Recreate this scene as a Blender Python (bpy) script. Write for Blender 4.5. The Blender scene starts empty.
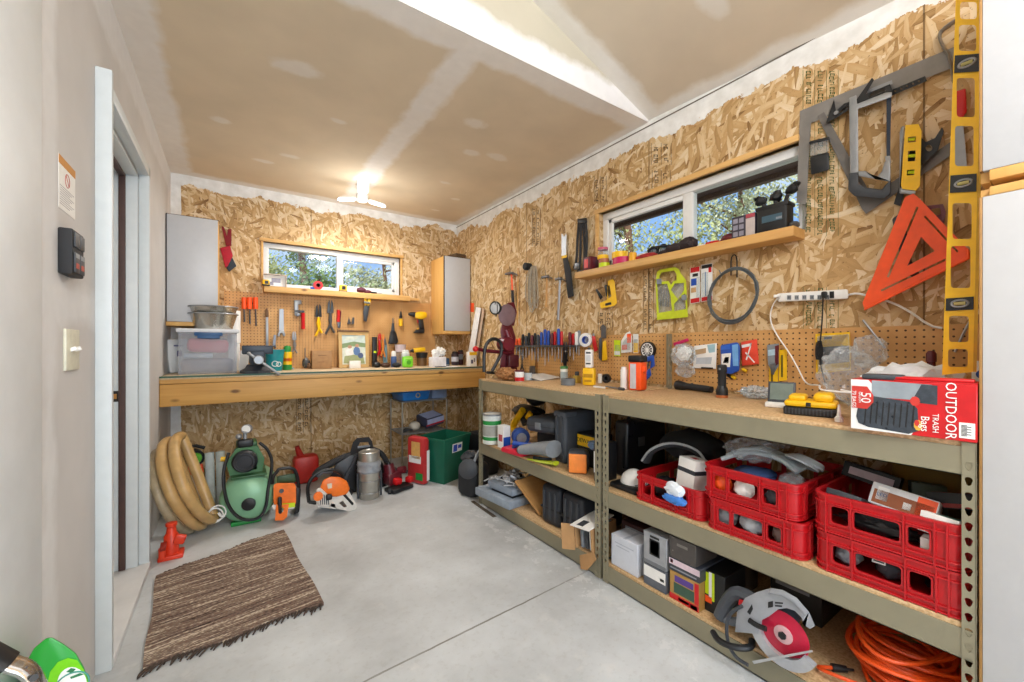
# Garage workshop corner: workbench under a window, boltless steel shelving along the right wall.
import bpy, bmesh, math, random
from mathutils import Vector, Matrix, Euler, noise
R = math.radians; PI = math.pi
rng = random.Random(7)
C = bpy.context.scene.collection
# ---------------------------------------------------------------- measuring the photograph
F, YAW, CX, CY, H = 410.0, R(34.4), 512, 346.65, 1.17
_c, _s = math.cos(YAW), math.sin(YAW)
XR, YB, XL, ZC = 2.14, 4.25, -.40, 2.565        # right wall, back wall, left wall, ceiling
SX, SY0, SY1, SY2 = 1.533, .187, 1.435, 2.68     # shelf front, ends of the two shelving units
def ray(px, py):
    a = (px-CX)/F
    return (_s+a*_c, _c-a*_s, (CY-py)/F)
def onX(px, py, X):
    r = ray(px, py); t = X/r[0]; return Vector((X, r[1]*t, H+r[2]*t))
def onY(px, py, Y):
    r = ray(px, py); t = Y/r[1]; return Vector((r[0]*t, Y, H+r[2]*t))
def onZ(px, py, Z):
    r = ray(px, py); t = (Z-H)/r[2]; return Vector((r[0]*t, r[1]*t, Z))
def fR(px, py, off=0): return onX(px, py, XR-off)     # at a distance off the right wall
def fB(px, py, off=0): return onY(px, py, YB-off)     # off the back wall
def fL(px, py, off=0): return onX(px, py, XL+off)     # off the left wall
# ---------------------------------------------------------------- materials
def lin(v): return v/12.92 if v <= .04045 else ((v+.055)/1.055)**2.4
def S(h): return tuple(lin(int(h[i:i+2], 16)/255) for i in (0, 2, 4))+(1,)
class N:
    def __init__(s, name):
        s.m = bpy.data.materials.new(name); s.m.use_nodes = True
        s.t = s.m.node_tree; s.t.nodes.clear()
        s.o = s.t.nodes.new('ShaderNodeOutputMaterial')
    def n(s, typ, ins=None, **kw):
        x = s.t.nodes.new('ShaderNode'+typ)
        for k, v in kw.items(): setattr(x, k, v)
        for k, v in (ins or {}).items(): s.set(x.inputs[k], v)
        return x
    def set(s, i, v):
        if hasattr(v, 'is_output'): s.t.links.new(v, i)
        elif hasattr(v, 'outputs'): s.t.links.new(v.outputs[0], i)
        else: i.default_value = v
    def math(s, op, a, b=None, c=None, clamp=False):
        x = s.n('Math', operation=op, use_clamp=clamp); s.set(x.inputs[0], a)
        if b is not None: s.set(x.inputs[1], b)
        if c is not None: s.set(x.inputs[2], c)
        return x.outputs[0]
    def mix(s, f, a, b, mode='MIX'):
        x = s.n('Mix', data_type='RGBA', blend_type=mode)
        s.set(x.inputs[0], f); s.set(x.inputs[6], a); s.set(x.inputs[7], b); return x.outputs[2]
    def ramp(s, f, stops, interp='LINEAR'):
        x = s.n('ValToRGB'); s.set(x.inputs[0], f); e = x.color_ramp.elements; x.color_ramp.interpolation = interp
        while len(e) < len(stops): e.new(.5)
        for q, (p, c) in zip(e, stops): q.position = p; q.color = c if not isinstance(c, str) else S(c)
        return x.outputs[0]
    def noise(s, v, scale, detail=3, rough=.5, out=0, dist=0):
        return s.n('TexNoise', {'Vector': v, 'Scale': scale, 'Detail': detail, 'Roughness': rough, 'Distortion': dist}).outputs[out]
    def obj(s): return s.n('TexCoord').outputs['Object']
    def pos(s): return s.n('NewGeometry').outputs['Position']
    def map(s, v, rot=(0, 0, 0), sc=(1, 1, 1), loc=(0, 0, 0)):
        return s.n('Mapping', {'Vector': v, 'Rotation': rot, 'Scale': sc, 'Location': loc}).outputs[0]
    def bsdf(s, col, rough=.5, metal=0, bump=None, bs=.2, bd=.01, spec=.5, **kw):
        x = s.n('BsdfPrincipled', {'Base Color': col, 'Roughness': rough, 'Metallic': metal, 'Specular IOR Level': spec})
        for k, v in kw.items(): s.set(x.inputs[k.replace('_', ' ')], v)
        if bump is not None:
            b = s.n('Bump', {'Height': bump, 'Strength': bs, 'Distance': bd}); s.set(x.inputs['Normal'], b.outputs[0])
        s.set(s.o.inputs[0], x.outputs[0]); return s.m
_mc = {}
def M(hexc, rough=.5, metal=0, var=.12, scale=25, bump=.0, name=None):
    """plain material with a little procedural tone variation"""
    k = (hexc, rough, metal, var, scale, bump)
    if k in _mc: return _mc[k]
    n = N(name or 'mat_'+hexc); v = n.obj()
    f = n.noise(v, scale, 4, .6); c = S(hexc)
    lo = tuple(x*(1-var) for x in c[:3])+(1,); hi = tuple(min(1, x*(1+var)) for x in c[:3])+(1,)
    col = n.ramp(f, [(.3, lo), (.7, hi)])
    rr = n.math('MULTIPLY_ADD', f, .16, max(.02, rough-.08))
    _mc[k] = n.bsdf(col, rr, metal, f if bump else None, bump, .004)
    return _mc[k]
def clear(name, col='ffffff', a=.12, rough=.12):
    n = N(name); p = n.n('BsdfPrincipled', {'Base Color': S(col), 'Roughness': rough, 'Specular IOR Level': .8})
    t = n.n('BsdfTransparent', {'Color': S(col)})
    f = n.noise(n.obj(), 22, 4, .7); fr = n.n('LayerWeight', {'Blend': .25})
    st = n.ramp(f, [(.35, (0, 0, 0, 1)), (.85, (1, 1, 1, 1))])
    k = n.math('ADD', n.math('MULTIPLY_ADD', st, a*2, a*.5), n.math('MULTIPLY', fr.outputs[1], a*1.6), clamp=True)
    x = n.n('MixShader', {0: k}); n.set(x.inputs[1], t); n.set(x.inputs[2], p); n.set(n.o.inputs[0], x); return n.m
def emit(name, col, st):
    n = N(name); e = n.n('Emission', {'Color': S(col), 'Strength': st}); n.set(n.o.inputs[0], e); return n.m
# oriented strand board: layers of long voronoi flakes, the flake with the highest priority lies on top
def osb(name, paint=None):
    n = N(name); p = n.pos()
    sp = n.n('SeparateXYZ', {0: p}); x, y, z = sp.outputs
    h = n.math('ADD', x, y)                       # runs along either wall
    uv = n.n('CombineXYZ', {0: h, 1: z, 2: 0}).outputs[0]
    w = n.noise(uv, 6, 2, out=1); uv2 = n.n('VectorMath', {0: uv, 1: n.map(w, sc=(.035, .035, 0))}, operation='ADD').outputs[0]
    best = None
    for i, (ang, l, wd) in enumerate(((8, .105, .022), (64, .1, .024), (100, .12, .019), (142, .095, .026), (82, .11, .016), (33, .07, .02))):
        v = n.map(n.map(uv2, (0, 0, R(ang))), (0, 0, 0), (1/l, 1/wd, 1), (i*7.3, i*3.1, 0))
        vo = n.n('TexVoronoi', {'Vector': v, 'Scale': 1, 'Randomness': 1}, voronoi_dimensions='2D')
        cs = n.n('SeparateColor', {0: vo.outputs['Color']})
        g = n.noise(n.map(v, sc=(.6, 9, 1)), 1, 3)
        e = vo.outputs['Distance']
        tone = n.math('ADD', n.math('MULTIPLY', cs.outputs[1], .8), n.math('MULTIPLY', g, .3))
        tone = n.math('SUBTRACT', tone, n.math('MULTIPLY', n.math('SMOOTH_MIN', e, .9, .1), .18))
        if best is None: best, bt = cs.outputs[0], tone
        else:
            gt = n.math('GREATER_THAN', cs.outputs[0], best)
            mx = n.n('Mix', {0: gt, 2: bt, 3: tone}); bt = mx.outputs[0]
            best = n.math('MAXIMUM', best, cs.outputs[0])
    col = n.ramp(bt, [(0, '7c5832'), (.12, 'a88656'), (.4, 'c39f6c'), (.66, 'd6ba8e'), (1, 'eadabc')])
    big = n.noise(uv, 1.4, 3)
    col = n.mix(n.math('MULTIPLY', big, .16), col, S('b07c3c'), 'MULTIPLY')
    fine = n.noise(uv, 90, 3); dk = n.math('LESS_THAN', fine, .33)
    col = n.mix(n.math('MULTIPLY', dk, .5), col, S('5c3512'))
    # panel joints
    def line(coord, at, wdt): return n.math('LESS_THAN', n.math('ABSOLUTE', n.math('SUBTRACT', coord, at)), wdt)
    jn = None
    for (cd, at) in paint['joints']:
        l = line(x if cd == 'x' else y if cd == 'y' else z, at, .003); jn = l if jn is None else n.math('MAXIMUM', jn, l)
    col = n.mix(n.math('MULTIPLY', jn, .75), col, S('4a3010'))
    # smeared joint compound along the ceiling (ragged lower edge) and, on the back wall, beside the corner
    rag = n.noise(uv, 9, 5, .65)
    zz = n.math('MULTIPLY_ADD', n.math('SUBTRACT', rag, .5), .16, z)
    big2 = n.noise(uv, 1.7, 1)
    zz = n.math('MULTIPLY_ADD', n.math('SUBTRACT', big2, .5), .22, zz)
    mk = n.math('GREATER_THAN', zz, paint['z'])
    if 'xl' in paint:
        xx = n.math('MULTIPLY_ADD', n.math('SUBTRACT', rag, .5), .02, x)
        mk = n.math('MAXIMUM', mk, n.math('LESS_THAN', xx, paint['xl']))
    mud = n.ramp(n.noise(uv, 14, 4), [(.3, 'd8d6d0'), (.7, 'efeeea')])
    col = n.mix(mk, col, mud)
    bh = n.math('MULTIPLY_ADD', mk, .6, bt)
    return n.bsdf(col, .62, 0, bh, .35, .004, spec=.3)
def milky(name, col, k):
    n = N(name); p = n.n('BsdfPrincipled', {'Base Color': S(col), 'Roughness': .35}); t = n.n('BsdfTransparent', {'Color': S('f4f6f8')})
    f = n.math('MULTIPLY_ADD', n.noise(n.obj(), 5, 2), .12, k-.06); x = n.n('MixShader', {0: f}); n.set(x.inputs[1], t); n.set(x.inputs[2], p); n.set(n.o.inputs[0], x); return n.m
def wood(name, a='c98f45', b='e3b56d', knots=True, axis='x', rough=.5, ring=14):
    n = N(name); p = n.obj()
    sc = {'x': (.7, ring, ring), 'y': (ring, .7, ring), 'z': (ring, ring, .7)}[axis]
    g = n.noise(n.map(p, sc=sc), 1, 5, .6, dist=.6)
    g2 = n.noise(n.map(p, sc=tuple(q*5 for q in sc)), 1, 3)
    t = n.math('MULTIPLY_ADD', g2, .3, n.math('MULTIPLY', g, .8))
    col = n.ramp(t, [(.3, a), (.75, b)])
    if knots:
        ks = {'x': (4.2, 0, 9), 'y': (9, 4.2, 0), 'z': (9, 0, 4.2)}[axis]
        vo = n.n('TexVoronoi', {'Vector': n.map(p, sc=ks), 'Scale': 1.0, 'Randomness': .9})
        k = n.ramp(vo.outputs['Distance'], [(.075, (1, 1, 1, 1)), (.16, (0, 0, 0, 1))])
        col = n.mix(n.math('MULTIPLY', k, .85), col, S('54300f'))
    return n.bsdf(col, rough, 0, t, .08, .003)
def chipboard(name, a='b89468', b='d6b68a'):
    n = N(name); p = n.obj(); f = n.noise(p, 120, 3); g = n.noise(p, 5, 4)
    col = n.ramp(f, [(.35, a), (.65, b)]); st = n.ramp(g, [(.56, (0, 0, 0, 1)), (.75, (1, 1, 1, 1))])
    col = n.mix(n.math('MULTIPLY', st, .3), col, S('7d6548'))
    return n.bsdf(col, .6, 0, f, .1, .002)
def pegmat(name, axis):
    """hardboard, with the 1-inch grid of holes"""
    n = N(name); p = n.pos(); sp = n.n('SeparateXYZ', {0: p})
    u = sp.outputs[0 if axis == 'x' else 1]; z = sp.outputs[2]; k = 1/.0254
    def fr(c): return n.math('SUBTRACT', n.math('FRACT', n.math('MULTIPLY', c, k)), .5)
    a, b = fr(u), fr(z); d = n.math('SQRT', n.math('ADD', n.math('MULTIPLY', a, a), n.math('MULTIPLY', b, b)))
    hole = n.math('LESS_THAN', d, .15)
    base = n.ramp(n.noise(p, 9, 4), [(.3, 'bd8a4c'), (.7, 'd2a266')])
    col = n.mix(hole, base, S('4a2d10'))
    return n.bsdf(col, .55, 0, n.math('SUBTRACT', 1, hole), .6, .003)
def drywall(name, base, mudcol, strips=(), spots=(), axes=('x', 'y')):
    """board paper with taped seams (strips: a,b,half-width) and filled screw heads (spots)"""
    n = N(name); p = n.pos(); sp = n.n('SeparateXYZ', {0: p})
    ax = {'x': sp.outputs[0], 'y': sp.outputs[1], 'z': sp.outputs[2]}; u, v = ax[axes[0]], ax[axes[1]]
    rag = n.math('SUBTRACT', n.noise(p, 7, 5, .6), .5); rag2 = n.math('SUBTRACT', n.noise(p, 2.2, 2), .5)
    mk = n.math('MULTIPLY', rag, 0)
    for (cd, at, hw, lo, hi) in strips:
        c = u if cd == 0 else v; o = v if cd == 0 else u
        d = n.math('ABSOLUTE', n.math('SUBTRACT', c, at))
        d = n.math('MULTIPLY_ADD', rag, .09, n.math('MULTIPLY_ADD', rag2, .07, d))
        m = n.n('MapRange', {0: d, 1: hw+.022, 2: hw-.022, 3: 0, 4: 1}).outputs[0]
        m = n.math('MULTIPLY', m, n.math('GREATER_THAN', o, lo)); m = n.math('MULTIPLY', m, n.math('LESS_THAN', o, hi))
        mk = n.math('MAXIMUM', mk, m)
    for (su, sv, ru, rv) in spots:
        a = n.math('DIVIDE', n.math('SUBTRACT', u, su), ru); b = n.math('DIVIDE', n.math('SUBTRACT', v, sv), rv)
        d = n.math('SQRT', n.math('ADD', n.math('MULTIPLY', a, a), n.math('MULTIPLY', b, b)))
        d = n.math('MULTIPLY_ADD', rag, 1.8, n.math('MULTIPLY_ADD', rag2, 1.0, d))
        mk = n.math('MAXIMUM', mk, n.math('MULTIPLY', n.n('MapRange', {0: d, 1: 1.25, 2: .75, 3: 0, 4: 1}).outputs[0], .6))
    mk = n.math('MULTIPLY', mk, n.math('MULTIPLY_ADD', n.noise(p, 5, 4), .4, .78), clamp=True)
    f = n.noise(p, 3, 4); bc = S(base)
    col = n.ramp(f, [(.3, tuple(c*.93 for c in bc[:3])+(1,)), (.7, tuple(min(1, c*1.05) for c in bc[:3])+(1,))])
    col = n.mix(mk, col, n.ramp(n.noise(p, 18, 4), [(.3, tuple(c*.95 for c in S(mudcol)[:3])+(1,)), (.7, mudcol)]))
    return n.bsdf(col, .8, 0, n.noise(p, 60, 3), .03, .002, spec=.2)
# ---------------------------------------------------------------- mesh helpers
def fromto(a, b):
    """matrix that takes z-axis unit onto a->b, origin at a"""
    a, b = Vector(a), Vector(b); d = b-a
    q = d.to_track_quat('Z', 'Y'); return Matrix.Translation(a) @ q.to_matrix().to_4x4(), d.length
def rotm(r):
    if isinstance(r, (int, float)): r = (0, 0, r)
    return Euler(r).to_matrix().to_4x4()
class B:
    def __init__(s, m=None): s.b = bmesh.new(); s.mi = 0; s.m = m or Matrix.Identity(4)
    def m_(s, i): s.mi = i; return s
    def at(s, loc=(0, 0, 0), rot=(0, 0, 0)): s.m = Matrix.Translation(loc) @ rotm(rot); return s
    def raw(s, vs, fs):
        v = [s.b.verts.new(s.m @ Vector(q)) for q in vs]
        for f in fs:
            try: g = s.b.faces.new([v[i] for i in f]); g.material_index = s.mi
            except ValueError: pass
        return s
    def take(s, t, mat=None):
        if mat is not None: bmesh.ops.transform(t, matrix=mat, verts=t.verts)
        t.verts.index_update()
        s.raw([v.co.copy() for v in t.verts], [[v.index for v in f.verts] for f in t.faces]); t.free(); return s
    def box(s, c, d, rot=(0, 0, 0), bev=0, seg=2, taper=None):
        t = bmesh.new(); bmesh.ops.create_cube(t, size=1)
        for v in t.verts:
            if taper and v.co.z > 0: v.co.x *= taper[0]; v.co.y *= taper[1]
            v.co.x *= d[0]; v.co.y *= d[1]; v.co.z *= d[2]
        if bev: bmesh.ops.bevel(t, geom=t.edges[:], offset=min(bev, min(d)*.48), segments=seg, affect='EDGES', profile=.5)
        return s.take(t, Matrix.Translation(c) @ rotm(rot))
    def bx(s, lo, hi, bev=0, seg=2):
        lo, hi = Vector(lo), Vector(hi); d = hi-lo
        return s.box((lo+hi)/2, [abs(q) for q in d], bev=bev, seg=seg)
    def cyl(s, a, b, r, r2=None, seg=16, cap=True):
        m, L = fromto(a, b); r2 = r if r2 is None else r2; t = bmesh.new()
        bmesh.ops.create_cone(t, cap_ends=cap, segments=seg, radius1=max(r, 1e-5), radius2=max(r2, 1e-5), depth=L)
        return s.take(t, m @ Matrix.Translation((0, 0, L/2)))
    def lathe(s, prof, a=(0, 0, 0), b=(0, 0, 1), seg=20):
        """prof: (radius, height along a->b in metres)"""
        m, L = fromto(a, b); vs, fs = [], []; k = len(prof)
        for (r, z) in prof:
            for i in range(seg):
                q = 2*PI*i/seg; vs.append(m @ Vector((max(r, 1e-5)*math.cos(q), max(r, 1e-5)*math.sin(q), z)))
        for j in range(k-1):
            for i in range(seg):
                i2 = (i+1) % seg; fs.append((j*seg+i, j*seg+i2, (j+1)*seg+i2, (j+1)*seg+i))
        if prof[0][0] > 1e-4: fs.append(tuple(reversed(range(seg))))
        if prof[-1][0] > 1e-4: fs.append(tuple((k-1)*seg+i for i in range(seg)))
        return s.raw(vs, fs)
    def tube(s, pts, r, seg=8, closed=False, rs=None, smooth=1, flat=1):
        pts = [Vector(p) for p in pts]
        for _ in range(smooth if len(pts) > 2 else 0):
            q = []; n = len(pts)
            for i in range(n if closed else n-1):
                a, b = pts[i], pts[(i+1) % n]; q += [a*.75+b*.25, a*.25+b*.75]
            pts = q if closed else [pts[0]]+q+[pts[-1]]
        n = len(pts); vs, fs = [], []; up = None
        for i, p in enumerate(pts):
            d = (pts[(i+1) % n]-pts[i-1]) if (closed or 0 < i < n-1) else (pts[1]-pts[0] if i == 0 else pts[-1]-pts[-2])
            d = d.normalized() if d.length > 1e-9 else Vector((0, 0, 1))
            if up is None: up = Vector((0, 0, 1)) if abs(d.z) < .9 else Vector((1, 0, 0))
            x = d.cross(up)
            if x.length < 1e-6: x = d.orthogonal()
            x.normalize(); y = x.cross(d).normalized(); up = y
            rr = r if rs is None else rs[0]+(rs[1]-rs[0])*i/max(1, n-1)
            for j in range(seg):
                a = 2*PI*j/seg; vs.append(p+(x*math.cos(a)+y*math.sin(a)*flat)*rr)
        for i in range(n if closed else n-1):
            for j in range(seg):
                k2 = (j+1) % seg; i2 = (i+1) % n
                fs.append((i*seg+j, i*seg+k2, i2*seg+k2, i2*seg+j))
        if not closed: fs += [tuple(reversed(range(seg))), tuple((n-1)*seg+j for j in range(seg))]
        return s.raw(vs, fs)
    def ring(s, c, r, rad, axis=(0, 0, 1), n=28, seg=8, a0=0, a1=360, sq=1):
        m, _ = fromto(c, Vector(c)+Vector(axis)); pts = []
        full = abs(a1-a0) >= 360
        for i in range(n if full else n+1):
            a = R(a0+(a1-a0)*i/n); pts.append(m @ Vector((r*math.cos(a), r*sq*math.sin(a), 0)))
        return s.tube(pts, rad, seg, closed=full, smooth=0)
    def ball(s, c, r, rot=(0, 0, 0), sub=2, jit=0, seed=0):
        t = bmesh.new(); bmesh.ops.create_icosphere(t, subdivisions=sub, radius=1)
        if isinstance(r, (int, float)): r = (r, r, r)
        for v in t.verts:
            if jit: v.co *= 1+jit*noise.noise(v.co*2.3+Vector((seed*5.1, seed*1.7, 0)))+jit*.6*noise.noise(v.co*6+Vector((seed, 0, 3)))
            v.co = Vector((v.co.x*r[0], v.co.y*r[1], v.co.z*r[2]))
        return s.take(t, Matrix.Translation(c) @ rotm(rot))
    def crumple(s, c, r, rot=(0, 0, 0), sub=3, amp=.35, seed=0, fr=3.0, flat=None):
        """crushed paper / plastic: ridged sphere"""
        t = bmesh.new(); bmesh.ops.create_icosphere(t, subdivisions=sub, radius=1)
        for v in t.verts:
            q = v.co*fr+Vector((seed*3.7, seed*1.3, seed)); k = 1-abs(noise.noise(q))*2*amp-abs(noise.noise(q*2.1))*amp
            v.co *= k; v.co = Vector((v.co.x*r[0], v.co.y*r[1], v.co.z*r[2]))
            if flat is not None and v.co.z < flat: v.co.z = flat
        return s.take(t, Matrix.Translation(c) @ rotm(rot))
    def slab(s, pts, f, o0, o1, bev):
        """like prism, without holes, with rounded edges"""
        t = bmesh.new(); n = len(pts)
        vs = [t.verts.new(f(p[0], p[1], o0)) for p in pts]+[t.verts.new(f(p[0], p[1], o1)) for p in pts]
        t.faces.new(vs[:n][::-1]); t.faces.new(vs[n:])
        for i in range(n): j = (i+1) % n; t.faces.new((vs[i], vs[j], vs[n+j], vs[n+i]))
        bmesh.ops.recalc_face_normals(t, faces=t.faces[:])
        bmesh.ops.bevel(t, geom=t.edges[:], offset=bev, segments=2, affect='EDGES', profile=.5, clamp_overlap=True)
        return s.take(t)
    def prism(s, pts, f, o0, o1, holes=()):
        """outline pts (any 2-D units) mapped by f(u, v, off), solid between offsets o0 and o1, with holes"""
        t = bmesh.new(); loops = []; ed = []
        for lp in [pts]+list(holes):
            vs = [t.verts.new((p[0], p[1], 0)) for p in lp]; loops.append(vs)
            for i in range(len(vs)): ed.append(t.edges.new((vs[i], vs[(i+1) % len(vs)])))
        if holes or len(pts) > 4: bmesh.ops.triangle_fill(t, use_beauty=True, use_dissolve=False, edges=ed)
        else: t.faces.new(loops[0])
        t.verts.index_update(); co = [v.co.copy() for v in t.verts]; n = len(co)
        fs = [[v.index for v in g.verts] for g in t.faces]; li = [[v.index for v in lp] for lp in loops]; t.free()
        vs = [f(c.x, c.y, o0) for c in co]+[f(c.x, c.y, o1) for c in co]
        out = [list(reversed(g)) for g in fs]+[[i+n for i in g] for g in fs]
        for lp in li:
            for i in range(len(lp)):
                a, b = lp[i], lp[(i+1) % len(lp)]; out.append((a, b, b+n, a+n))
        return s.raw(vs, out)
    def text(s, txt, size, mat, depth=.0004, align='CENTER'):
        cu = bpy.data.curves.new('lettering', 'FONT'); cu.body = txt; cu.size = size; cu.extrude = depth
        cu.align_x = align; cu.align_y = 'CENTER'; cu.resolution_u = 2
        o = bpy.data.objects.new('lettering', cu); me = bpy.data.meshes.new_from_object(o)
        vs = [mat @ v.co for v in me.vertices]; fs = [tuple(p.vertices) for p in me.polygons]
        bpy.data.objects.remove(o); bpy.data.curves.remove(cu); bpy.data.meshes.remove(me)
        return s.raw(vs, fs)
    def mesh(s, name, mats, base, smooth=38):
        bmesh.ops.recalc_face_normals(s.b, faces=s.b.faces[:])
        if base is not None: bmesh.ops.translate(s.b, vec=-base, verts=s.b.verts[:])
        for e in s.b.edges:
            if len(e.link_faces) == 2 and e.calc_face_angle(0) > R(smooth): e.smooth = False
        for g in s.b.faces: g.smooth = True
        me = bpy.data.meshes.new(name); s.b.to_mesh(me); s.b.free()
        for m in (mats if isinstance(mats, (list, tuple)) else [mats]): me.materials.append(m)
        return me
class T:
    """one thing: parts are collected in world coordinates, then hung under an Empty at its base"""
    def __init__(s, name, label, cat, group=None, kind=None):
        s.name, s.label, s.cat, s.group, s.kind = name, label, cat, group, kind; s.ps = []
    SUB = dict(filter_ring='filter', end_cap='tank', gauge='pump', vent='base', rivet='bar', emblem='upper_guard', depth_slot='upper_guard', flange='blade', battery_top='battery', decal='top_cover', vents='starter', starter_cap='starter', lamp_glass='lamp_head', lamp_guard='lamp_head', knob='arm', sticker='tub', screen='frame', wrench='tray', socket='tray', tension_nut='frame', cap_screw='body', band_stripe='white_band', jaw_plate='body', pivot='jaw', spout='body', latch='body', yellow_tag='body', strip='body', indicator='cover', emblem_ring='tub', button='barrel', switch='barrel', hub='body', mark='tub', grip='handle', scale='rule', vial_knob='head', drill_bit='cover', cuff='bag', liner='bag', hanger='body', neck_label='body', seam='body', rib='body', waist='body')
    def p(s, name, b, mats, par=None, label=None, kind=None):
        if par is None and name in T.SUB:
            par = next((i for i, q in enumerate(s.ps) if q[0] == T.SUB[name] and q[3] is None), None)
        s.ps.append([name, b, mats, par, label, kind]); return len(s.ps)-1
    def tag(s, o):
        if s.kind != 'structure': o['label'] = s.label; o['category'] = s.cat
        if s.group: o['group'] = s.group
        if s.kind: o['kind'] = s.kind
    def end(s, base=None):
        cs = [v.co for q in s.ps for v in q[1].b.verts]
        lo = Vector([min(c[i] for c in cs) for i in range(3)]); hi = Vector([max(c[i] for c in cs) for i in range(3)])
        base = Vector(base) if base is not None else Vector(((lo.x+hi.x)/2, (lo.y+hi.y)/2, lo.z))
        if len(s.ps) == 1:
            nm, b, mats = s.ps[0][:3]; o = bpy.data.objects.new(s.name, b.mesh(s.name, mats, base)); o.location = base
            C.objects.link(o); s.tag(o); return o
        root = bpy.data.objects.new(s.name, None); root.empty_display_size = .05; root.location = base; C.objects.link(root); s.tag(root)
        obs = []
        for nm, b, mats, par, label, kind in s.ps:
            o = bpy.data.objects.new(nm, b.mesh(nm, mats, base)); C.objects.link(o); obs.append(o)
            o.parent = root if par is None else obs[par]
            if label: o['label'] = label
            if kind: o['kind'] = kind
        return root
def one(name, b, mats, label, cat, group=None):
    t = T(name, label, cat, group); t.p(name, b, mats); return t.end()
def struct(name, b, mats):
    t = T(name, None, None, kind='structure'); t.p(name, b, mats); return t.end()
def dup(root, loc, rotz=None, label=None, scale=None):
    def cp(o, par):
        c = o.copy(); C.objects.link(c)
        if par: c.parent = par
        for ch in list(o.children): cp(ch, c)
        return c
    r = cp(root, None); r.location = loc
    if rotz is not None: r.rotation_euler = (0, 0, rotz)
    if label: r['label'] = label
    if scale: r.scale = scale
    return r
def fxy(o):  # a frame for prisms: u along x, v along y, offset along z
    return lambda u, v, w: Vector((o[0]+u, o[1]+v, o[2]+w))
def fxz(o, y=1): return lambda u, v, w: Vector((o[0]+u, o[1]+w*y, o[2]+v))
def fyz(o): return lambda u, v, w: Vector((o[0]+w, o[1]+u, o[2]+v))
def circ(cx, cy, r, n=16, ry=None, a0=0, a1=360):
    ry = r if ry is None else ry
    k = n if a1-a0 >= 360 else n+1
    return [(cx+r*math.cos(R(a0+(a1-a0)*i/n)), cy+ry*math.sin(R(a0+(a1-a0)*i/n))) for i in range(k)]
def rrect(x0, y0, x1, y1, r, n=3):
    o = []
    for (cx, cy, a) in ((x1-r, y1-r, 0), (x0+r, y1-r, 90), (x0+r, y0+r, 180), (x1-r, y0+r, 270)):
        for i in range(n+1): q = R(a+90*i/n); o.append((cx+r*math.cos(q), cy+r*math.sin(q)))
    return o
# shared materials
m_osb_b = osb('osb_back', dict(joints=[('x', .62), ('z', .74)], z=2.47, xl=-.335))
m_osb_r = osb('osb_right', dict(joints=[('y', .395), ('y', 2.90), ('y', 1.62)], z=2.44))
m_steel = M('8f8972', .42, .15, .06, 8, name='olive_enamel')
m_metal = M('999c9f', .42, .6, .08, name='bright_steel'); m_dmetal = M('6d7074', .4, .8, .1, name='dull_steel')
m_chrome = M('cfd2d5', .25, .85, .04, name='chrome')
m_black = M('17181a', .45, 0, .25, name='black_plastic'); m_rub = M('222326', .7, 0, .2, name='black_rubber')
m_dgrey = M('3a3e44', .5, 0, .15, name='charcoal_plastic'); m_grey = M('80868c', .5, 0, .1, name='grey_plastic')
m_white = M('e9e9e6', .5, 0, .04, name='white_plastic'); m_paper = M('efeeea', .8, 0, .04, name='white_paper')
m_red = M('c9161c', .4, 0, .1, name='red_plastic'); m_orange = M('f6561a', .42, 0, .08, name='orange_plastic')
m_yel = M('f2c010', .42, 0, .08, name='yellow_plastic'); m_blue = M('1d4fb0', .45, 0, .12, name='blue_plastic')
m_green = M('1f8a3c', .45, 0, .12, name='green_plastic'); m_lime = M('c8e014', .45, 0, .08, name='lime_plastic')
m_card = M('b48a5c', .8, 0, .08, name='cardboard'); m_maroon = M('5c1420', .4, 0, .15, name='maroon_enamel')
m_teal = M('138c96', .45, 0, .1, name='teal_plastic'); m_pink = M('c21c5a', .45, 0, .1, name='pink_plastic')
m_pine = wood('pine', 'c08a44', 'e0b674'); m_piney = wood('pine_y', 'c08a44', 'dfb472', axis='y'); m_pinez = wood('pine_z', 'c08a44', 'dfb472', axis='z')
m_handle = wood('handle_wood', 'b47c3a', 'd9a860', knots=False, axis='z'); m_ply = wood('plywood', 'd09a4e', 'e2b46c', knots=False, axis='z')
m_chip = chipboard('particle_board'); m_clear = clear('clear_plastic', 'f4f7f8', .12); m_film = clear('clear_film', 'f6f9fb', .13, .15)
m_smoke = clear('smoky_plastic', 'b8bec2', .3)
LFILL, LFRONT, LLAMP, LDOWN, EXPO = 120, 80, 8.5, 12.5, 0.36
# ================================================================ the room
NY = -3.4                                             # the garage runs on behind the camera to its open door
def wallgrid(name, mats, horiz, fixed, u0, u1, z0, z1, hole=None, th=.12, back=1):
    """a wall slab with an opening; horiz 'x' or 'y'; fixed = inner face; back = side the slab's thickness goes"""
    b = B(); us = [u0, u1]; zs = [z0, z1]
    if hole: us = [u0, hole[0], hole[1], u1]; zs = [z0, hole[2], hole[3], z1]
    for i in range(len(us)-1):
        for j in range(len(zs)-1):
            if hole and i == 1 and j == 1: continue
            if us[i+1]-us[i] < 1e-4 or zs[j+1]-zs[j] < 1e-4: continue
            if horiz == 'x': b.bx((us[i], fixed, zs[j]), (us[i+1], fixed+th*back, zs[j+1]))
            else: b.bx((fixed, us[i], zs[j]), (fixed+th*back, us[i+1], zs[j+1]))
    return struct(name, b, mats)
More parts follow.
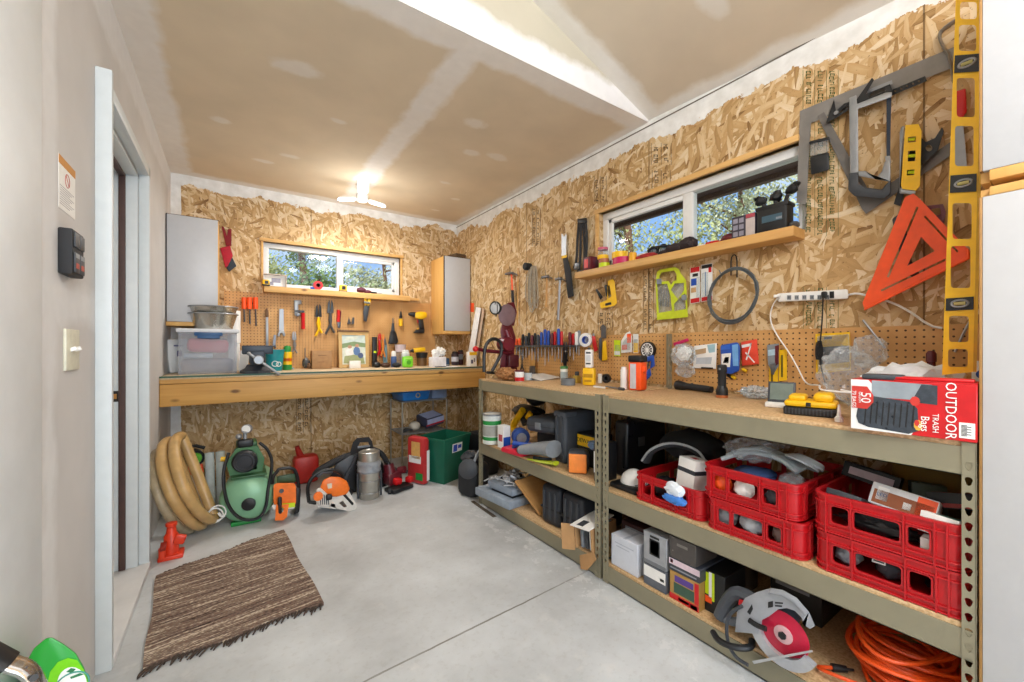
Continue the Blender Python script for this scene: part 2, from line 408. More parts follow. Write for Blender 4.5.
# floor: brushed concrete slab with stains, a saw-cut joint and pale dust by the shelving
def concrete():
    n = N('concrete'); p = n.pos(); a = n.noise(p, 1.6, 6, .6); f = n.noise(p, 38, 4, .7); s = n.noise(p, 5, 5, .65)
    col = n.ramp(a, [(.3, 'a6a9aa'), (.5, 'bfc3c5'), (.7, 'd2d7da')])
    col = n.mix(n.math('MULTIPLY', n.ramp(f, [(.36, (1, 1, 1, 1)), (.46, (0, 0, 0, 1))]), .13), col, S('8b857a'))
    col = n.mix(n.math('MULTIPLY', n.ramp(s, [(.6, (0, 0, 0, 1)), (.72, (1, 1, 1, 1))]), .5), col, S('d8d7d4'))
    sp = n.n('SeparateXYZ', {0: p}); wob = n.math('MULTIPLY', n.math('SUBTRACT', n.noise(p, 6, 3), .5), .02)
    d = n.math('ABSOLUTE', n.math('SUBTRACT', n.math('ADD', sp.outputs[1], wob), n.math('MULTIPLY_ADD', sp.outputs[0], .06, 1.45)))
    col = n.mix(n.math('MULTIPLY', n.math('LESS_THAN', d, .0045), n.ramp(n.noise(p, 3.1, 4), [(.35, (.25, .25, .25, 1)), (.6, (.85, .85, .85, 1))])), col, S('6a655b'))
    e = n.math('MULTIPLY_ADD', n.math('SUBTRACT', n.noise(p, 9, 5, .7), .5), .3, n.math('ABSOLUTE', n.math('SUBTRACT', 1.47, sp.outputs[0])))
    dust = n.math('MULTIPLY', n.math('LESS_THAN', e, .09), n.math('GREATER_THAN', n.noise(p, 11, 6, .75), .55))
    col = n.mix(n.math('MULTIPLY', dust, .3), col, S('e4e5e6'))
    vo = n.n('TexVoronoi', {'Vector': p, 'Scale': 2.6}); sk = n.noise(p, 22, 3)
    spot = n.math('LESS_THAN', n.math('MULTIPLY_ADD', sk, .03, vo.outputs['Distance']), .035)
    col = n.mix(n.math('MULTIPLY', spot, .8), col, S('4e463c'))
    return n.bsdf(col, n.math('MULTIPLY_ADD', a, .3, .42), 0, f, .08, .003, spec=.35)
struct('floor', B().bx((-2.2, NY, -.1), (4.2, YB+.12, 0)), concrete())
# openings measured on the photograph
WB = (.235, 1.475, 1.70, 2.105)                       # far window: x0, x1, z0, z1
WR = (.775, 2.035, 1.70, 2.105)                        # right window: y0, y1
wallgrid('wall_back', m_osb_b, 'x', YB, -.6, XR+.12, 0, 2.75, WB)
wallgrid('wall_right', m_osb_r, 'y', XR, NY, YB+.12, 0, 2.75, WR)
m_lwall = drywall('left_wall_board', 'cccac8', 'dcdcdc', strips=[(0, 1.60, .05, 0, 3), (1, 1.30, .06, 1.55, 2.04), (1, 2.49, .10, .5, 5), (0, 4.16, .1, 0, 3)], axes=('y', 'z'))
DY0, DY1, DZ = 2.06, 2.87, 2.07
wallgrid('wall_left', m_lwall, 'y', XL, NY, YB+.12, 0, 2.75, (DY0, DY1, 0, DZ), .14, -1)
# ceiling: flat board over the bench; in front of the fold it rises to a ridge; the upright triangle closes the end
m_ceil = drywall('ceiling_board', 'dacab0', 'ece7e0', strips=[(0, .93, .075, -1, 5), (1, 1.62, .13, -3, 5), (0, 2.14, .07, -1, 5), (1, 4.25, .10, -1, 5), (0, -.36, .1, -2, 5)],
    spots=[(.28, 2.3, .1, .06), (-.05, 3.1, .05, .04), (.35, 3.4, .06, .035), (1.25, 2.25, .07, .06), (1.42, 2.6, .06, .045), (1.62, 2.55, .07, .04), (1.5, 3.2, .06, .03), (.2, 3.6, .06, .03), (1.75, 3.5, .05, .03), (.55, 2.7, .05, .03), (1.72, 3.9, .05, .02), (1.6, 1.1, .12, .08)])
YA = 1.625; RX = -.6; rise = .345
bR = XR+.05
def zf(x, y): return ZC+.01+rise*(XR-x)-.045*(YA-y)
ce = B().bx((XL-.3, YA, ZC), (XR+.1, YB+.1, ZC+.03)); struct('ceiling', ce, m_ceil)
m_gab = drywall('gable_board', 'c4bca8', 'eceae8', strips=[(1, 2.56, .13, -3, 5)], axes=('x', 'z'))
g = B(); ya = YA-.004
g.raw([(bR, ya, ZC), (XL-.3, ya, ZC), (XL-.3, ya, zf(XL-.3, YA)+.03), (bR, ya, zf(bR, YA)+.03),
               (bR, YA+.03, ZC+.03), (XL-.3, YA+.03, ZC+.03), (XL-.3, YA+.03, zf(XL-.3, YA)+.06), (bR, YA+.03, zf(bR, YA)+.06)],
              [(0, 1, 2, 3), (7, 6, 5, 4), (0, 4, 5, 1), (2, 6, 7, 3), (0, 3, 7, 4), (1, 5, 6, 2)])
struct('wall_gable', g, m_gab)
q = B(); P4 = [(bR, YA+.02), (XL-.3, YA+.02), (XL-.3, NY), (bR, NY)]
q.raw([(x, y, zf(x, y)) for x, y in P4]+[(x, y, zf(x, y)+.03) for x, y in P4], [(0, 1, 2, 3), (7, 6, 5, 4), (0, 4, 5, 1), (1, 5, 6, 2), (2, 6, 7, 3), (3, 7, 4, 0)])
m_ceil2 = drywall('ceiling_front_board', 'd2c4ae', 'e8e4dc', strips=[(1, 1.62, .11, -3, 5), (0, 2.14, .06, -1, 5)], spots=[(1.70, .98, .10, .05)])
struct('ceiling_front', q, m_ceil2)
wallgrid('wall_left_upper', m_lwall, 'y', XL, NY, YA, 2.75, 3.6, None, .14, -1)
# thin dark gap line between wall and ceiling on the right
struct('trim_4', B().bx((XR-.006, .2, ZC-.028), (XR, YB, ZC-.024)), M('6b6256', .8))
# ---------------------------------------------------------------- windows
m_vinyl = M('e4e3df', .4, 0, .03, name='vinyl')
def pane():
    n = N('window_glass'); t = n.n('BsdfTransparent', {'Color': (.93, .96, .95, 1)}); g = n.n('BsdfGlossy', {'Roughness': .02})
    f = n.n('LayerWeight', {'Blend': .5}); sc = n.noise(n.obj(), 4, 2); k = n.math('MULTIPLY_ADD', n.math('POWER', f.outputs[1], 5), n.math('MULTIPLY_ADD', sc, .2, .8), .02)
    x = n.n('MixShader', {0: k}); n.set(x.inputs[1], t); n.set(x.inputs[2], g); n.set(n.o.inputs[0], x); return n.m
m_pane = pane()
def window(name, horiz, w, wallf, split, flip):
    """slider in an opening: fixed frame, sliding sash, two panes; wallf = inner wall face"""
    u0, u1, z0, z1 = w; fr = B(); pa = B(); sh = B()
    def bx(b, a0, a1, c0, c1, d0, d1):
        if horiz == 'x': b.bx((a0, wallf+d0, c0), (a1, wallf+d1, c1), .003)
        else: b.bx((wallf+d0, a0, c0), (wallf+d1, a1, c1), .003)
    e = .045
    for (a0, a1, c0, c1) in ((u0, u1, z1-e, z1), (u0, u1, z0, z0+e), (u0, u0+e, z0+e, z1-e), (u1-e, u1, z0+e, z1-e)): bx(fr, a0, a1, c0, c1, .035, .10)
    bx(fr, split-.03, split+.03, z0+e, z1-e, .04, .09)
    s0, s1 = (u0+e, split) if flip else (split, u1-e); q = .028
    for (a0, a1, c0, c1) in ((s0, s1, z1-e-q, z1-e), (s0, s1, z0+e, z0+e+q), (s0, s0+q, z0+e, z1-e), (s1-q, s1, z0+e, z1-e)): bx(sh, a0, a1, c0, c1, .045, .07)
    bx(pa, u0+e, split-.03, z0+e, z1-e, .058, .062); bx(pa, split+.03, u1-e, z0+e, z1-e, .068, .072)
    t = T(name, None, None, kind='structure'); t.p('window_frame', fr, m_vinyl); t.p('sash', sh, m_vinyl); t.p('window_pane', pa, m_pane); return t.end()
window('window_1', 'x', WB, YB, .885, False)
window('window_2', 'y', WR, XR, 1.385, False)
# pine casing round the openings and the deep sill boards used as shelves
tb = B().bx((WB[0]-.03, YB-.025, WB[3]), (WB[1]+.03, YB+.03, WB[3]+.028), .002).bx((WB[1], YB-.012, WB[2]), (WB[1]+.022, YB+.03, WB[3]), .002).bx((WB[0]-.018, YB-.012, WB[2]), (WB[0], YB+.03, WB[3]), .002)
struct('trim_1', tb, m_pine)
tr = B().bx((XR-.02, WR[0]+.025, WR[3]), (XR+.03, WR[1]+.03, WR[3]+.03), .002).bx((XR-.015, WR[1], WR[2]), (XR+.03, WR[1]+.028, WR[3]), .002)
struct('trim_2', tr, m_piney)
sb = B().bx((.235, YB-.10, 1.648), (1.55, YB+.03, 1.70), .003).bx((1.55, YB-.07, 1.66), (1.66, YB, 1.685), .002)
one('window_sill_shelf', sb, m_pine, 'pale pine shelf board under the far window above the pegboard', 'shelf')
sr = B().bx((XR-.115, .782, 1.655), (XR+.03, 2.165, 1.70), .003)
one('window_sill_shelf', sr, m_piney, 'long pine shelf board under the right-hand window', 'shelf')
# ---------------------------------------------------------------- doorway on the left
m_cas = M('ccd3d5', .45, 0, .03, name='casing_paint')
c = B().bx((XL, DY0-.022, 0), (-.355, DY0, 2.17), .003).bx((XL, DY1, 0), (-.357, DY1+.03, DZ+.05), .003).bx((XL, DY0, DZ), (-.357, DY1+.03, DZ+.05), .003)
struct('trim_3', c, m_cas)
j = B().bx((XL-.2, DY1-.018, .0), (XL, DY1, DZ), .002).bx((XL-.2, DY0, .0), (XL, DY0+.018, DZ), .002).bx((XL-.2, DY0, DZ-.018), (XL, DY1, DZ), .002)
struct('trim_5', j, m_cas)
struct('trim_6', B().bx((XL-.072, DY1-.032, .03), (XL-.046, DY1-.017, DZ-.017), .003).bx((XL-.072, DY0+.018, DZ-.032), (XL-.046, DY1-.018, DZ-.017), .003), M('4a3430', .6))
dr = B().bx((XL-.165, DY0+.02, .03), (XL-.122, DY1-.02, DZ-.02), .003)  # unseen slab, added to keep light from leaking through the doorway
t = T('door_1', None, None, kind='structure'); t.p('unseen_door_slab', dr, M('eceae6', .45, 0, .03))
t.p('strike_plate', B().bx((XL-.105, DY1-.0195, .89), (XL-.074, DY1-.0165, .945)).m_(1).bx((XL-.098, DY1-.0200, .905), (XL-.080, DY1-.0165, .93)), [M('2b2622', .4, .5), M('a8763c', .4, .6)]); t.end()
struct('trim_7', B().bx((XL-.2, DY0, 0), (-.353, DY1+.03, .03), .004), M('cfd0d0', .7, 0, .08, 6))
struct('trim_8', B().bx((XL-.2, DY0+.02, .03), (XL-.115, DY1-.02, .045), .002), m_piney)
# white painted board that ends the wall next to the camera
struct('trim_9', B().bx((XL, .95, 0), (XL+.012, 1.50, 2.75), .002).bx((XL, 1.50, 0), (XL+.004, 1.506, 2.75)), [M('dfe4e7', .5, 0, .05, 6)])
# ---------------------------------------------------------------- outside: eaves, slope, sky and trees
struct('trim_10', B().bx((XR+.12, -1, 2.22), (XR+.62, YB+.8, 2.25)).bx((-1, YB+.12, 2.3), (XR+.6, YB+.30, 2.34)).bx((XR+.58, -1, 2.19), (XR+.62, YB+.8, 2.4)), M('5b4038', .6))
def ground_mat():
    n = N('hillside'); p = n.pos(); f = n.noise(p, 1.2, 6, .7); col = n.ramp(f, [(.35, '54602f'), (.5, '8a7a55'), (.62, 'b9a98a'), (.72, 'e9ecf0')]); return n.bsdf(col, .9)
gm = B(); vs, fs = [], []; GX, GY = 30, 30
for i in range(GX+1):
    for k in range(GY+1):
        x = -16+44*i/GX; y = -8+40*k/GY
        dd = max(0, max(x-3.2, y-5)); vs.append((x, y, -.15+.16*dd+.35*noise.noise(Vector((x*.3, y*.3, 0)))*min(1, dd/3)))
for i in range(GX):
    for k in range(GY): a = i*(GY+1)+k; fs.append((a, a+GY+1, a+GY+2, a+1))
gm.raw(vs, fs); struct('ground', gm, ground_mat())
def leafmat(nm, a, b_):
    n = N(nm); f = n.noise(n.obj(), 6, 3); col = n.ramp(f, [(.3, a), (.7, b_)]); return n.bsdf(col, .7)
m_leaf = [leafmat('leaves_olive', '86904e', 'c2c48c'), leafmat('needles_green', '4e6a3a', '8ea468'), leafmat('leaves_grey', '8e9670', 'c4c6a4')]
m_bark = M('6b4c38', .9, 0, .3, 8, .4)
def tree(x, y, z0, h, cr, label, mi, seed, nl=1500, ls=.10):
    r = random.Random(seed); t = T('tree', label, 'tree', 'trees outside the windows')
    tk = B().tube([(x, y, z0), (x+.1, y, z0+h*.35), (x-.05, y+.1, z0+h*.7), (x, y, z0+h)], .1, 8, rs=(.13, .03), smooth=1)
    cents = []
    for k in range(9):
        a = r.uniform(0, 2*PI); zz = z0+h*r.uniform(.3, .95); L = cr*r.uniform(.4, .95)
        e = Vector((x+L*math.cos(a), y+L*math.sin(a), zz+.3)); tk.tube([(x, y, zz-.2), (x*.5+e.x*.5, y*.5+e.y*.5, zz+.05), e], .03, 5, rs=(.05, .012)); cents += [e, (e+Vector((x, y, zz)))/2]
    lf = B(); vs, fs = [], []
    for k in range(nl):
        c0 = r.choice(cents); p = c0+Vector((r.gauss(0, .33), r.gauss(0, .33), r.gauss(0, .3)))*cr*.55
        d = Vector((r.gauss(0, 1), r.gauss(0, 1), r.gauss(0, 1))).normalized(); u = d.orthogonal().normalized()*ls*r.uniform(.6, 1.4); w = d.cross(u).normalized()*ls*.45
        i = len(vs); vs += [p-u, p+w*.9+u*.1, p+u, p-w*.9+u*.1]; fs.append((i, i+1, i+2, i+3))
    lf.raw(vs, fs); t.p('trunk', tk, m_bark); t.p('foliage', lf, m_leaf[mi], kind='stuff'); return t.end()
# grade stamps printed on the wall boards: rules and unreadable strokes
def stamp(f, x0, x1, y0, y1, cols=2, seed=1, rules=True, wob=0):
    r = random.Random(seed); b = B(); w = (x1-x0)/cols
    def q(a0, b0, a1, b1): b.prism([(a0, b0), (a1, b0), (a1, b1), (a0, b1)], f, .0002, .0008)
    for c in range(cols):
        a = x0+w*c
        if rules: q(a, y0, a+.45, y1)
        y = y0+1
        while y < y1-2:
            L = r.uniform(1.6, 3.4)
            if r.random() < .8:
                e = a+w*.22+r.uniform(0, w*.1); q(e, y, e+w*.42, y+.55)
                if r.random() < .7: q(e, y, e+w*.09, y+L*.8)
                if r.random() < .6: q(e+w*.33, y, e+w*.42, y+L*.75)
                if r.random() < .4: q(e+w*.14, y+L*.4, e+w*.3, y+L*.4+.5)
            y += L
    if rules: q(x1, y0, x1+.45, y1)
    return b
m_ink = M('3f5a2c', .7, 0, .3, 60); m_ink2 = M('3a2c1c', .7, 0, .3, 60)
for k, (f, a, m_) in enumerate(((fR, (802.8, 838, 70, 236), m_ink), (fR, (803, 838, 287, 331), m_ink), (fR, (651, 671, 143, 165), m_ink2), (fR, (652, 670, 170, 189), m_ink2), (fR, (643, 653, 262, 332), m_ink2), (fR, (532, 540, 208, 246), m_ink2), (fR, (594, 606, 176, 202), m_ink2), (fR, (598, 612, 312, 331), m_ink2), (fB, (296, 310, 394, 432), m_ink2))):
    struct('trim_%d' % (20+k), stamp(f, *a, cols=3 if k < 2 else 2, seed=k), m_)
# lights, world and camera
w = bpy.data.worlds.new('sky'); bpy.context.scene.world = w; w.use_nodes = True; nt = w.node_tree; nt.nodes.clear()
def wn(t, **k):
    x = nt.nodes.new('ShaderNode'+t)
    for a, b_ in k.items(): setattr(x, a, b_)
    return x
tc = wn('TexCoord'); no = wn('TexNoise'); no.inputs['Scale'].default_value = 3.2; no.inputs['Detail'].default_value = 6
rp = wn('ValToRGB'); rp.color_ramp.elements[0].position = .46; rp.color_ramp.elements[0].color = S('8fb6ee'); rp.color_ramp.elements[1].position = .62; rp.color_ramp.elements[1].color = S('ffffff')
bg = wn('Background'); bg.inputs[1].default_value = 1.0; wo = wn('OutputWorld')
nt.links.new(tc.outputs['Generated'], no.inputs['Vector']); nt.links.new(no.outputs[0], rp.inputs[0]); nt.links.new(rp.outputs[0], bg.inputs[0]); nt.links.new(bg.outputs[0], wo.inputs[0])
def light(name, typ, loc, energy, col=(1, 1, 1), size=None, sy=None, target=None, rad=None):
    l = bpy.data.lights.new(name, typ); l.energy = energy; l.color = col
    if typ == 'AREA':
        l.size = size
        if sy: l.shape = 'RECTANGLE'; l.size_y = sy
    elif rad: l.shadow_soft_size = rad
    o = bpy.data.objects.new(name, l); o.location = loc; C.objects.link(o)
    if target: o.rotation_euler = (Vector(target)-Vector(loc)).to_track_quat('-Z', 'Y').to_euler()
    return o
light('sunlight', 'SUN', (-5, -7, 8), 4.5, (1, .96, .9), target=(3, 4, 0)).data.angle = R(2)
light('garage_door_fill', 'AREA', (.9, NY+.1, 1.5), LFILL, (.80, .90, 1), 3.6, 2.4, target=(.9, 3, 2.0))  # unseen area lamp added behind the camera as daylight fill
light('garage_ceiling_lamp_light', 'POINT', (.45, -.6, 2.45), LFRONT, (.97, .98, 1), rad=.3)
light('bench_lamp_downlight', 'AREA', (.93, 3.62, 2.395), LDOWN, (1, .97, .93), .34, target=(.93, 3.5, 0))
light('bench_lamp_light', 'POINT', (.93, 3.62, 2.27), LLAMP, (1, .97, .93), rad=.2)
cam = bpy.data.cameras.new('camera'); cam.sensor_width = 36; cam.lens = F*36/1024; cam.shift_y = 5.65/1024; cam.clip_start = .02; cam.clip_end = 200
co = bpy.data.objects.new('camera', cam); C.objects.link(co); co.location = (0, 0, H); co.rotation_euler = (PI/2, 0, -YAW)
sc = bpy.context.scene; sc.camera = co
sc.view_settings.view_transform = 'Standard'; sc.view_settings.look = 'None'; sc.view_settings.gamma = 1; sc.view_settings.use_curve_mapping = False
sc.view_settings.exposure = EXPO
sc.cycles.use_denoising = True; sc.cycles.max_bounces = 8; sc.cycles.diffuse_bounces = 5; sc.cycles.transparent_max_bounces = 12; sc.cycles.sample_clamp_indirect = 4
# ================================================================ shelving, bench, cabinets
def keyhole(u, z):
    return circ(u, z+.004, .0072, 10, a0=-35, a1=215)+[(u-.0042, z-.008), (u, z-.0115), (u+.0042, z-.008)]
def rack(y0, y1, label, tallrear):
    t = T('steel_shelving_unit', label, 'shelving unit', 'olive steel shelving units'); hz = .928; wd = .036
    for xs in (0, 1):
        for ys in (0, 1):
            wd = .0245 if (y0 < .3 and ys == 0 and xs == 0) else .036; b = B(); y = y0 if ys == 0 else y1-wd; top = hz
            if xs == 1 and ys == 0 and tallrear: top = 1.245
            holes = [keyhole(y+wd*.5, .03+.0381*i) for i in range(int((top-.04)/.0381))]
            x = SX if xs == 0 else XR-.012
            b.prism([(y, 0), (y+wd, 0), (y+wd, top), (y, top)], fyz((x, 0, 0)), 0, .002, holes)
            yo = y if ys == 0 else y+wd
            x2 = (x, x+wd) if xs == 0 else (x-wd+.002, x+.002)
            h2 = [keyhole((x2[0]+x2[1])/2, .03+.0381*i) for i in range(int((top-.04)/.0381))]
            b.prism([(x2[0], 0), (x2[1], 0), (x2[1], top), (x2[0], top)], fxz((0, yo-.001, 0)), 0, .002, h2)
            t.p('post', b, m_steel)
    for zt, zb in ((.916, .842), (.452, .374), (.085, .006)):
        for x in (SX+.0025, XR-.02):
            b = B().prism([(0, zb), (.002, zb), (.002, zt-.012), (.016, zt-.012), (.016, zt), (0, zt)] if x < 1.8 else [(0, zb), (.002, zb), (.002, zt), (0, zt)], lambda u, v, w, x=x: Vector((x+u, w, v)), y0+.004, y1-.004)
            b.bx((x, y0+.004, zb), (x+.014, y1-.004, zb+.003)); t.p('beam', b, m_steel)
        for y in (y0+.004, y1-.006): t.p('side_beam', B().bx((SX+.004, y, zb+.012), (XR-.014, y+.002, zt-.004)), m_steel)
        t.p('shelf_board', B().bx((SX+.006, y0+.008, zt-.001), (XR-.022, y1-.008, zt+.0135), .001), m_chip)
    return t.end((( SX+XR)/2, (y0+y1)/2, 0))
rack(SY0+.003, SY1, 'olive steel shelving unit nearest the camera, holding the red crates and the circular saw', False)
rack(SY1+.018, SY2, 'olive steel shelving unit at the far end beside the workbench, holding tool cases', True)
# workbench along the back wall
YF = 3.6
t = T('workbench', 'long pine workbench across the back wall under the far window', 'workbench')
t.p('worktop', B().bx((XL+.002, YF-.004, .948), (XR-.002, YB-.001, .967), .002), chipboard('bench_top_board', 'bfa887', 'd9c5a2'))
t.p('edge_trim', B().bx((XL+.003, YF-.008, .958), (XR-.003, YF-.003, .970), .001), M('2c5a4c', .5))
t.p('front_rail', B().bx((XL+.002, YF, .917), (XR-.002, YF+.038, .947), .002), m_pine)
t.p('front_beam', B().bx((XL+.002, YF+.002, .763), (XR-.002, YF+.04, .914), .003), wood('pine_beam', 'b8843c', 'd9a85e'))
t.p('wall_ledger', B().bx((XL+.002, YB-.04, .85), (XR-.002, YB-.001, .946), .002), m_pine)
for x in (.2, .8, 1.4): t.p('joist', B().bx((x, YF+.041, .85), (x+.038, YB-.041, .946), .002), m_piney)
t.end(((XL+XR)/2, 3.92, 0))
# pegboards
one('pegboard', B().bx((-.05, YB-.007, .9672), (1.87, YB-.0005, 1.645)), pegmat('pegboard_x', 'x'), 'tan pegboard behind the workbench under the far window', 'pegboard')
one('pegboard', B().bx((XR-.007, .19, .945), (XR-.0005, 3.12, 1.25)), pegmat('pegboard_y', 'y'), 'long low tan pegboard behind the steel shelving tops', 'pegboard')
# wall cabinets
m_door = M('c0c1c3', .35, 0, .02, name='white_laminate'); m_gap = M('3a3028', .6)
def cabinet(lo, hi, face, label, gap=.012):
    """face: '-y' or '-x', the side the door is on"""
    t = T('wall_cabinet' if lo[2] > .5 else 'cabinet', label, 'cabinet'); lo = Vector(lo); hi = Vector(hi)
    b = B(); th = .018
    if face == '-y':
        b.bx((lo.x, lo.y+.02, lo.z), (lo.x+th, hi.y, hi.z), .001).bx((hi.x-th, lo.y+.02, lo.z), (hi.x, hi.y, hi.z), .001).bx((lo.x+th, lo.y+.02, hi.z-th), (hi.x-th, hi.y, hi.z)).bx((lo.x+th, lo.y+.02, lo.z), (hi.x-th, hi.y, lo.z+th)).bx((lo.x+th, hi.y-.006, lo.z+th), (hi.x-th, hi.y, hi.z-th))
        b.bx((lo.x, lo.y+.002, lo.z), (hi.x, lo.y+.0195, lo.z+.03), .001)
        t.p('body', b, m_ply); t.p('door', B().bx((lo.x+.006, lo.y, lo.z+.032), (hi.x-.004, lo.y+.019, hi.z), .002), [m_door])
        t.p('door_gap_strip', B().bx((lo.x, lo.y+.001, lo.z+.03), (lo.x+.0055, lo.y+.019, hi.z+.003)).bx((lo.x, lo.y+.001, hi.z), (hi.x, lo.y+.019, hi.z+.003)), m_gap, par=1)  # dark strips stand in for the gap and dark outline round the door
    return t.end()
cabinet((XL+.003, 3.92, 1.325), (-.082, YB-.001, 2.15), '-y', 'white-doored wall cabinet beside the doorway wall, left of the far window')
cabinet((1.825, 3.91, 1.305), (XR-.006, YB-.001, 2.115), '-y', 'white-doored plywood wall cabinet in the far right corner')
def bigcab(z0, z1, wz0, wz1, label, name):
    t = T(name, label, 'cabinet'); y0, y1 = -.9, .185
    b = B().bx((SX+.022, y1-.016, z0), (XR-.012, y1, z1), .001).bx((SX+.022, y0, z0), (XR-.012, y0+.018, z1), .001).bx((SX, y0, wz0), (XR-.012, y1-.017, wz1), .001)
    b.bx((SX+.022, y0+.018, z1-.018 if wz0 < z0+.05 else z0), (XR-.012, y1-.016, z1 if wz0 < z0+.05 else z0+.018)).bx((XR-.018, y0+.018, z0), (XR-.012, y1-.016, z1))
    t.p('body', b, m_ply); d = B(); ym = -.36
    lo, hi = (wz1+.001, z1) if wz0 < z0+.05 else (z0+.06, wz0-.001)
    t.p('door', B().bx((SX, ym+.002, lo), (SX+.02, y1-.006, hi), .001), m_door)
    t.p('door', B().bx((SX, y0, lo), (SX+.02, ym-.002, hi), .001), m_door)
    t.p('edge_strip', B().bx((SX, y1-.0055, lo), (SX+.0215, y1, hi), .001), M('9c7440', .55)); return t.end()  # plywood edge lies in the dark; that shade is put into its brown
bigcab(0, 1.562, 1.541, 1.562, 'tall white floor cabinet with a plywood top at the right edge beside the shelving', 'floor_cabinet')
bigcab(1.578, 2.32, 1.578, 1.603, 'white wall cabinet with plywood bottom at the upper right edge above the floor cabinet', 'wall_cabinet')
# ceiling lamp
LX, LY = .935, 3.66
t = T('garage_ceiling_lamp', 'lit three-panel lamp screwed to the ceiling near the back wall', 'ceiling lamp')
t.p('socket', B().lathe([(.055, ZC-.0005), (.055, ZC-.03), (.035, ZC-.05), (.035, ZC-.075)], (LX, LY, 0), (LX, LY, 1)), m_white)
t.p('hub', B().lathe([(.035, ZC-.14), (.05, ZC-.125), (.05, ZC-.08), (.03, ZC-.0755)], (LX, LY, 0), (LX, LY, 1)), m_white)
m_lit = emit('lit_panel', 'fffaf2', 4)
for a, tilt in ((172, 8), (-18, 12), (-100, -42)):
    m = Matrix.Translation((LX, LY, ZC-.122)) @ Matrix.Rotation(R(a), 4, 'Z') @ Matrix.Rotation(R(tilt), 4, 'Y')
    pan = B(m).prism(rrect(.052, -.045, .20, .045, .03, 5), lambda u, v, w: Vector((u, v, w)), 0, .008); k = t.p('panel', pan, m_white)
    t.p('diffuser', B(m).prism(rrect(.056, -.041, .196, .041, .028, 5), lambda u, v, w: Vector((u, v, w)), -.003, 0), m_lit, par=k)
t.end()
# ---------------------------------------------------------------- left wall fittings
t = T('garage_door_control', 'black push-button wall control above the light switch on the left wall', 'wall control')
f = lambda u, v, w: Vector((XL+w, u, v))
y0, y1, z0, z1 = 1.658, 1.765, 1.375, 1.505
t.p('case', B().bx((XL, y0, z0), (XL+.03, y1, z1), .004), m_rub)
for i, (a, b_) in enumerate(((0, .5), (.5, 1))):
    ya = y0+.006+(y1-y0-.012)*a+.002; yb_ = y0+.006+(y1-y0-.012)*b_-.002
    t.p('button', B().bx((XL+.03, ya, z1-.05), (XL+.034, yb_, z1-.008), .002), m_dgrey)
    t.p('button', B().bx((XL+.03, ya, z0+.008), (XL+.034, yb_, z1-.065), .002).m_(1).bx((XL+.034, ya+.008, z0+.02), (XL+.0345, yb_-.008, z0+.035)).m_(2).bx((XL+.034, ya+.006, z0+.05), (XL+.0345, yb_-.006, z0+.062)), [m_dgrey, M('b0402c'), M('8d9296')])
t.end()
t = T('light_switch', 'ivory double light switch plate on the left wall below the black wall control', 'light switch')
t.p('plate', B().bx((XL, 1.705, 1.10), (XL+.007, 1.83, 1.222), .002), M('d9d8c4', .5))
for y in (1.746, 1.789):
    t.p('toggle', B().box((XL+.012, y, 1.163), (.016, .008, .012), (0, R(-22), 0), .002), m_white)
t.end()
b = B().prism([(1.664, 1.562), (1.812, 1.562), (1.812, 1.712), (1.664, 1.712)], f, .0004, .0012)
b.m_(1).prism([(1.664, 1.688), (1.812, 1.688), (1.812, 1.712), (1.664, 1.712)], f, .0012, .0018)
b.m_(2).ring((XL+.0014, 1.738, 1.657), .019, .0012, (1, 0, 0), 20, 5).tube([(XL+.0014, 1.725, 1.670), (XL+.0014, 1.751, 1.644)], .0012, 5)
b.m_(3)
for i in range(9):
    z = 1.628-.0065*i; b.bx((XL+.0011, 1.674+.004*(i % 2), z), (XL+.0015, 1.80-.02*((i*7) % 3), z+.0016))
one('safety_notice', b, [m_paper, M('c98a35', .7), M('b45a50'), M('8d8f96')], 'small white safety notice with an orange header pinned on the left wall', 'notice')
# ================================================================ tools on the right-hand wall
def pl(pts, o0, o1, f=fR, holes=(), b=None, bev=None):
    th = abs(o1-o0); bev = min(.012, th*.22) if bev is None else bev
    if holes or th < .009 or b is not None: return (b or B()).prism(pts, f, o0, o1, holes)
    return B().slab(pts, f, o0, o1, bev)
def bar(p, q, w, o0, o1, f=fR, b=None, w2=None):
    """flat bar between two pixels, w pixels wide"""
    w2 = w if w2 is None else w2; d = math.hypot(q[0]-p[0], q[1]-p[1]); nx, ny = -(q[1]-p[1])/d/2, (q[0]-p[0])/d/2
    return (b or B()).prism([(p[0]+nx*w, p[1]+ny*w), (q[0]+nx*w2, q[1]+ny*w2), (q[0]-nx*w2, q[1]-ny*w2), (p[0]-nx*w, p[1]-ny*w)], f, o0, o1)
def rod(pts, off, r, f=fR, b=None, seg=8, rs=None, flat=1, smooth=1):
    pts = [f(p[0], p[1], p[2] if len(p) > 2 else off) for p in pts]
    return (b or B()).tube(pts, r, seg, rs=rs, flat=flat, smooth=smooth)
def hook(px, py, f=fR, h=6, o=.03, b=None):
    """wire hook: from the wall, out and up"""
    return rod([(px, py+1, 0), (px, py+1, o*.5), (px, py+1.5, o), (px, py-h*.3, o+.004)], 0, .0018, f, b, 6)
def claw(b, c, w, off, f=fR):
    """hammer head lying across, centre pixel c, width w pixels"""
    rod([(c[0]-w/2, c[1]+.5), (c[0]-w/2+w*.3, c[1])], off, .011, f, b, 10, smooth=0)
    rod([(c[0]-w*.22, c[1]), (c[0]+w*.15, c[1]-.3)], off, .013, f, b, 10, smooth=0)
    for s in (-.006, .006): rod([(c[0]+w*.12, c[1], off+s), (c[0]+w*.35, c[1]+.3, off+s*1.4), (c[0]+w*.55, c[1]+2, off+s*2)], off, .006, f, b, 6, rs=(.008, .003))
    return b
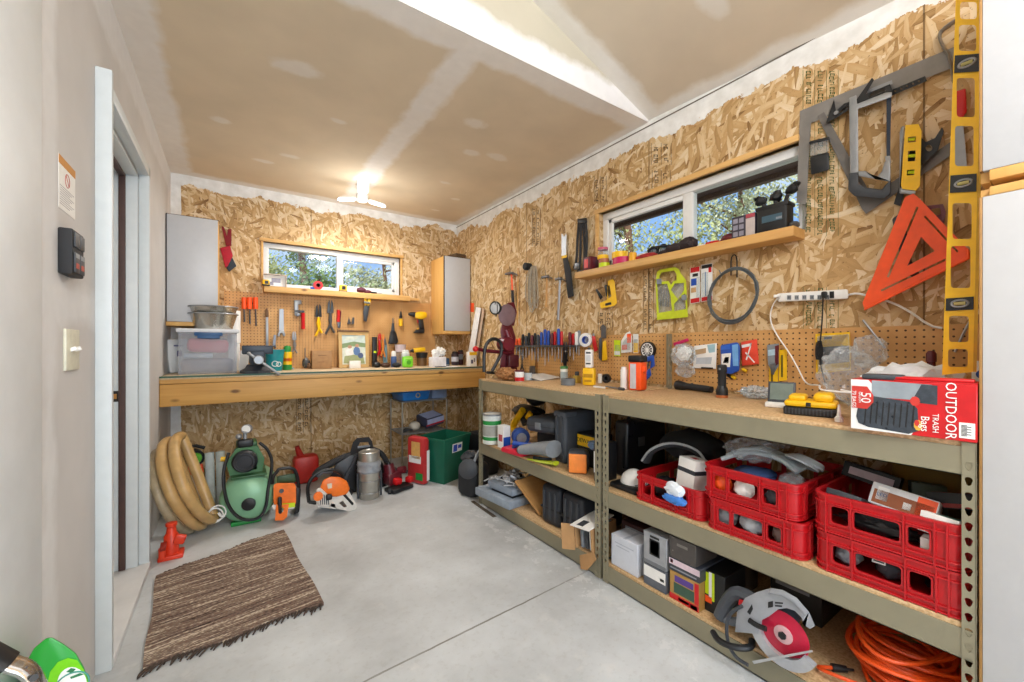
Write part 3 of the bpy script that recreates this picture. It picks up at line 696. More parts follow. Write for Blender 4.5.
def hammer(label, c, w, end, mh, grip=None, off=.03, group='hammers on the right wall'):
    t = T('hammer', label, 'hammer', group)
    t.p('head', claw(B(), c, w, off), m_dmetal)
    x, y = c; ex, ey = end; gx, gy = (x+(ex-x)*.55, y+(ey-y)*.55)
    t.p('handle', rod([(x, y), (gx, gy), (ex, ey)], off, .010, rs=(.009, .012), flat=.75), mh)
    if grip: t.p('grip', rod([(gx, gy), (ex, ey)], off, .0155, flat=.8, smooth=0), grip)
    t.p('hook', hook(x-1.5, y-4, h=10).tube([fR(x-1.5, y-4, .034), fR(x-1.5, y+2, .034)], .0018, 6), m_black); return t.end()
hammer('hammer with an orange handle and black grip on the right wall', (511.5, 273.5), 12, (513, 304), m_orange, m_rub)
hammer('dark-headed hammer with a short pine handle beside the hanging rope', (547, 277), 10, (546.3, 307), m_handle)
hammer('long all-steel hammer between the pine-handled hammer and the folded saw', (560, 279), 9, (558, 320), m_metal)
one('wooden_stick', rod([(518, 268), (517.5, 326)], .016, .006), m_handle, 'thin brown wooden stick hanging just right of the orange-handled hammer', 'stick')
# rope coil with a dark reel
t = T('rope_coil', 'coil of grey rope hanging with a dark reel on the right wall', 'rope'); b = B()
for i, (dx, yb, o) in enumerate(((0, 303, .02), (2, 308, .028), (4, 311, .034), (6, 305, .022), (3, 313, .04), (7, 309, .03))):
    rod([(530+dx*.6, 267, o), (526+dx, 280, o), (525.5+dx*1.3, yb-5, o), (528+dx*1.2, yb, o+.005), (531+dx, yb-4, o), (531.5+dx*.9, 285, o+.004), (532+dx*.6, 266, o)], 0, .0055, b=b, seg=6)
t.p('rope', b, M('a89c88', .9, 0, .2, 60, .3)); c0_ = fR(530, 267, 0); t.p('reel', B().cyl(c0_, c0_+Vector((-.055, 0, 0)), .032, seg=20).cyl(c0_+Vector((-.055, 0, 0)), c0_+Vector((-.063, 0, 0)), .024, seg=18), m_rub); t.end()
# folded pruning saw
t = T('pruning_saw', 'black folded saw with a yellow band hanging right of the all-steel hammer', 'saw')
t.p('blade', pl([(561.5, 233), (564, 237), (566.5, 233), (566, 256), (561.5, 257)], .012, .016), m_metal)
t.p('handle', pl([(562.5, 256), (567, 255), (571, 270), (574, 296), (568, 298.5), (565.5, 280)], .006, .034), m_rub)
t.p('band', pl([(561.3, 256), (566.8, 254.7), (567.4, 257.5), (561.7, 259)], .004, .036), m_yel); t.end()
# caulking gun / black strap tools
t = T('tie_strap', 'bundle of black rubber straps hanging left of the window shelf', 'strap')
b = B()
for k, (p, o) in enumerate((([(579, 221), (577.5, 240), (576.5, 262), (574, 268)], .02), ([(581, 220), (580.5, 245), (580, 266), (577, 274)], .028), ([(583, 221), (584.5, 240), (584.5, 262), (583, 276)], .022), ([(585, 220), (587, 236), (586, 258), (584, 274)], .03))):
    rod(p, o, .013, b=b, flat=.45)
t.p('strap', b, m_rub); t.p('buckle', pl([(574.5, 263), (579.5, 262), (579, 269), (574, 270)], .012, .036), m_dmetal); t.p('buckle', pl([(578.5, 270), (585, 271), (584.5, 277), (579, 275.5)], .012, .036), m_dgrey)
t.p('top_clip', pl([(577, 219), (587, 217.5), (587.5, 223), (578, 224)], .002, .036), m_black); t.end()
# screwdriver rack
RY0, RZ = fR(515, 345).y, 1.178; RY1 = fR(584, 345).y
t = T('tool_rack', 'grey perforated steel tool rack crowded with screwdrivers on the right wall', 'tool rack')
hs = []
t.p('tray', B().bx((XR-.085, RY1, RZ-.004), (XR-.007, RY0, RZ), .001).bx((XR-.085, RY1, RZ-.012), (XR-.083, RY0, RZ+.004)), m_dmetal)
for q in (.08, .92): t.p('bracket', B().bx((XR-.016, RY1+(RY0-RY1)*q-.01, RZ-.045), (XR-.007, RY1+(RY0-RY1)*q+.01, RZ-.004), .001), m_dmetal)
t.end()
def driver(px, col, hh, hl, sl, off, name='screwdriver', lab='', r=.012):
    """upright in the rack: handle above the tray, shaft through it"""
    p = fR(px, 345, off); z0 = RZ; t = T(name, lab, 'screwdriver', 'screwdrivers in the wall rack')
    t.p('handle', B().lathe([(r*.55, 0), (r, .008), (r*.85, hl*.3), (r, hl*.55), (r*.95, hl-.01), (r*.5, hl)], (p.x, p.y, z0+.001), (p.x, p.y, z0+1.001), 10), col)
    t.p('shaft', B().cyl((p.x, p.y, z0+.001), (p.x, p.y, z0-sl), .0032, seg=6), m_metal); return t.end()
names = {'o': (m_orange, 'orange'), 'k': (m_black, 'black'), 'g': (m_dgrey, 'charcoal'), 'b': (m_blue, 'blue'), 'r': (m_red, 'red'), 'm': (m_maroon, 'maroon'), 'w': (m_white, 'white'), 's': (m_grey, 'grey')}
row = [(516.5, 'o', .06, .07), (519.5, 'o', .065, .11), (523, 'k', .10, .12), (526, 'g', .085, .10), (529, 'k', .11, .08), (532, 'm', .09, .12), (535, 'k', .105, .12), (538, 'g', .09, .13), (541.5, 'b', .11, .09), (545, 'b', .13, .16), (548.5, 'b', .12, .13), (552, 'm', .10, .08), (555, 'r', .11, .12), (558.5, 'b', .13, .10), (561.5, 'r', .11, .13), (570, 'm', .10, .08), (573.5, 'r', .09, .11), (576.5, 'w', .10, .06), (579, 's', .11, .07)]
seen = {}
for i, (px, k, hl, sl) in enumerate(row):
    m_, cn = names[k]; seen.setdefault(k, []).append(px)
for i, (px, k, hl, sl) in enumerate(row):
    m_, cn = names[k]; n_ = len(seen[k]); j_ = seen[k].index(px)
    od = ['leftmost', 'second', 'third', 'fourth'][j_]+(' from the left' if j_ else '')
    lab = ('%s of the %d %s-handled screwdrivers in the wall rack' % (od, n_, cn)) if n_ > 1 else 'only %s-handled screwdriver in the wall rack' % cn
    driver(px, m_, 0, hl, sl, .045+.018*(i % 2), lab=lab, r=.0135)
def plier(name, label, jaw, piv, e1, e2, off, mh, f=fR, mj=None, group=None, r=.007):
    """two-handled tool hung jaws-up: jaw tip, pivot and two handle ends in pixels"""
    t = T(name, label, 'pliers', group); d = (piv[0]-jaw[0], piv[1]-jaw[1]); mj = mj or m_dmetal
    L = math.hypot(*d); nx, ny = -d[1]/L, d[0]/L; w = L*.22
    for s in (-1, 1):
        t.p('jaw', pl([(jaw[0]+nx*w*.25*s, jaw[1]+ny*w*.25*s), (jaw[0]+nx*w*.9*s+d[0]*.2, jaw[1]+ny*w*.9*s+d[1]*.2), (piv[0]+nx*w*1.2*s, piv[1]+ny*w*1.2*s), (piv[0], piv[1])][::s], off-.005, off+.005, f), mj)
        e = e1 if s < 0 else e2
        mx, my = piv[0]*.5+e[0]*.5+nx*w*1.1*s, piv[1]*.5+e[1]*.5+ny*w*1.1*s
        t.p('handle', rod([piv, (mx, my), e], off, r, f, flat=.8), mh)
    c = f(piv[0], piv[1], off); nn = f(piv[0], piv[1], off+.008)-c; t.p('pivot', B().cyl(c-nn, c+nn, .006, seg=10), m_metal); return t.end()
plier('pliers', 'dark long-handled pliers hanging at the left end of the wall rack', (521, 349), (522, 355), (519.5, 374), (525, 375), .03, m_rub)
plier('pliers', 'black-handled pliers hanging open below the middle of the wall rack', (565, 341), (565.5, 351), (562, 362), (568, 361), .03, m_black)
t = T('clamp', 'black spring clamp hanging below the pliers of the wall rack', 'clamp'); t.p('body', pl([(563, 352), (568, 352), (567, 362), (566, 369), (564, 369), (562.5, 361)], .036, .05), m_black); t.p('rod', rod([(565, 352), (565, 372)], .028, .003), m_metal); t.end()
t = T('brush', 'wooden-handled brush hanging below the left part of the wall rack', 'brush'); t.p('handle', pl([(529, 347), (532, 347), (535.5, 356), (535, 366), (529.5, 366), (528.5, 356)], .012, .028), m_handle); t.p('bristles', pl([(529.5, 366), (535, 366), (536, 378), (529, 378)], .010, .032), M('4a4038', .9, 0, .3, 80, .3)); t.end()
# tape roll and red knife
def roll(name, label, cat, c, r, w, axis, m_out, m_in, group=None, rin=.6):
    t = T(name, label, cat, group); a = Vector(axis).normalized(); c = Vector(c)
    t.p('tape', B().lathe([(r*rin, 0), (r, 0), (r, w), (r*rin, w), (r*rin, 0.0)], c, c+a, 24), m_out)
    t.p('core', B().lathe([(r*rin*.85, -.0005), (r*rin, -.0005), (r*rin, w+.0005), (r*rin*.85, w+.0005), (r*rin*.85, -.0005)], c, c+a, 24), m_in); return t.end()
roll('tape_roll', 'white tape roll with a blue middle at the right end of the wall rack', 'tape', fR(587.5, 340, .007), .05, .035, (-1, -.3, 0), m_white, m_blue, rin=.55)
t = T('utility_knife', 'red utility knife hanging right of the blue and white tape roll', 'knife'); t.p('body', pl([(592, 336), (595, 336), (598, 350), (594.5, 352), (592.5, 345)], .004, .022), m_red); t.p('blade', pl([(592.5, 334), (594, 333), (595, 336), (592.3, 336)], .010, .013), m_metal); t.end()
# yellow staple gun
t = T('staple_gun', 'yellow staple gun with black lever hanging below the left end of the window shelf', 'staple gun')
t.p('body', pl([(608, 281), (612.5, 279), (614.5, 281), (617, 303), (614, 306), (601, 308.5), (599.5, 303), (607, 300)], .006, .034, holes=[[(605.5+1.6, 287), (609.5, 285), (611.5, 296), (608.5, 299)]]), m_yel)
t.p('lever', pl([(595.5, 290), (597, 288.5), (603, 297), (600.5, 300)], .012, .028), m_black); t.p('magazine', pl([(604, 285.5), (607.2, 284.5), (609.3, 296), (606.3, 297)], .005, .03), m_black); t.p('tag', pl([(605, 303.5), (611, 302), (611.5, 304.5), (605.5, 306)], .034, .0352), m_black); t.end()
# lime organiser case
t = T('drill_bit_case', 'lime-framed clear drill bit case hanging under the window shelf', 'case')
fr = [(655.5, 283), (657, 272), (660, 269.5), (675, 267), (679, 269), (680.5, 273), (686, 280), (688, 317), (657, 320)]
t.p('frame', pl(fr, .006, .034, holes=[[(659.5, 276), (661.5, 272.5), (674, 270.5), (676.5, 274), (676.5, 280.5), (673.5, 281), (671, 285), (668.5, 281), (659.5, 282)], [(657.2, 284.5), (667, 283.7), (670.5, 296), (672, 310.5), (658.8, 313)], [(671, 290), (674.5, 283.5), (684, 282.8), (684, 290), (678, 299.5)], [(674, 304), (680.5, 297), (685, 293), (686, 309), (674.5, 311)]]), M('c2d022', .45))
t.p('cover', pl([(656.5, 284), (684, 281.5), (686, 316), (658, 318)], .012, .026), m_clear)
for i in range(6): t.p('drill_bit', rod([(660+i*1.6, 288+i*.3), (660.6+i*1.6, 306+i*.2)], .019, .0022), m_dmetal)
for x, y in ((659, 281), (684, 297)): t.p('latch', pl([(x-2.5, y-2), (x+2.5, y-2.3), (x+2.6, y+3), (x-2.4, y+3.2)], .034, .038), m_grey)
t.end()
def pack(name, label, cat, outline, o0, o1, base, patches=(), group=None, f=fR, parts=()):
    """carded package; patches (pixel outline, material) are printed areas"""
    t = T(name, label, cat, group); ms = [base]+[m for _, m in patches]; b = pl(outline, o0, o1, f)
    for i, (po, m) in enumerate(patches): b.m_(i+1).prism(po, f, o1, o1+.0008)
    t.p('card', b, ms)
    for nm, po, a0, a1, m in parts: t.p(nm, pl(po, a0, a1, f), m)
    return t.end()
Q = lambda x0, y0, x1, y1, s=-.18: [(x0, y0), (x1, y0+s*(x1-x0)), (x1, y1+s*(x1-x0)), (x0, y1)]
pack('blister_pack', 'white and blue carded pack with red edges beside the lime case', 'package', Q(690, 268, 700, 304), .004, .010, m_white, [(Q(690.5, 268, 699.5, 273), m_red), (Q(691, 279, 696.5, 286), m_blue), (Q(691, 288, 696, 293), M('c9a074')), (Q(690.5, 299, 699.5, 303.5), m_red), (Q(692.5, 274, 698, 277), m_black)], parts=[('blister', Q(696.5, 277, 699.5, 298), .010, .022, m_clear)])
pack('blister_pack', 'white carded pack with a black top beside the wire coil', 'package', Q(701, 265, 712.5, 302), .004, .010, m_white, [(Q(701.5, 265.5, 712, 269), m_black), (Q(708.5, 267, 711.5, 272.5), m_red), (Q(701.5, 297.5, 712, 301.5), m_red), (Q(705, 272, 706, 296), M('5a7fae'))], parts=[('blister', Q(702, 273, 708, 297), .010, .024, m_clear)])
# wire coil on a hook
t = T('wire_coil', 'coil of grey wire hanging on a hook below the window shelf', 'wire'); b = B(); r = random.Random(3)
for i in range(9):
    dx, dy, ro, kk = r.uniform(-1.6, 1.6), r.uniform(-1.8, 1.8), .030+.004*i, r.uniform(-1.8, 1.2)
    b.tube([fR(733+dx+(24.0+r.uniform(-.8, .8))*math.cos(a*PI/20), 296+dy+(27+kk)*math.sin(a*PI/20)-4.4*math.cos(a*PI/20), ro) for a in range(40)], .0033, 6, closed=True, smooth=0)
rod([(731, 270, .03), (726, 272, .03), (722, 276, .034), (719, 270, .04)], 0, .003, b=b); t.p('wire', b, M('6d767c', .45, .6, .15))
t.p('hook', rod([(731, 275, .0), (731, 272, .03), (731, 258, .035), (734, 254, .035), (737, 257, .035), (737, 275, .06), (737, 277, .066)], 0, .0035), m_black); t.end()
# power strip and its leads
t = T('power_strip', 'white power strip screwed to the wall above the pegboard', 'power strip')
t.p('body', pl([(777, 293.5), (848, 289), (848.5, 299), (777.5, 302)], .0, .035), m_white)
for i in range(6):
    x = 789+i*7.6; yy = 297.6-.07*i; t.p('outlet', pl([(x-2, yy-2.2), (x+2.2, yy-2.4), (x+2.2, yy+2.2), (x-2, yy+2.2)], .0345, .0358).m_(1).prism([(x-1, yy-1.3), (x-.4, yy-1.3), (x-.4, yy+1), (x-1, yy+1)], fR, .0358, .0362).m_(1).prism([(x+.6, yy-1.3), (x+1.2, yy-1.3), (x+1.2, yy+1), (x+.6, yy+1)], fR, .0358, .0362), [m_grey, m_black])
t.p('switch', pl([(829.5, 291.5), (834, 291.3), (834.2, 298), (829.7, 298.2)], .034, .039), m_black)
t.p('cord', rod([(848, 295, .015), (857, 293, .02), (868, 296, .02), (880, 298, .02), (905, 308, .02), (930, 326, .02), (942, 328, .02)], 0, .0045, seg=6), m_white); t.end()
t = T('plug_adapter', 'black plug in the power strip with its lead hanging down', 'plug')
t.p('plug', pl([(821, 291.5), (827.5, 291.2), (827.7, 298), (821.2, 298.4)], .0365, .065), m_black)
b = rod([(823, 298, .05), (822.5, 315, .045), (821, 335, .042), (819, 350, .044), (822, 372, .045), (826, 385, .045)], 0, .003, seg=6)
for k in range(4): rod([(817+k, 342, .04+.004*k), (815.5+k, 352, .04), (817+k, 362, .044), (820+k, 352, .046), (818+k, 341, .04+.004*k)], 0, .003, b=b, seg=6)
t.p('lead', b, m_black); t.end()
# framing squares, hacksaw and small squares
m_sq = M('85817c', .5, .35, .12, 12)
one('framing_square', pl([(800, 111), (956, 46), (957, 66), (821, 119), (811, 123), (806.5, 204), (796.5, 203)], .004, .008), m_sq, 'large grey steel framing square hung over the right edge of the window', 'square')
one('framing_square', pl([(817.5, 116), (824, 112), (872, 196), (956, 138), (957, 151), (866, 214), (862, 209)], .0085, .0125), M('6f6b67', .5, .35, .12, 12), 'darker steel framing square hung corner-down behind the hacksaw', 'square')
t = T('combination_square', 'black combination square head standing out left of the hacksaw', 'square')
t.p('head', pl([(826, 123), (834, 99), (836, 111), (844, 103.5), (851, 101), (852, 108), (836, 118)], .013, .033, holes=[[(838, 113.5), (843, 108), (847.5, 106), (846, 109)]]), m_black); c0_ = fR(836.5, 113, .033); t.p('vial_knob', B().cyl(c0_, c0_+Vector((-.006, 0, 0)), .008, seg=12), m_metal); t.end()
t = T('combination_square', 'black angled square with a holed rule above the hacksaw', 'square')
t.p('head', pl([(852, 106), (872, 77.5), (874, 80), (866, 94), (890, 84), (893, 92), (853, 109)], .026, .044, holes=[[(868, 98), (872, 92), (884, 88.5), (886, 91)]]), m_black)
t.p('rule', pl([(860, 103), (925, 76), (927, 81), (862, 108)], .020, .0255, holes=[circ(895+6*i, 91-2.45*i, 1.1, 8) for i in range(5)]), m_black); t.p('scale', pl([(866, 90.5), (892, 80), (892.6, 84), (868, 93)], .0255, .0265), m_metal); t.end()
t = T('hacksaw', 'silver and black hacksaw hanging handle-down on the right wall', 'saw')
t.p('frame', pl([(849, 98), (856.5, 95), (857, 104), (886, 92.5), (892, 92), (892, 97), (858, 109), (858.5, 172), (850, 174)], .046, .058), m_metal)
t.p('blade', pl([(886.5, 95), (891.5, 94), (890, 161), (886.5, 161)], .048, .051), M('39414f', .4, .6))
t.p('guard', pl([(858, 171), (866, 171), (876, 178), (882, 171), (885, 161), (890.5, 160), (890.5, 182), (858, 176)], .044, .060), m_metal)
t.p('handle', pl([(849, 173), (858, 172.5), (858.5, 183), (865, 187.5), (882, 189.5), (886, 184), (891, 180), (891, 193), (884, 199), (855, 196.5), (848, 190)], .040, .064), m_dgrey)
t.p('tension_nut', bar((887.5, 156), (888.5, 163), 5, .045, .056), m_metal); t.end()
t = T('blade_box', 'small black box with a clear top hanging inside the steel framing square', 'box')
t.p('box', pl([(810, 156.5), (829, 152), (829.5, 170), (811, 175)], .006, .036), m_black); t.p('cover', pl([(810.3, 143), (828.6, 139.5), (829, 152), (810, 156.5)], .008, .034), m_clear); t.p('lid', pl([(808.5, 141.5), (829.5, 136.5), (829.5, 139.8), (809, 144.5)], .006, .037), m_black); t.end()
t = T('torpedo_level', 'short yellow spirit level hanging above the orange speed square', 'level')
t.p('body', pl([(905.5, 125), (918.5, 124), (921.5, 131), (920, 186), (916, 190.5), (902.5, 189), (901, 185)], .048, .068, holes=[[(908, 137), (916, 136.3), (916, 142), (908, 142.7)], [(908, 151), (915.5, 150.4), (915.3, 161), (907.8, 161.5)], [(907, 170), (914.5, 169.5), (914.3, 175), (906.8, 175.5)]]), m_yel)
t.p('edge', pl([(899.5, 132), (902, 126), (904.5, 126), (901, 185), (902.5, 189), (916, 190.5), (915, 195), (899.5, 193.5)], .048, .066), m_metal)
for y in (139.5, 156, 172.5): t.p('vial', rod([(908.3, y), (915.3, y-.4)], .056, .006, smooth=0), m_lime)
t.end()
t = T('combination_square', 'black square head half hidden behind the short yellow spirit level', 'square')
t.p('head', pl([(919, 135), (926, 142), (935, 138), (942, 127), (944, 131), (938, 150), (921, 166)], .014, .034, holes=[circ(929, 148, 3.4, 10)]), m_black); t.p('rule', bar((914, 150), (897, 205), 7, .014, .018), m_black); t.end()
t = T('speed_square', 'bright orange speed square hanging beside the long yellow level', 'square')
sq = [(905, 197), (913.5, 193.5), (920, 199), (966, 247), (966, 257), (864, 308), (862.5, 303)]
hl = [[(916.6, 206.5), (918.6, 207.4), (888.8, 277.6), (886.8, 276.8)], [(925.5, 215.5), (958.5, 251), (957, 252.6), (924, 217)], [(945, 258.6), (945.8, 260.6), (881.6, 291.6), (880.8, 289.8)], [(921, 237), (934.7, 251), (907.3, 266)]]
t.p('plate', pl(sq, .070, .076, holes=hl), m_orange); t.p('fence', pl([(966, 247), (970, 250), (970, 259), (864, 311), (864, 308), (966, 257)], .062, .084), m_orange); t.end()
t = T('glue_gun', 'dark red tool partly hidden behind the orange speed square', 'tool')
t.p('body', pl([(924, 206), (943, 204), (946, 212), (944, 224), (934, 222), (926, 214)], .02, .05, holes=[[(931, 209), (940, 208), (941, 214), (935, 216)]]), m_maroon); t.p('grip', pl([(892, 219), (899, 214), (905, 222), (912, 262), (924, 280), (918, 284), (903, 268)], .014, .04), m_dgrey); t.end()
t = T('bracket', 'bent grey steel bar hanging behind the top of the long yellow level', 'bracket'); t.p('bar', rod([(960, 18), (947, 26), (938.5, 34), (942, 45), (950, 57), (954, 82)], .016, .013, flat=.35), M('8a857c', .5, .3)); t.end()
# long level standing on the trash-bag box, leaning on the cabinet
LVX = 1.70
f3 = lambda u, v, w: onX(u, v, LVX-w)
t = T('spirit_level', 'long yellow spirit level standing upright against the white cabinet', 'level')
cx = lambda y: 957.5+(375-y)*.030
hw = lambda y: 15.5-(375-y)*.0066
O = []
top = -60
O = [(cx(top)-hw(top), top), (cx(top)+hw(top), top), (cx(372)+hw(372), 372), (cx(374)-hw(374), 375)]
def win(y0, y1, k=.62): return rrect(cx(y1)-hw(y1)*k, y0, cx(y0)+hw(y0)*k, y1, 3, 3)
hs = [win(*w_) for w_ in ((2, 19), (25, 51), (78, 117), (126, 166), (203, 239), (246, 288), (316, 342), (349, 367))]
t.p('body', pl(O, 0, .020, f3, hs), m_yel)
for y0, y1 in ((54, 72), (174, 192), (297, 310)):
    k = .93; b = B().prism([(cx(y0)-hw(y0)*k, y0+1.5), (cx(y0)+hw(y0)*k, y0-.5), (cx(y1)+hw(y1)*k, y1-.5), (cx(y1)-hw(y1)*k, y1+1)], f3, .0195, .023)
    cc = f3(cx((y0+y1)/2), (y0+y1)/2, .0235); b.m_(1).ring(cc, .016, .0028, (1, 0, 0), 18, 5, sq=.62); b.m_(2).cyl(cc-Vector((0, .011, 0)), cc+Vector((0, .011, 0)), .005, seg=8)
    t.p('vial', b, [m_black, m_metal, M('b8b070', .2)])
t.p('rail', B().prism([(cx(top)+hw(top), top), (cx(top)+hw(top)+3.4, top), (cx(372)+hw(372)+3.6, 372), (cx(372)+hw(372), 372)], f3, -.006, .026), M('c79a16', .45)); t.end()
t = T('putty_knife', 'red-handled scraper hanging on the wall behind the long yellow level', 'scraper'); t.p('handle', pl([(954, 92), (966, 88), (967, 112), (961, 120), (954, 118)], .012, .035), m_red); t.p('blade', pl([(955, 120), (963, 120), (967, 167), (951, 167)], .016, .020), m_metal); t.end()
# ================================================================ pegboard packages, sill and shelf-top things (right side)
def fX(x): return lambda u, v, w=0: onX(u, v, x-w)
def fY(y): return lambda u, v, w=0: onY(u, v, y-w)
def base(p0, p1, z, ytop=None):
    """local frame from the two front-bottom pixels of something standing on height z: x along the front, y away, z up"""
    a, b = onZ(*p0, z), onZ(*p1, z); x = (b-a); w = x.length; x.normalize(); y = Vector((-x.y, x.x, 0))
    m = Matrix(((x.x, y.x, 0, a.x), (x.y, y.y, 0, a.y), (0, 0, 1, z+.0005), (0, 0, 0, 1)))
    h = None
    if ytop is not None: d = a.x*_s+a.y*_c; h = (p0[1]-ytop)*d/F
    return m, w, h
def tm(x0, y0, z, px=0, up=1):
    """lettering on a front face (local y = 0): text runs along x"""
    return Matrix.Translation((x0, y0, z)) @ Matrix.Rotation(PI/2, 4, 'X')
def carton(name, label, cat, p0, p1, z, ytop, depth, mats, marks=(), group=None, bev=.002, texts=(), extra=None, seam=True):
    """box standing on height z; marks: (face 'f'ront/'t'op/'l'eft/'r'ight, u0, v0, u1, v1 as fractions, material index)"""
    m, w, h = base(p0, p1, z, ytop); b = B(m).bx((0, 0, 0), (w, depth, h), bev, 1); e = .0006
    for (fc, u0, v0, u1, v1, mi) in marks:
        b.m_(mi)
        if fc == 'f': b.bx((u0*w, -e, v0*h), (u1*w, 0, v1*h))
        elif fc == 't': b.bx((u0*w, v0*depth, h), (u1*w, v1*depth, h+e))
        elif fc == 'l': b.bx((-e, depth*(1-u1), v0*h), (0, depth*(1-u0), v1*h))
        else: b.bx((w, u0*depth, v0*h), (w+e, u1*depth, v1*h))
    for (tx, u, v, s, mi) in texts: _txt(b, m, tx, s, u*w, v*h, mi)
    if seam: b.m_(0)
    t = T(name, label, cat, group); t.p('box', b, mats)
    if extra: extra(t, m, w, h)
    return t.end()
def _txt(b, m, tx, s, u, v, mi, rot=0, dy=-.0008, align='CENTER'):
    keep = b.m; b.m = Matrix.Identity(4); b.m_(mi)
    b.text(tx, s, m @ Matrix.Translation((u, dy, v)) @ Matrix.Rotation(PI/2, 4, 'X') @ Matrix.Rotation(rot, 4, 'Z'), .0003, align); b.m = keep; return b
# pegboard, first bay
m_dkwood = M('6a4a2c', .6)
t = T('pruning_shears', 'black shears with a yellow handle hanging on the pegboard left of the blister packs', 'shears')
t.p('blade', pl([(601, 326), (603, 324), (606, 327), (606, 338), (601, 338)], .012, .018), m_dmetal); t.p('handle', pl([(599, 338), (602, 338), (601.5, 361), (598.5, 358)], .010, .03), m_dgrey); t.p('handle', pl([(602.5, 342), (606, 340), (607.5, 360), (602, 361)], .012, .03), m_yel); t.end()
def blister(label, outline, col, patches=(), name='blister_pack', group='carded packs on the pegboard', o=.010):
    x = [p[0] for p in outline]; y = [p[1] for p in outline]; mx, my = (min(x)+max(x))/2, (min(y)+max(y))/2
    inn = [(mx+(a-mx)*.72, my+(b_-my)*.6+1.5) for a, b_ in outline]
    return pack(name, label, 'package', outline, o, o+.006, col, patches, group, parts=[('blister', inn, o+.006, o+.022, m_clear)])
blister('lime carded pack with clear bottom on the pegboard behind the orange canister', Q(614, 340, 620.5, 356, .05), m_lime, [(Q(614.5, 351, 620, 355, .05), m_white)])
blister('orange and white carded pack with a pointed top on the pegboard', [(621, 341), (626, 333), (630, 331), (632, 337), (632, 352), (621, 353)], m_white, [(Q(627, 334, 631, 343, -.1), m_orange), (Q(622, 345, 627, 350, -.1), M('e0705a'))])
blister('white carded pack with yellow lower half right of the orange and white pack', Q(633, 334, 638.5, 353, 0), m_white, [(Q(633.5, 343, 638, 352.5, 0), m_yel)])
t = T('hole_saw_set', 'black round tool with white spokes hanging above the blue clamp', 'tool'); c0_ = fR(649, 350, .012)
t.p('disc', B().cyl(c0_, c0_+Vector((-.018, 0, 0)), .052, seg=24), m_black); b = B()
for a in range(0, 180, 30): b.tube([c0_+Vector((-.019, .04*math.cos(R(a)), .04*math.sin(R(a)))), c0_+Vector((-.019, -.04*math.cos(R(a)), -.04*math.sin(R(a))))], .0025, 5)
t.p('spoke_ring', b.ring(c0_+Vector((-.019, 0, 0)), .04, .003, (1, 0, 0), 24, 5), m_white); t.end()
t = T('quick_clamp', 'blue quick clamp hanging on the pegboard left of the dark upright', 'clamp'); t.p('bar', rod([(650, 354), (645, 383)], .035, .006, flat=.5, smooth=0), m_dgrey)
t.p('jaw', pl([(645, 357), (654, 355), (655, 366), (650, 369), (651, 361), (645, 362)], .026, .046), m_blue); t.p('jaw', pl([(643, 374), (650, 368), (651.5, 375), (646, 381), (642, 380)], .026, .046), m_blue); t.end()
# pegboard, second bay
t = T('plastic_bag', 'clear plastic bag with a pink tag hanging on the pegboard', 'bag')
g_ = fR(683, 355, .04); t.p('bag', B().crumple(g_, (.035, .085, .075), sub=4, amp=.3, seed=2).crumple(fR(685, 370, .035), (.03, .075, .05), sub=3, amp=.35, seed=5), m_film)
t.p('liner', B().crumple(g_+Vector((.005, 0, .01)), (.02, .055, .05), sub=3, amp=.3, seed=3), m_paper); t.p('tag', pl([(673, 343), (688, 338), (689, 341), (674, 346)], .012, .022), m_pink); t.end()
def bagpack(label, outline, col, patches=(), o=.012, th=.03, name='package'):
    return pack(name, label, 'package', outline, o, o+th, col, patches, 'packages hanging on the pegboard')
bagpack('white flat package with grey wires on the pegboard beside the clear bag', [(694, 346), (717, 343), (716, 369), (693, 368)], m_white, [([(695, 350), (706, 348), (706, 353), (695, 355)], M('b89c78')), ([(696, 358), (712, 357), (711, 364), (696, 364)], M('b9c0c8')), ([(701, 367), (713, 367.5), (713, 369), (701, 368.5)], m_black), ([(707, 345), (715, 344), (715, 352), (709, 353)], M('9ec3d0'))], th=.012)
bagpack('bright blue package with a white panel hanging above the standing flashlight', [(720.5, 345), (738, 342), (740.5, 347), (739.5, 371), (731, 374.5), (721, 372)], m_blue, [([(721.5, 354), (731, 353), (730, 367), (721.5, 367)], m_white), ([(723, 363), (725, 357), (729, 357), (728.5, 363)], m_dgrey), ([(732, 345), (738, 344), (738.5, 366), (733, 366)], M('6fa8e0')), ([(721, 346), (730, 344.5), (730, 349), (721, 350)], M('2f63c8'))], th=.04)
bagpack('red carded package with white cable ties beside the blue package', [(741, 342), (757, 339), (759, 364), (742, 366)], M('e0452c', .5), [([(746, 352), (755, 362), (754, 363), (745, 353)], m_white), ([(752, 343), (747, 360), (745.6, 359.6), (751, 342.8)], m_white), ([(741.5, 345), (752, 343), (751, 346), (742, 348)], m_paper)], th=.012)
t = T('drill_bits', 'small yellow and black bits hanging below the red carded package', 'tool')
for i, (x, y) in enumerate(((729, 375), (733, 376), (744, 369))): t.p('bit', rod([(x-1.5, y), (x+2.5, y+2.5)], .018, .008, smooth=0), m_yel if i else m_black)
t.end()
t = T('hang_tag_tool', 'grey and red carded tool hanging in front of the yellow cards', 'tool'); t.p('card', pl([(767, 345), (779, 343.5), (779, 365), (773, 375), (768, 364)], .022, .028).m_(1).prism([(775, 346), (779, 345), (778.7, 364), (775, 366)], fR, .028, .03).m_(2).prism([(768, 350), (775, 349), (775, 355), (768, 356)], fR, .028, .03), [m_grey, m_maroon, M('a8c4d4')])
t.p('clip', pl([(770, 364), (776, 363), (774, 375), (771, 374)], .028, .040), m_dmetal); t.end()
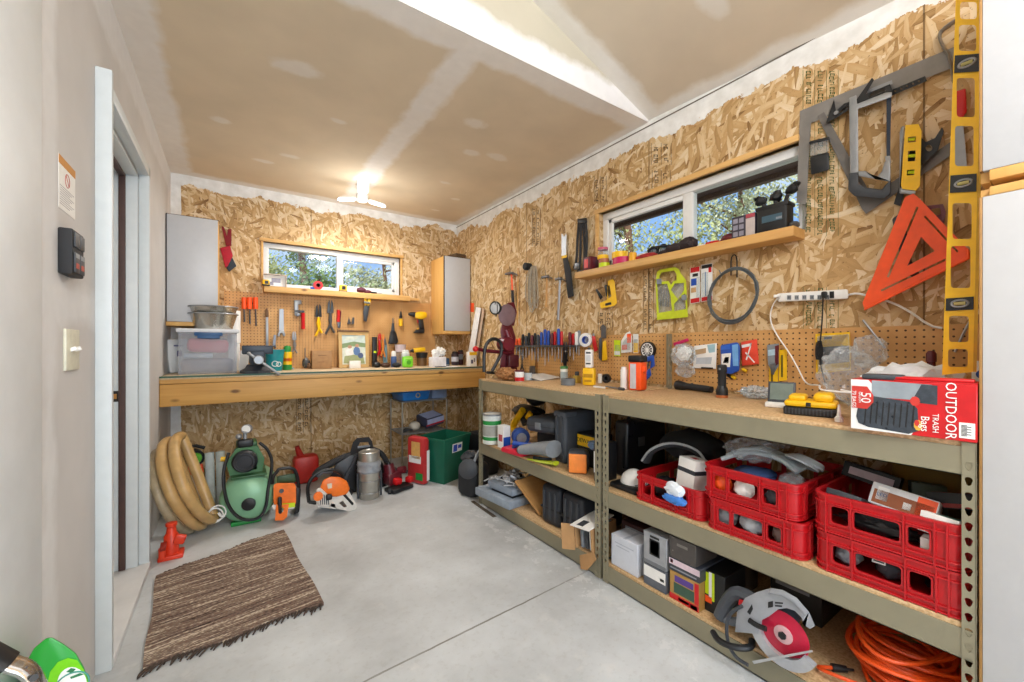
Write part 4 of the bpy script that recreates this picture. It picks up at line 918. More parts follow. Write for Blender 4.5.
for i, (o, l) in enumerate(((Q(769, 366, 778, 386, -.05), 'yellow card hanging lowest, nearer the red carded tool'), (Q(779, 350, 787, 381, -.1), 'taller yellow card hanging right of the red carded tool'))):
    pack('yellow_card', l, 'package', o, .009, .013, m_yel, [([(o[0][0]+2, o[0][1]+5), (o[0][0]+4, o[0][1]+5), (o[0][0]+4, o[2][1]-3), (o[0][0]+2, o[2][1]-3)], M('6a5a10'))], 'yellow cards on the pegboard')
pack('clamshell_pack', 'yellow and black clamshell pack in clear plastic on the pegboard', 'package', [(815.5, 334), (850, 332), (851, 370), (816, 374)], .010, .016, m_yel, [([(819, 347), (849, 345.5), (849, 362), (819, 365)], m_dgrey), ([(822, 351), (846, 349.5), (846, 357), (822, 359)], M('60666c')), ([(824, 337), (832, 336.5), (832, 339), (824, 339.5)], m_black)], parts=[('blister', [(817, 336), (849.5, 334), (850, 369), (818, 372)], .016, .034, m_clear)])
t = T('plastic_bag', 'large clear plastic bag bulging between the clamshell pack and trash-bag box', 'bag')
b = B().crumple(fR(848, 375, .11), (.06, .11, .13), sub=4, amp=.3, seed=8, fr=2.4); t.p('bag', b, m_film); t.p('cuff', B().crumple(fR(868, 352, .06), (.035, .07, .08), sub=3, amp=.35, seed=9), m_film); t.end()
t = T('rod_bundle', 'two thin steel rods hanging against the pegboard above the trash-bag box', 'rod')
t.p('rod', rod([(863, 320), (877, 338), (885, 348)], .02, .004), m_metal); t.p('rod', rod([(972, 318), (965, 330), (955, 352)], .025, .004), m_metal); t.end()
t = T('glue_bottle', 'dark red bottle standing behind the trash-bag box', 'bottle'); c0_ = onX(928, 372, 2.05)
z9 = .9305; t.p('bottle', B().lathe([(.028, z9), (.032, z9+.01), (.032, z9+.13), (.012, z9+.17), (.011, z9+.185)], (c0_.x, .36, 0), (c0_.x, .36, 1), 16), M('5a1a1e', .25)); t.p('cap', B().lathe([(.014, z9+.185), (.014, z9+.215), (.008, z9+.225)], (c0_.x, .36, 0), (c0_.x, .36, 1), 14), m_maroon); t.end()
# things on the sill board
Z = 1.7005; sx_ = XR-.055
t = T('box', 'small red metal box at the left end of the right window shelf', 'box'); p = onX(592, 270, sx_); t.p('box', B().bx((sx_-.04, p.y-.03, Z), (sx_+.04, p.y+.045, Z+.095), .003), m_maroon); t.p('label', B().bx((sx_-.0408, p.y+.0, Z+.02), (sx_-.04, p.y+.035, Z+.08)), m_red); t.end()
def roll2(label, px, z, r, w, m, mc=None, g='tape rolls on the right window shelf', dx=0):
    p = onX(px, 265, sx_+dx); return roll('tape_roll', label, 'tape', (p.x, p.y, z), r, w, (0, 0, 1), m, mc or m_card, g)
roll2('lime tape roll at the bottom of the stack beside the red box', 604.5, Z, .038, .034, m_lime); roll2('brown tape roll in the middle of the stack beside the red box', 604, Z+.0345, .036, .028, M('b06a48'))
t = T('screw_jar', 'clear jar with a yellow base and pink lid on the tape stack', 'jar'); p = onX(603, 260, sx_); z = Z+.063
t.p('base', B().lathe([(.036, z), (.038, z+.004), (.038, z+.026)], (p.x, p.y, 0), (p.x, p.y, 1)), m_yel); t.p('jar', B().lathe([(.034, z+.026), (.034, z+.062)], (p.x, p.y, 0), (p.x, p.y, 1)), m_clear); t.p('lid', B().lathe([(.035, z+.062), (.035, z+.078), (.02, z+.080)], (p.x, p.y, 0), (p.x, p.y, 1)), M('c25a72')); t.end()
roll2('pink tape roll lying under the yellow tape roll', 623.5, Z, .068, .042, m_pink, m_dgrey, dx=.012); roll2('yellow tape roll lying on the pink tape roll', 620, Z+.0425, .052, .042, m_yel, m_black, dx=.01)
roll2('small orange-yellow tape roll right of the big yellow tape roll', 632.8, Z, .024, .05, M('e8a820'), m_card, dx=-.03)
def soft(name, label, cat, lumps, m, group=None, pn='body'):
    b = B()
    for c, r, s in lumps: b.ball(c, r, sub=3, jit=.18, seed=s)
    return one(name, b, m, label, cat, group)
p = onX(644, 262, sx_); soft('work_glove', 'red glove lying flat in the middle of the right window shelf', 'glove', [((sx_, p.y+.045, Z+.014), (.035, .05, .016), 1), ((sx_+.005, p.y-.02, Z+.018), (.03, .07, .02), 2), ((sx_-.01, p.y-.06, Z+.013), (.012, .05, .012), 3)], M('a02a28', .8, 0, .2, 40, .3))
t = T('safety_glasses', 'black safety glasses lying behind the red glove on the window shelf', 'glasses'); p = onX(659, 256, sx_+.04)
for s in (-1, 1): t.p('lens', B().ball((p.x, p.y+.035*s, Z+.0425), (.012, .032, .025)), m_smoke)
t.p('frame', B().tube([(p.x+.03, p.y+.075, Z+.06), (p.x-.02, p.y+.07, Z+.06), (p.x-.03, p.y, Z+.066), (p.x-.02, p.y-.07, Z+.06), (p.x+.03, p.y-.075, Z+.06)], .0075).ring((p.x-.012, p.y+.035, Z+.0425), .032, .006, (1, 0, 0), 20, 6).ring((p.x-.012, p.y-.035, Z+.0425), .032, .006, (1, 0, 0), 20, 6), m_black); t.end()
p = onX(683, 250, sx_); soft('work_glove', 'black glove bunched up before the divider of the right window', 'glove', [((sx_, p.y+.05, Z+.028), (.035, .06, .03), 4), ((sx_, p.y-.03, Z+.036), (.035, .055, .04), 5), ((sx_-.01, p.y+.11, Z+.016), (.018, .05, .016), 6)], M('2c2022', .8, 0, .2, 40, .3))
for px, hh, lb, mm in ((713.5, .012, 'flat red packet on the shelf right of the window divider', m_red), (730, .022, 'dark red pouch on the shelf left of the upright dark box', m_maroon)):
    p = onX(px, 246, sx_); soft('pouch', lb, 'pouch', [((sx_, p.y, Z+hh*.9), (.03, .045, hh), int(px))], mm)
p0 = onX(738, 238, sx_-.02); t = T('box', 'upright dark box with pale grids standing on the right window shelf', 'box')
b = B().bx((sx_-.03, p0.y-.085, Z), (sx_+.03, p0.y+.025, Z+.11), .002); b.m_(1)
for i in range(3):
    for k in range(2): b.bx((sx_-.0308, p0.y+.016-.028*k-.02, Z+.012+.032*i), (sx_-.03, p0.y+.018-.028*k, Z+.035+.032*i))
b.m_(2).bx((sx_-.0306, p0.y-.084, Z+.002), (sx_-.03, p0.y-.042, Z+.088)); b.m_(3).bx((sx_-.0306, p0.y-.084, Z+.09), (sx_-.03, p0.y-.042, Z+.108)); t.p('box', b, [M('3a3540'), M('8a8794'), M('b8aca8'), M('a84450')]); t.end()
t = T('tool_holder', 'black cup holding black tools at the right end of the window shelf', 'holder'); p = onX(775, 228, sx_)
t.p('cup', B().box((sx_, p.y, Z+.06), (.075, .13, .12), bev=.01).box((sx_, p.y, Z+.115), (.08, .14, .02), bev=.006), m_black); t.p('label', B().bx((sx_-.039, p.y-.045, Z+.045), (sx_-.0375, p.y+.04, Z+.075)).m_(1).bx((sx_-.0392, p.y-.045, Z+.05), (sx_-.0378, p.y-.02, Z+.06)), [M('3c5664', .3), m_grey])
for dy, h, s in ((.06, .17, 1), (-.005, .175, 2), (-.07, .19, 3)):
    t.p('tool', B().tube([(sx_, p.y+dy*.55, Z+.12), (sx_-.005, p.y+dy*.8, Z+h-.03)], .009, 7).ball((sx_, p.y+dy, Z+h-.01), (.02, .027, .022), sub=2, jit=.35, seed=s).ball((sx_, p.y+dy*1.25, Z+h+.008), (.012, .018, .012), sub=2, jit=.3, seed=s+4), m_black)
t.end()
p = onX(803, 230, sx_+.02); soft('sanding_block', 'flat dark block on the end of the right window shelf', 'block', [((sx_+.01, .808, Z+.018), (.03, .022, .017), 3)], M('4c4a48'))
# shelf tops ---------------------------------------------------------------------------------------------
Z1 = .9300
one('paper_bag', B().crumple((1.63, 2.445, Z1+.045), (.08, .125, .055), sub=4, amp=.32, seed=4, flat=-.045), M('a8784a', .85, 0, .15, 30, .2), 'crumpled brown paper bag on the far corner of the shelf top', 'paper bag')
t = T('chainsaw_sharpener', 'maroon bench sharpener with a grey disc guard and lamp at the shelf end', 'machine')
fs = fY(2.635)
t.p('base', pl([(486, 371), (520, 372.5), (520, 375), (486, 374)], -.03, .03, fs), m_black)
t.p('column', pl([(499, 372), (518, 373), (514, 352), (516, 338), (511, 322), (503, 320), (500, 332), (503, 345), (501, 356)], -.035, .03, fs), m_maroon)
t.p('motor', B().lathe([(0, 0), (.05, 0), (.055, .01), (.055, .09), (.045, .10), (0, .10)], fs(509, 344, .07), fs(509, 344, .07)+Vector((0, 1, 0)), 20), M('6c1a28', .35)); t.p('clamp_block', B().box(fs(511, 361, .03), (.10, .09, .10), bev=.014), M('4c0f1a', .4)); t.p('neck', B().cyl(fs(506, 330, .02), fs(509, 340, .03), .022, .03), M('6c1a28', .35))
t.p('arm', rod([(477, 349), (488, 351), (510, 353)], .035, .014, fs), m_maroon); c0_ = fs(475.5, 349, .035); t.p('knob', B().ball(c0_, .022), m_red)
t.p('hose', rod([(484, 372), (484, 352), (487, 342), (494, 338), (501, 342), (502, 352), (497, 362), (492, 371)], .06, .013, fs), m_black)
c1 = fs(507, 315, .02); t.p('disc_guard', pl(circ(507, 315, 8.8, 22, 11), .00, .035, fs), M('7d6468', .5, .1)); t.p('disc_guard_back', pl([(503, 326), (514, 326), (517, 312), (514, 302), (507, 303)], -.02, -.001, fs), m_maroon)
c2_ = fs(495, 308, .03); t.p('lamp_head', B().lathe([(.052, 0), (.05, .012), (.03, .05), (.012, .07)], c2_, c2_+Vector((.7, .3, .05))), m_black); t.p('lamp_glass', B().lathe([(0, -.003), (.035, -.002), (.047, .002)], c2_, c2_+Vector((.7, .3, .05))), M('d8dce0', .15, .3)); t.p('lamp_guard', B().ring(fs(496, 309, .07), .055, .003, (1, -.4, 0), 20, 5), m_black); t.end()
def cup(name, label, cat, px, py, z, r, h, m, parts=(), group=None, prof=None):
    c = onZ(px, py, z); q = (c.x, c.y, 0); q1 = (c.x, c.y, 1); zz = z+.0005
    t = T(name, label, cat, group); prof = prof or [(r*.92, 0), (r, .004), (r, h-.004), (r*.94, h)]
    t.p('body', B().lathe([(a, zz+b_) for a, b_ in prof], q, q1), m)
    for nm, pr, mm in parts: t.p(nm, B().lathe([(a, zz+b_) for a, b_ in pr], q, q1), mm)
    return t.end()
cup('paint_cup', 'white and red plastic cup beside the crumpled paper bag', 'cup', 519.5, 381.5, Z1, .032, .075, m_white, [('band', [(.0335, .004), (.0335, .03)], m_red), ('rim', [(.034, .068), (.0345, .078), (.03, .078)], m_maroon)])
cup('plastic_cup', 'small grey-white cup on the shelf top under the hanging pliers', 'cup', 528, 380, Z1, .03, .05, M('c5d0d6'))
m, w, h = base((541, 381), (560, 378), Z1); t = T('paper_sheet', 'white folded papers lying on the far shelf top', 'paper'); t.p('sheet', B(m).prism([(0, 0), (w, 0), (w*1.1, .16), (.02, .17)], lambda u, v, o: Vector((u, v, o+.02*math.sin(u/w*3)+.03*v/.17)), .001, .004), m_paper); t.p('cover', B(m).bx((.01, .0, 0), (w*.9, .15, .003)), m_grey); t.end()
cup('glue_jar', 'small white jar with a green lid on the far shelf top', 'jar', 564, 381, Z1, .026, .085, m_white, [('lid', [(.027, .085), (.027, .102), (.02, .104)], M('4f8a52')), ('label', [(.0265, .02), (.0265, .065)], M('a8b8bc'))])
roll('cable_roll', 'grey and black cable roll lying before the jar with green lid', 'cable', onZ(568, 385, Z1)+Vector((0, 0, .0005)), .045, .04, (0, 0, 1), M('6c7176', .6), m_black)
t = T('spice_shaker', 'tiny yellow and brown plastic bottle left of the tall yellow bottle', 'bottle'); c0_ = onZ(577, 383, Z1)
t.p('body', B().bx((c0_.x-.02, c0_.y-.02, Z1), (c0_.x+.02, c0_.y+.02, Z1+.05), .004), M('b89a3c')); t.p('cap', B().cyl((c0_.x, c0_.y, Z1+.05), (c0_.x, c0_.y, Z1+.075), .014), m_dgrey); t.end()
m, w, h = base((582, 385.5), (594, 386), Z1, 349); t = T('glue_bottle', 'tall yellow bottle with a white label standing on the far shelf top', 'bottle')
t.p('body', B(m).box((w/2, .03, h*.24), (w, .06, h*.48), bev=.012), m_yel); t.p('neck_label', B(m).box((w/2, .03, h*.73), (w*.62, .045, h*.5), bev=.008).m_(1).bx((w*.3, .0065, h*.87), (w*.7, .0075, h*.92)).m_(1).bx((w*.3, .0065, h*.58), (w*.7, .0075, h*.62)).m_(2).bx((w*.32, .0065, h*.66), (w*.68, .0075, h*.84)), [m_white, m_dgrey, M('c8ccd0')]); t.p('nozzle', B(m).cyl((w/2, .03, h*.98), (w/2, .03, h*1.04), .008), m_dgrey)
t.p('print', B(m).bx((w*.12, -.001, h*.22), (w*.88, .0, h*.32)).bx((w*.2, -.001, h*.1), (w*.8, .0, h*.16)), M('b8860c')); t.end()
cup('white_cap', 'small white plastic cap right of the tall yellow bottle', 'cap', 600, 383, Z1, .014, .06, m_white)
roll('tape_roll', 'small black tape roll standing on edge behind the white pencil', 'tape', onZ(607, 383, Z1)+Vector((0, 0, .031)), .03, .02, (-1, -.4, 0), m_black, m_dgrey)
t = T('carpenter_pencil', 'flat white pencil lying on the far shelf top', 'pencil'); a, b_ = onZ(594, 386.5, Z1+.005), onZ(606, 388, Z1+.005); t.p('shaft', B().cyl(a, b_, .006, seg=6), m_white); t.p('tip', B().cyl(b_, b_+(b_-a)*.18, .006, .001, seg=6), m_handle); t.end()
t = T('chisel', 'dark steel tool lying flat left of the white bottle', 'tool'); a, b_ = onZ(606, 386.5, Z1+.008), onZ(619, 388.5, Z1+.008); t.p('blade', B().tube([a, b_], .008, 8, flat=.5), m_dmetal); t.p('handle', B().cyl(b_, b_+(b_-a)*.35, .008, seg=8), m_dgrey); t.end()
cup('squeeze_bottle', 'white squeeze bottle left of the orange canister', 'bottle', 624, 389, Z1, .02, .11, m_white, [('cap', [(.016, .11), (.014, .125)], m_white)])
m, w, h = base((628, 390), (641, 391), Z1, 362); t = T('canister', 'orange canister with a black lid on the shelf top by the dark upright', 'canister')
t.p('body', B(m).box((w/2, .04, h/2), (w, .08, h), bev=.01).m_(1).bx((w*.16, -.001, h*.06), (w*.62, .0, h*.94)), [m_orange, M('c8c6cc')]); t.p('lid', B(m).box((w/2, .04, h+.018), (w*1.04, .084, .036), bev=.008), m_black); t.p('hanger', B(m).box((w*1.02, .03, h*.75), (.03, .03, .03), bev=.006), m_orange); t.end()
cup('white_cap', 'short white cap standing right of the orange canister', 'cap', 643.5, 389, Z1, .015, .07, m_white)
# second unit's top
t = T('flashlight', 'black flashlight lying on the shelf top before the pegboard', 'flashlight'); a, b_ = Vector((2.06, 1.395, Z1+.026)), onZ(714, 389, Z1+.02); a = onZ(684, 385.5, Z1+.024); a.x = 2.07; a.y = 1.38; b_ = Vector((2.05, 1.165, Z1+.018))
d = (b_-a); t.p('head', B().lathe([(.026, 0), (.027, .01), (.025, .035), (.019, .06)], a, b_, 16), m_black); t.p('barrel', B().lathe([(.018, .06), (.0175, d.length-.03), (.016, d.length)], a, b_, 16), m_rub); t.p('switch', B().ball(a+d*.45+Vector((0, 0, .018)), (.012, .006, .004)), m_dgrey); t.end()
c0_ = onZ(722, 397.5, Z1); q0, q1 = (c0_.x, c0_.y, 0), (c0_.x, c0_.y, 1); z = Z1+.0005; t = T('flashlight', 'black flashlight with a copper rim standing on its head', 'flashlight')
t.p('rim', B().lathe([(.026, z), (.026, z+.012)], q0, q1), M('c87a4c', .3, .7)); t.p('head', B().lathe([(.0265, z+.012), (.026, z+.035), (.019, z+.055)], q0, q1), m_black); t.p('barrel', B().lathe([(.018, z+.055), (.018, z+.115), (.021, z+.12), (.021, z+.15), (.017, z+.155)], q0, q1), m_rub)
t.p('button', B().box((c0_.x-.019, c0_.y, z+.135), (.006, .01, .01), bev=.002), m_grey); t.end()
one('plastic_wrap', B().crumple((2.0, .93, Z1+.03), (.06, .085, .036), sub=4, amp=.4, seed=12, flat=-.03), clear('crinkled_wrap', 'e8edf0', .3, .1), 'crumpled clear plastic wrap on the shelf top before the pegboard', 'plastic wrap')
m, w, h = base((764.5, 407), (795, 409.5), Z1); t = T('weather_display', 'small tilted display with a grey screen and white foot on the shelf top', 'display')
mm = m @ Matrix.Translation((0, .025, .018)) @ Matrix.Rotation(R(-16), 4, 'X'); t.p('frame', B(mm).bx((.006, 0, 0), (w-.002, .012, .085), .003), m_dgrey); t.p('screen', B(mm).bx((.014, -.001, .012), (w-.01, .0, .078)), M('6f7d74', .25)); t.p('foot', B(m).bx((0, .0, 0), (w, .06, .02), .005), m_white); t.end()
m, w, h = base((783, 414), (838, 419), Z1); t = T('battery_charger', 'yellow and black battery charger on the shelf top before the clear bag', 'charger')
t.p('base', B(m).bx((0, 0, 0), (w, .13, .028), .006), m_black); b = B(m).bx((.001, .004, .028), (w-.002, .125, .05), .01).bx((.012, .02, .048), (w*.42, .11, .068), .012).bx((w*.55, .015, .048), (w*.93, .115, .078), .014); t.p('cover', b, m_yel)
b = B(m)
for i in range(14): b.bx((.006+i*(w-.015)/14, -.0015, .004), (.010+i*(w-.015)/14, .0, .024))
t.p('vent', b, m_dgrey); t.p('indicator', B(m).bx((w*.43, .0025, .032), (w*.52, .0045, .046)), m_black); t.end()
t = T('charging_cable', 'white cable running from the power strip down to the yellow charger', 'cable')
A = [fR(778, 297, .056), fR(771, 308, .03), fR(770, 322, .02), fR(778, 337, .02), fR(789, 352, .03), fR(799, 370, .06), fR(806, 385, .14), Vector((1.78, .60, 1.03)), Vector((1.72, .585, Z1+.092)), Vector((1.69, .56, Z1+.088)), Vector((1.68, .50, Z1+.089)), Vector((1.72, .475, Z1+.084)), Vector((1.75, .53, Z1+.09))]
t.p('cable', B().tube(A, .0032, 6, smooth=2), m_white); t.p('plug', B().box(A[0]+Vector((.0, .004, .004)), (.03, .02, .014), bev=.003), m_white); t.end()
t = T('glue_tube', 'slim white nozzle tube lying beside the trash-bag box', 'tube'); a, b_ = onZ(824, 417.5, Z1), onZ(836, 421, Z1); t.p('nozzle', B().lathe([(.011, Z1+.0005), (.012, Z1+.012), (.006, Z1+.02), (.003, Z1+.055)], (1.60, .490, 0), (1.60, .490, 1)), m_white); t.end()
# the trash-bag box
m, w, h = base((851, 428), (977.5, 443.5), Z1, 378); h = .145; dp = .165
t = T('trash_bag_box', 'red and white box of outdoor trash bags at the near end of the shelf top', 'box'); ms = [m_red, m_white, m_black, M('3a4149', .3, 0, .3, 60, .4), M('8e979e', .5), M('c6352c', .5), m_paper, M('d8a83c')]
b = B(m).bx((0, 0, 0), (w, dp, h), .002, 1); e = .0007
F_ = lambda u, v, o: Vector((u*w, -o, v*h))
b.m_(1).prism([(0, 0), (.52, 0), (.55, .12), (.16, .99), (0, .99)], F_, 0, e)
b.m_(4).prism([(.19, .66), (.68, .66), (.68, .96), (.19, .99)], F_, e*.9, e*1.5); b.m_(3).prism([(.52, .62), (.72, .60), (.72, .95), (.6, .96)], F_, e*1.4, e*2)
b.m_(3).prism([(.05, .25), (.07, .12), (.16, .06), (.50, .02), (.58, .1), (.57, .5), (.52, .62), (.2, .68), (.07, .5)], F_, e*1.6, e*2.4)
for i in range(9): x = .12+.05*i; b.m_(2).prism([(x, .12+.03*(i % 3)), (x+.012, .12), (x+.03, .55), (x+.018, .6)], F_, e*2.4, e*2.9)
b.m_(7).prism(circ(.575, .20, .035, 9, .10), F_, e*2.4, e*3.2); b.m_(5).prism(circ(.565, .24, .02, 8, .06), F_, e*3.2, e*3.6); b.m_(5).prism(circ(.55, .64, .04, 9, .09), F_, e*2.4, e*3.0)
b.m_(5).prism([(.01, .42), (.01, .86), (.15, .86), (.205, .70), (.205, .56), (.15, .42)], F_, e*2.5, e*3.3)
for tx, s, u, v in (('OUTDOOR', .0285, .815, .52), ('TRASH', .0165, .705, .27), ('Bags', .023, .625, .24)): _txt(b, m, tx, s, u*w, v*h, 6, -PI/2, -.0022)
_txt(b, m, '50', .032, .135*w, .64*h, 6, -PI/2, -.003); _txt(b, m, 'GALLON', .008, .085*w, .64*h, 6, -PI/2, -.003); _txt(b, m, '70 BAGS', .013, .03*w, .60*h, 6, -PI/2, -.003)
b.m_(6).prism([(.875, .06), (.985, .06), (.985, .33), (.875, .33)], F_, e, e*2); b.m_(2)
for i in range(9): b.prism([(.89, .10+i*.022), (.93+.03*(i % 2), .10+i*.022), (.93+.03*(i % 2), .112+i*.022), (.89, .112+i*.022)], F_, e*2, e*2.6)
t.p('box', b, ms); t.p('flap', B(m).bx((w*.38, .0, h), (w, .05, h+.003)).bx((w*.38, .004, h+.003), (w*.98, .045, h+.012), .004), m_red); t.p('liner', B(m).box((w*.27, .03, h+.008), (w*.36, .05, .016), bev=.006), M('3f464c', .35)); t.end()
one('plastic_bag', B().crumple((1.815, .36, Z1+.095), (.075, .155, .11), sub=4, amp=.28, seed=21, fr=2.0, flat=-.093), M('dfe2e4', .3, 0, .05), 'crumpled white plastic bag standing behind the trash-bag box', 'bag')
t = T('small_carton', 'white carton with a blue dot behind the foot of the long level', 'box'); t.p('box', B().bx((1.90, .20, Z1), (1.96, .245, 1.125), .002), m_white); c0_ = Vector((1.8995, .222, 1.085)); t.p('dot', B().cyl(c0_, c0_+Vector((-.001, 0, 0)), .014), m_blue); t.end()
# ================================================================ things on the middle and bottom shelves
Z2, Z3 = .4660, .0990
def crate_mesh(w=.33, dp=.42, h=.118):
    """red stacking crate in local coordinates: x along the front, y away, z up"""
    P = {}; b = B(); r = .03; th = .004
    b.prism(rrect(.01, .01, w-.01, dp-.01, r, 4), fxy((0, 0, 0)), 0, .005); P['floor'] = b
    b = B()
    def wall(L, f, wins, ribs):
        b.prism([(r, 0), (L-r, 0), (L-r, h), (r, h)], f, 0, th, [rrect(a*L, c*h, d*L, e*h, .008, 3) for a, c, d, e in wins])
        for a, c, d, e in wins:                                  # raised window surround
            b.prism(rrect(a*L-.004, c*h-.004, d*L+.004, e*h+.004, .010, 3), f, -.004, 0, [rrect(a*L, c*h, d*L, e*h, .008, 3)])
        for x in ribs: b.prism([(x*L-.002, 0), (x*L+.002, 0), (x*L+.002, h), (x*L-.002, h)], f, -.007, 0)
    fw = [(.14, .30, .27, .74), (.31, .30, .62, .74), (.67, .30, .80, .74)]; rb = [.10, .29, .645, .83, .9]
    wall(w, lambda u, v, o: Vector((u, o, v)), fw, rb)
    wall(w, lambda u, v, o: Vector((w-u, dp-o, v)), fw, rb)
    sw = [(.16, .32, .30, .72), (.36, .32, .64, .72), (.70, .32, .84, .72)]; sb_ = [.09, .13, .33, .67, .87, .91]
    wall(dp, lambda u, v, o: Vector((w-o, u, v)), sw, sb_); wall(dp, lambda u, v, o: Vector((o, dp-u, v)), sw, sb_)
    for cx_, cy_, a in ((r, r, 180), (w-r, r, 270), (w-r, dp-r, 0), (r, dp-r, 90)):
        o = circ(cx_, cy_, r, 6, a0=a, a1=a+90); i = circ(cx_, cy_, r-th, 6, a0=a, a1=a+90); b.prism(o+i[::-1], fxy((0, 0, 0)), 0, h)
    P['wall'] = b; b = B()
    def band(z0, z1, e, t_=.006): b.prism(rrect(-e, -e, w+e, dp+e, r+e, 5), fxy((0, 0, 0)), z0, z1, [rrect(t_-e, t_-e, w-t_+e, dp-t_+e, r-.002, 5)])
    band(h-.004, h+.003, .005, .011); P['rim'] = b; b = B()
    for z0 in (.003, .02, h-.025):
        b.prism(rrect(-.006, -.006, w+.006, dp+.006, r+.006, 5), fxy((0, 0, 0)), z0, z0+.004, [rrect(.0, .0, w, dp, r, 5)])
    P['rib'] = b
    return P
m_crate = M('b8151c', .35, 0, .08)
def crate(label):
    t = T('plastic_crate', label, 'crate', 'red stacking crates'); P = crate_mesh()
    for k in ('wall', 'floor', 'rim', 'rib'): t.p(k, P[k], m_crate)
    return t.end((0, 0, 0))
cr = crate('lower red crate of the stack nearest the right edge of the photo'); RZ_ = -PI/2
def cpos(y_left, x, z): return Vector((x, y_left, z))
# rotated by -90 deg about z: local x -> -y, local y -> +x
cr.location = cpos(.535, SX+.012, Z2); cr.rotation_euler = (0, 0, RZ_); K = .122
dup(cr, cpos(.538, SX+.010, Z2+K), RZ_, 'upper red crate with small cartons, nearest the right edge')
dup(cr, cpos(.895, SX+.006, Z2), RZ_, 'lower red crate of the middle stack, under the clear bags')
dup(cr, cpos(.912, SX+.010, Z2+K), RZ_, 'upper red crate of the middle stack, heaped with clear bags')
dup(cr, cpos(1.252, SX+.02, Z2), RZ_, 'single red crate at the left, beside the white dust mask')
# contents of the near crates
def cb(name, label, cat, c, d, rot, mats, marks=(), bev=.002, texts=(), group=None):
    """box given by centre, size and rotation; marks as in carton() on its local -x ('f'), top ('t') or -y ('r') faces"""
    m = Matrix.Translation(c) @ rotm(rot); b = B(m).box((0, 0, 0), d, bev=bev); e = .0006; dx, dy, dz = [q/2 for q in d]
    for (fc, u0, v0, u1, v1, mi) in marks:
        b.m_(mi)
        if fc == 'f': b.bx((-dx-e, dy-2*dy*u1, -dz+2*dz*v0), (-dx, dy-2*dy*u0, -dz+2*dz*v1))
        elif fc == 't': b.bx((-dx+2*dx*v0, dy-2*dy*u1, dz), (-dx+2*dx*v1, dy-2*dy*u0, dz+e))
        else: b.bx((-dx+2*dx*u0, -dy-e, -dz+2*dz*v0), (-dx+2*dx*u1, -dy, -dz+2*dz*v1))
    for (tx, s, u, v, mi) in texts:
        keep = b.m; b.m = Matrix.Identity(4); b.m_(mi).text(tx, s, m @ Matrix.Translation((-dx-.001, dy-2*dy*u, -dz+2*dz*v)) @ Matrix.Rotation(-PI/2, 4, 'Z') @ Matrix.Rotation(PI/2, 4, 'X')); b.m = keep
    return one(name, b, mats, label, cat, group)
zc = Z2+K+.005; brn = M('8a4a24', .5); pw = M('c9c6c0', .6)
cb('carton', 'black tape-like box with a pale label at the back left of the near upper crate', 'box', (1.80, .46, zc+.135), (.05, .15, .05), (R(10), R(12), R(4)), [m_black, M('b9a8b0')], [('f', .12, .25, .9, .75, 1)])
cb('carton', 'yellow and black packet lying flat in the left of the near upper crate', 'package', (1.63, .475, zc+.09), (.10, .09, .03), (R(6), R(18), 0), [m_dgrey, m_yel, m_grey], [('t', .1, .5, .7, .95, 1), ('t', .2, .1, .9, .4, 2)])
cb('light_bulb_box', 'white, brown and orange carton leaning in the middle of the near upper crate', 'box', (1.645, .345, zc+.112), (.075, .145, .065), (R(9), R(22), R(4)), [M('d6d8da'), brn, m_orange, M('4a6f9a'), m_paper], [('f', .05, .08, .95, .7, 1), ('f', .70, .05, .98, .95, 2), ('f', .10, .25, .28, .85, 4), ('t', .02, .1, .98, .35, 3), ('t', .05, .6, .95, .75, 3), ('f', .52, .2, .64, .5, 4)], texts=[('LED', .014, .19, .5, 3)])
cb('carton', 'white and green carton at the near end of the upper crate', 'box', (1.60, .258, zc+.088), (.08, .075, .055), (R(4), R(14), R(-6)), [m_paper, M('3f6f62'), m_grey], [('t', .35, .05, .98, .95, 1), ('f', .5, .2, .9, .5, 2)])
cb('carton', 'long black and red carton behind the white and green carton', 'box', (1.71, .25, zc+.135), (.06, .11, .045), (R(-12), R(12), 0), [m_black, M('a02620')], [('f', .05, .1, .95, .35, 1), ('t', .1, .2, .9, .6, 1)])
cb('carton', 'dull green carton deep at the back of the near upper crate', 'box', (1.83, .33, zc+.09), (.06, .08, .10), (0, R(8), R(20)), [M('4d5a4c')])
cb('bin_divider', 'dark yellow board standing behind the cartons of the near upper crate', 'board', (1.915, .33, zc+.12), (.012, .21, .20), (R(5), R(4), 0), [M('8a6a14', .6)])
one('sack', B().crumple((1.62, .40, zc+.035), (.05, .12, .03), sub=3, amp=.3, seed=31, flat=-.028), m_black, 'dark bundle seen through the windows of the near upper crate', 'bundle')
cb('carton', 'white upright carton seen through the right window of the near upper crate', 'box', (1.585, .272, zc+.028), (.04, .05, .05), (0, 0, 0), [m_paper, m_dgrey], [('f', .55, 0, .95, 1, 1)])
zl = Z2+.006
for i, (y, mm, lb, rr) in enumerate(((.47, M('9aa0a6', .4), 'grey fitting behind the left window of the near lower crate', 1), (.37, m_dgrey, 'dark coil behind the wide window of the near lower crate', 2), (.26, m_black, 'black and red tool behind the right window of the near lower crate', 3))):
    soft('hardware_bag', lb, 'bag', [((1.62, y, zl+.045), (.045, .034, .037), rr)], mm)
cb('price_tag', 'small white paper label on the bundle in the near lower crate', 'label', (1.572, .385, zl+.07), (.004, .03, .02), (0, R(20), 0), [m_paper, m_dgrey], [('f', .1, .2, .9, .4, 1)], bev=0)
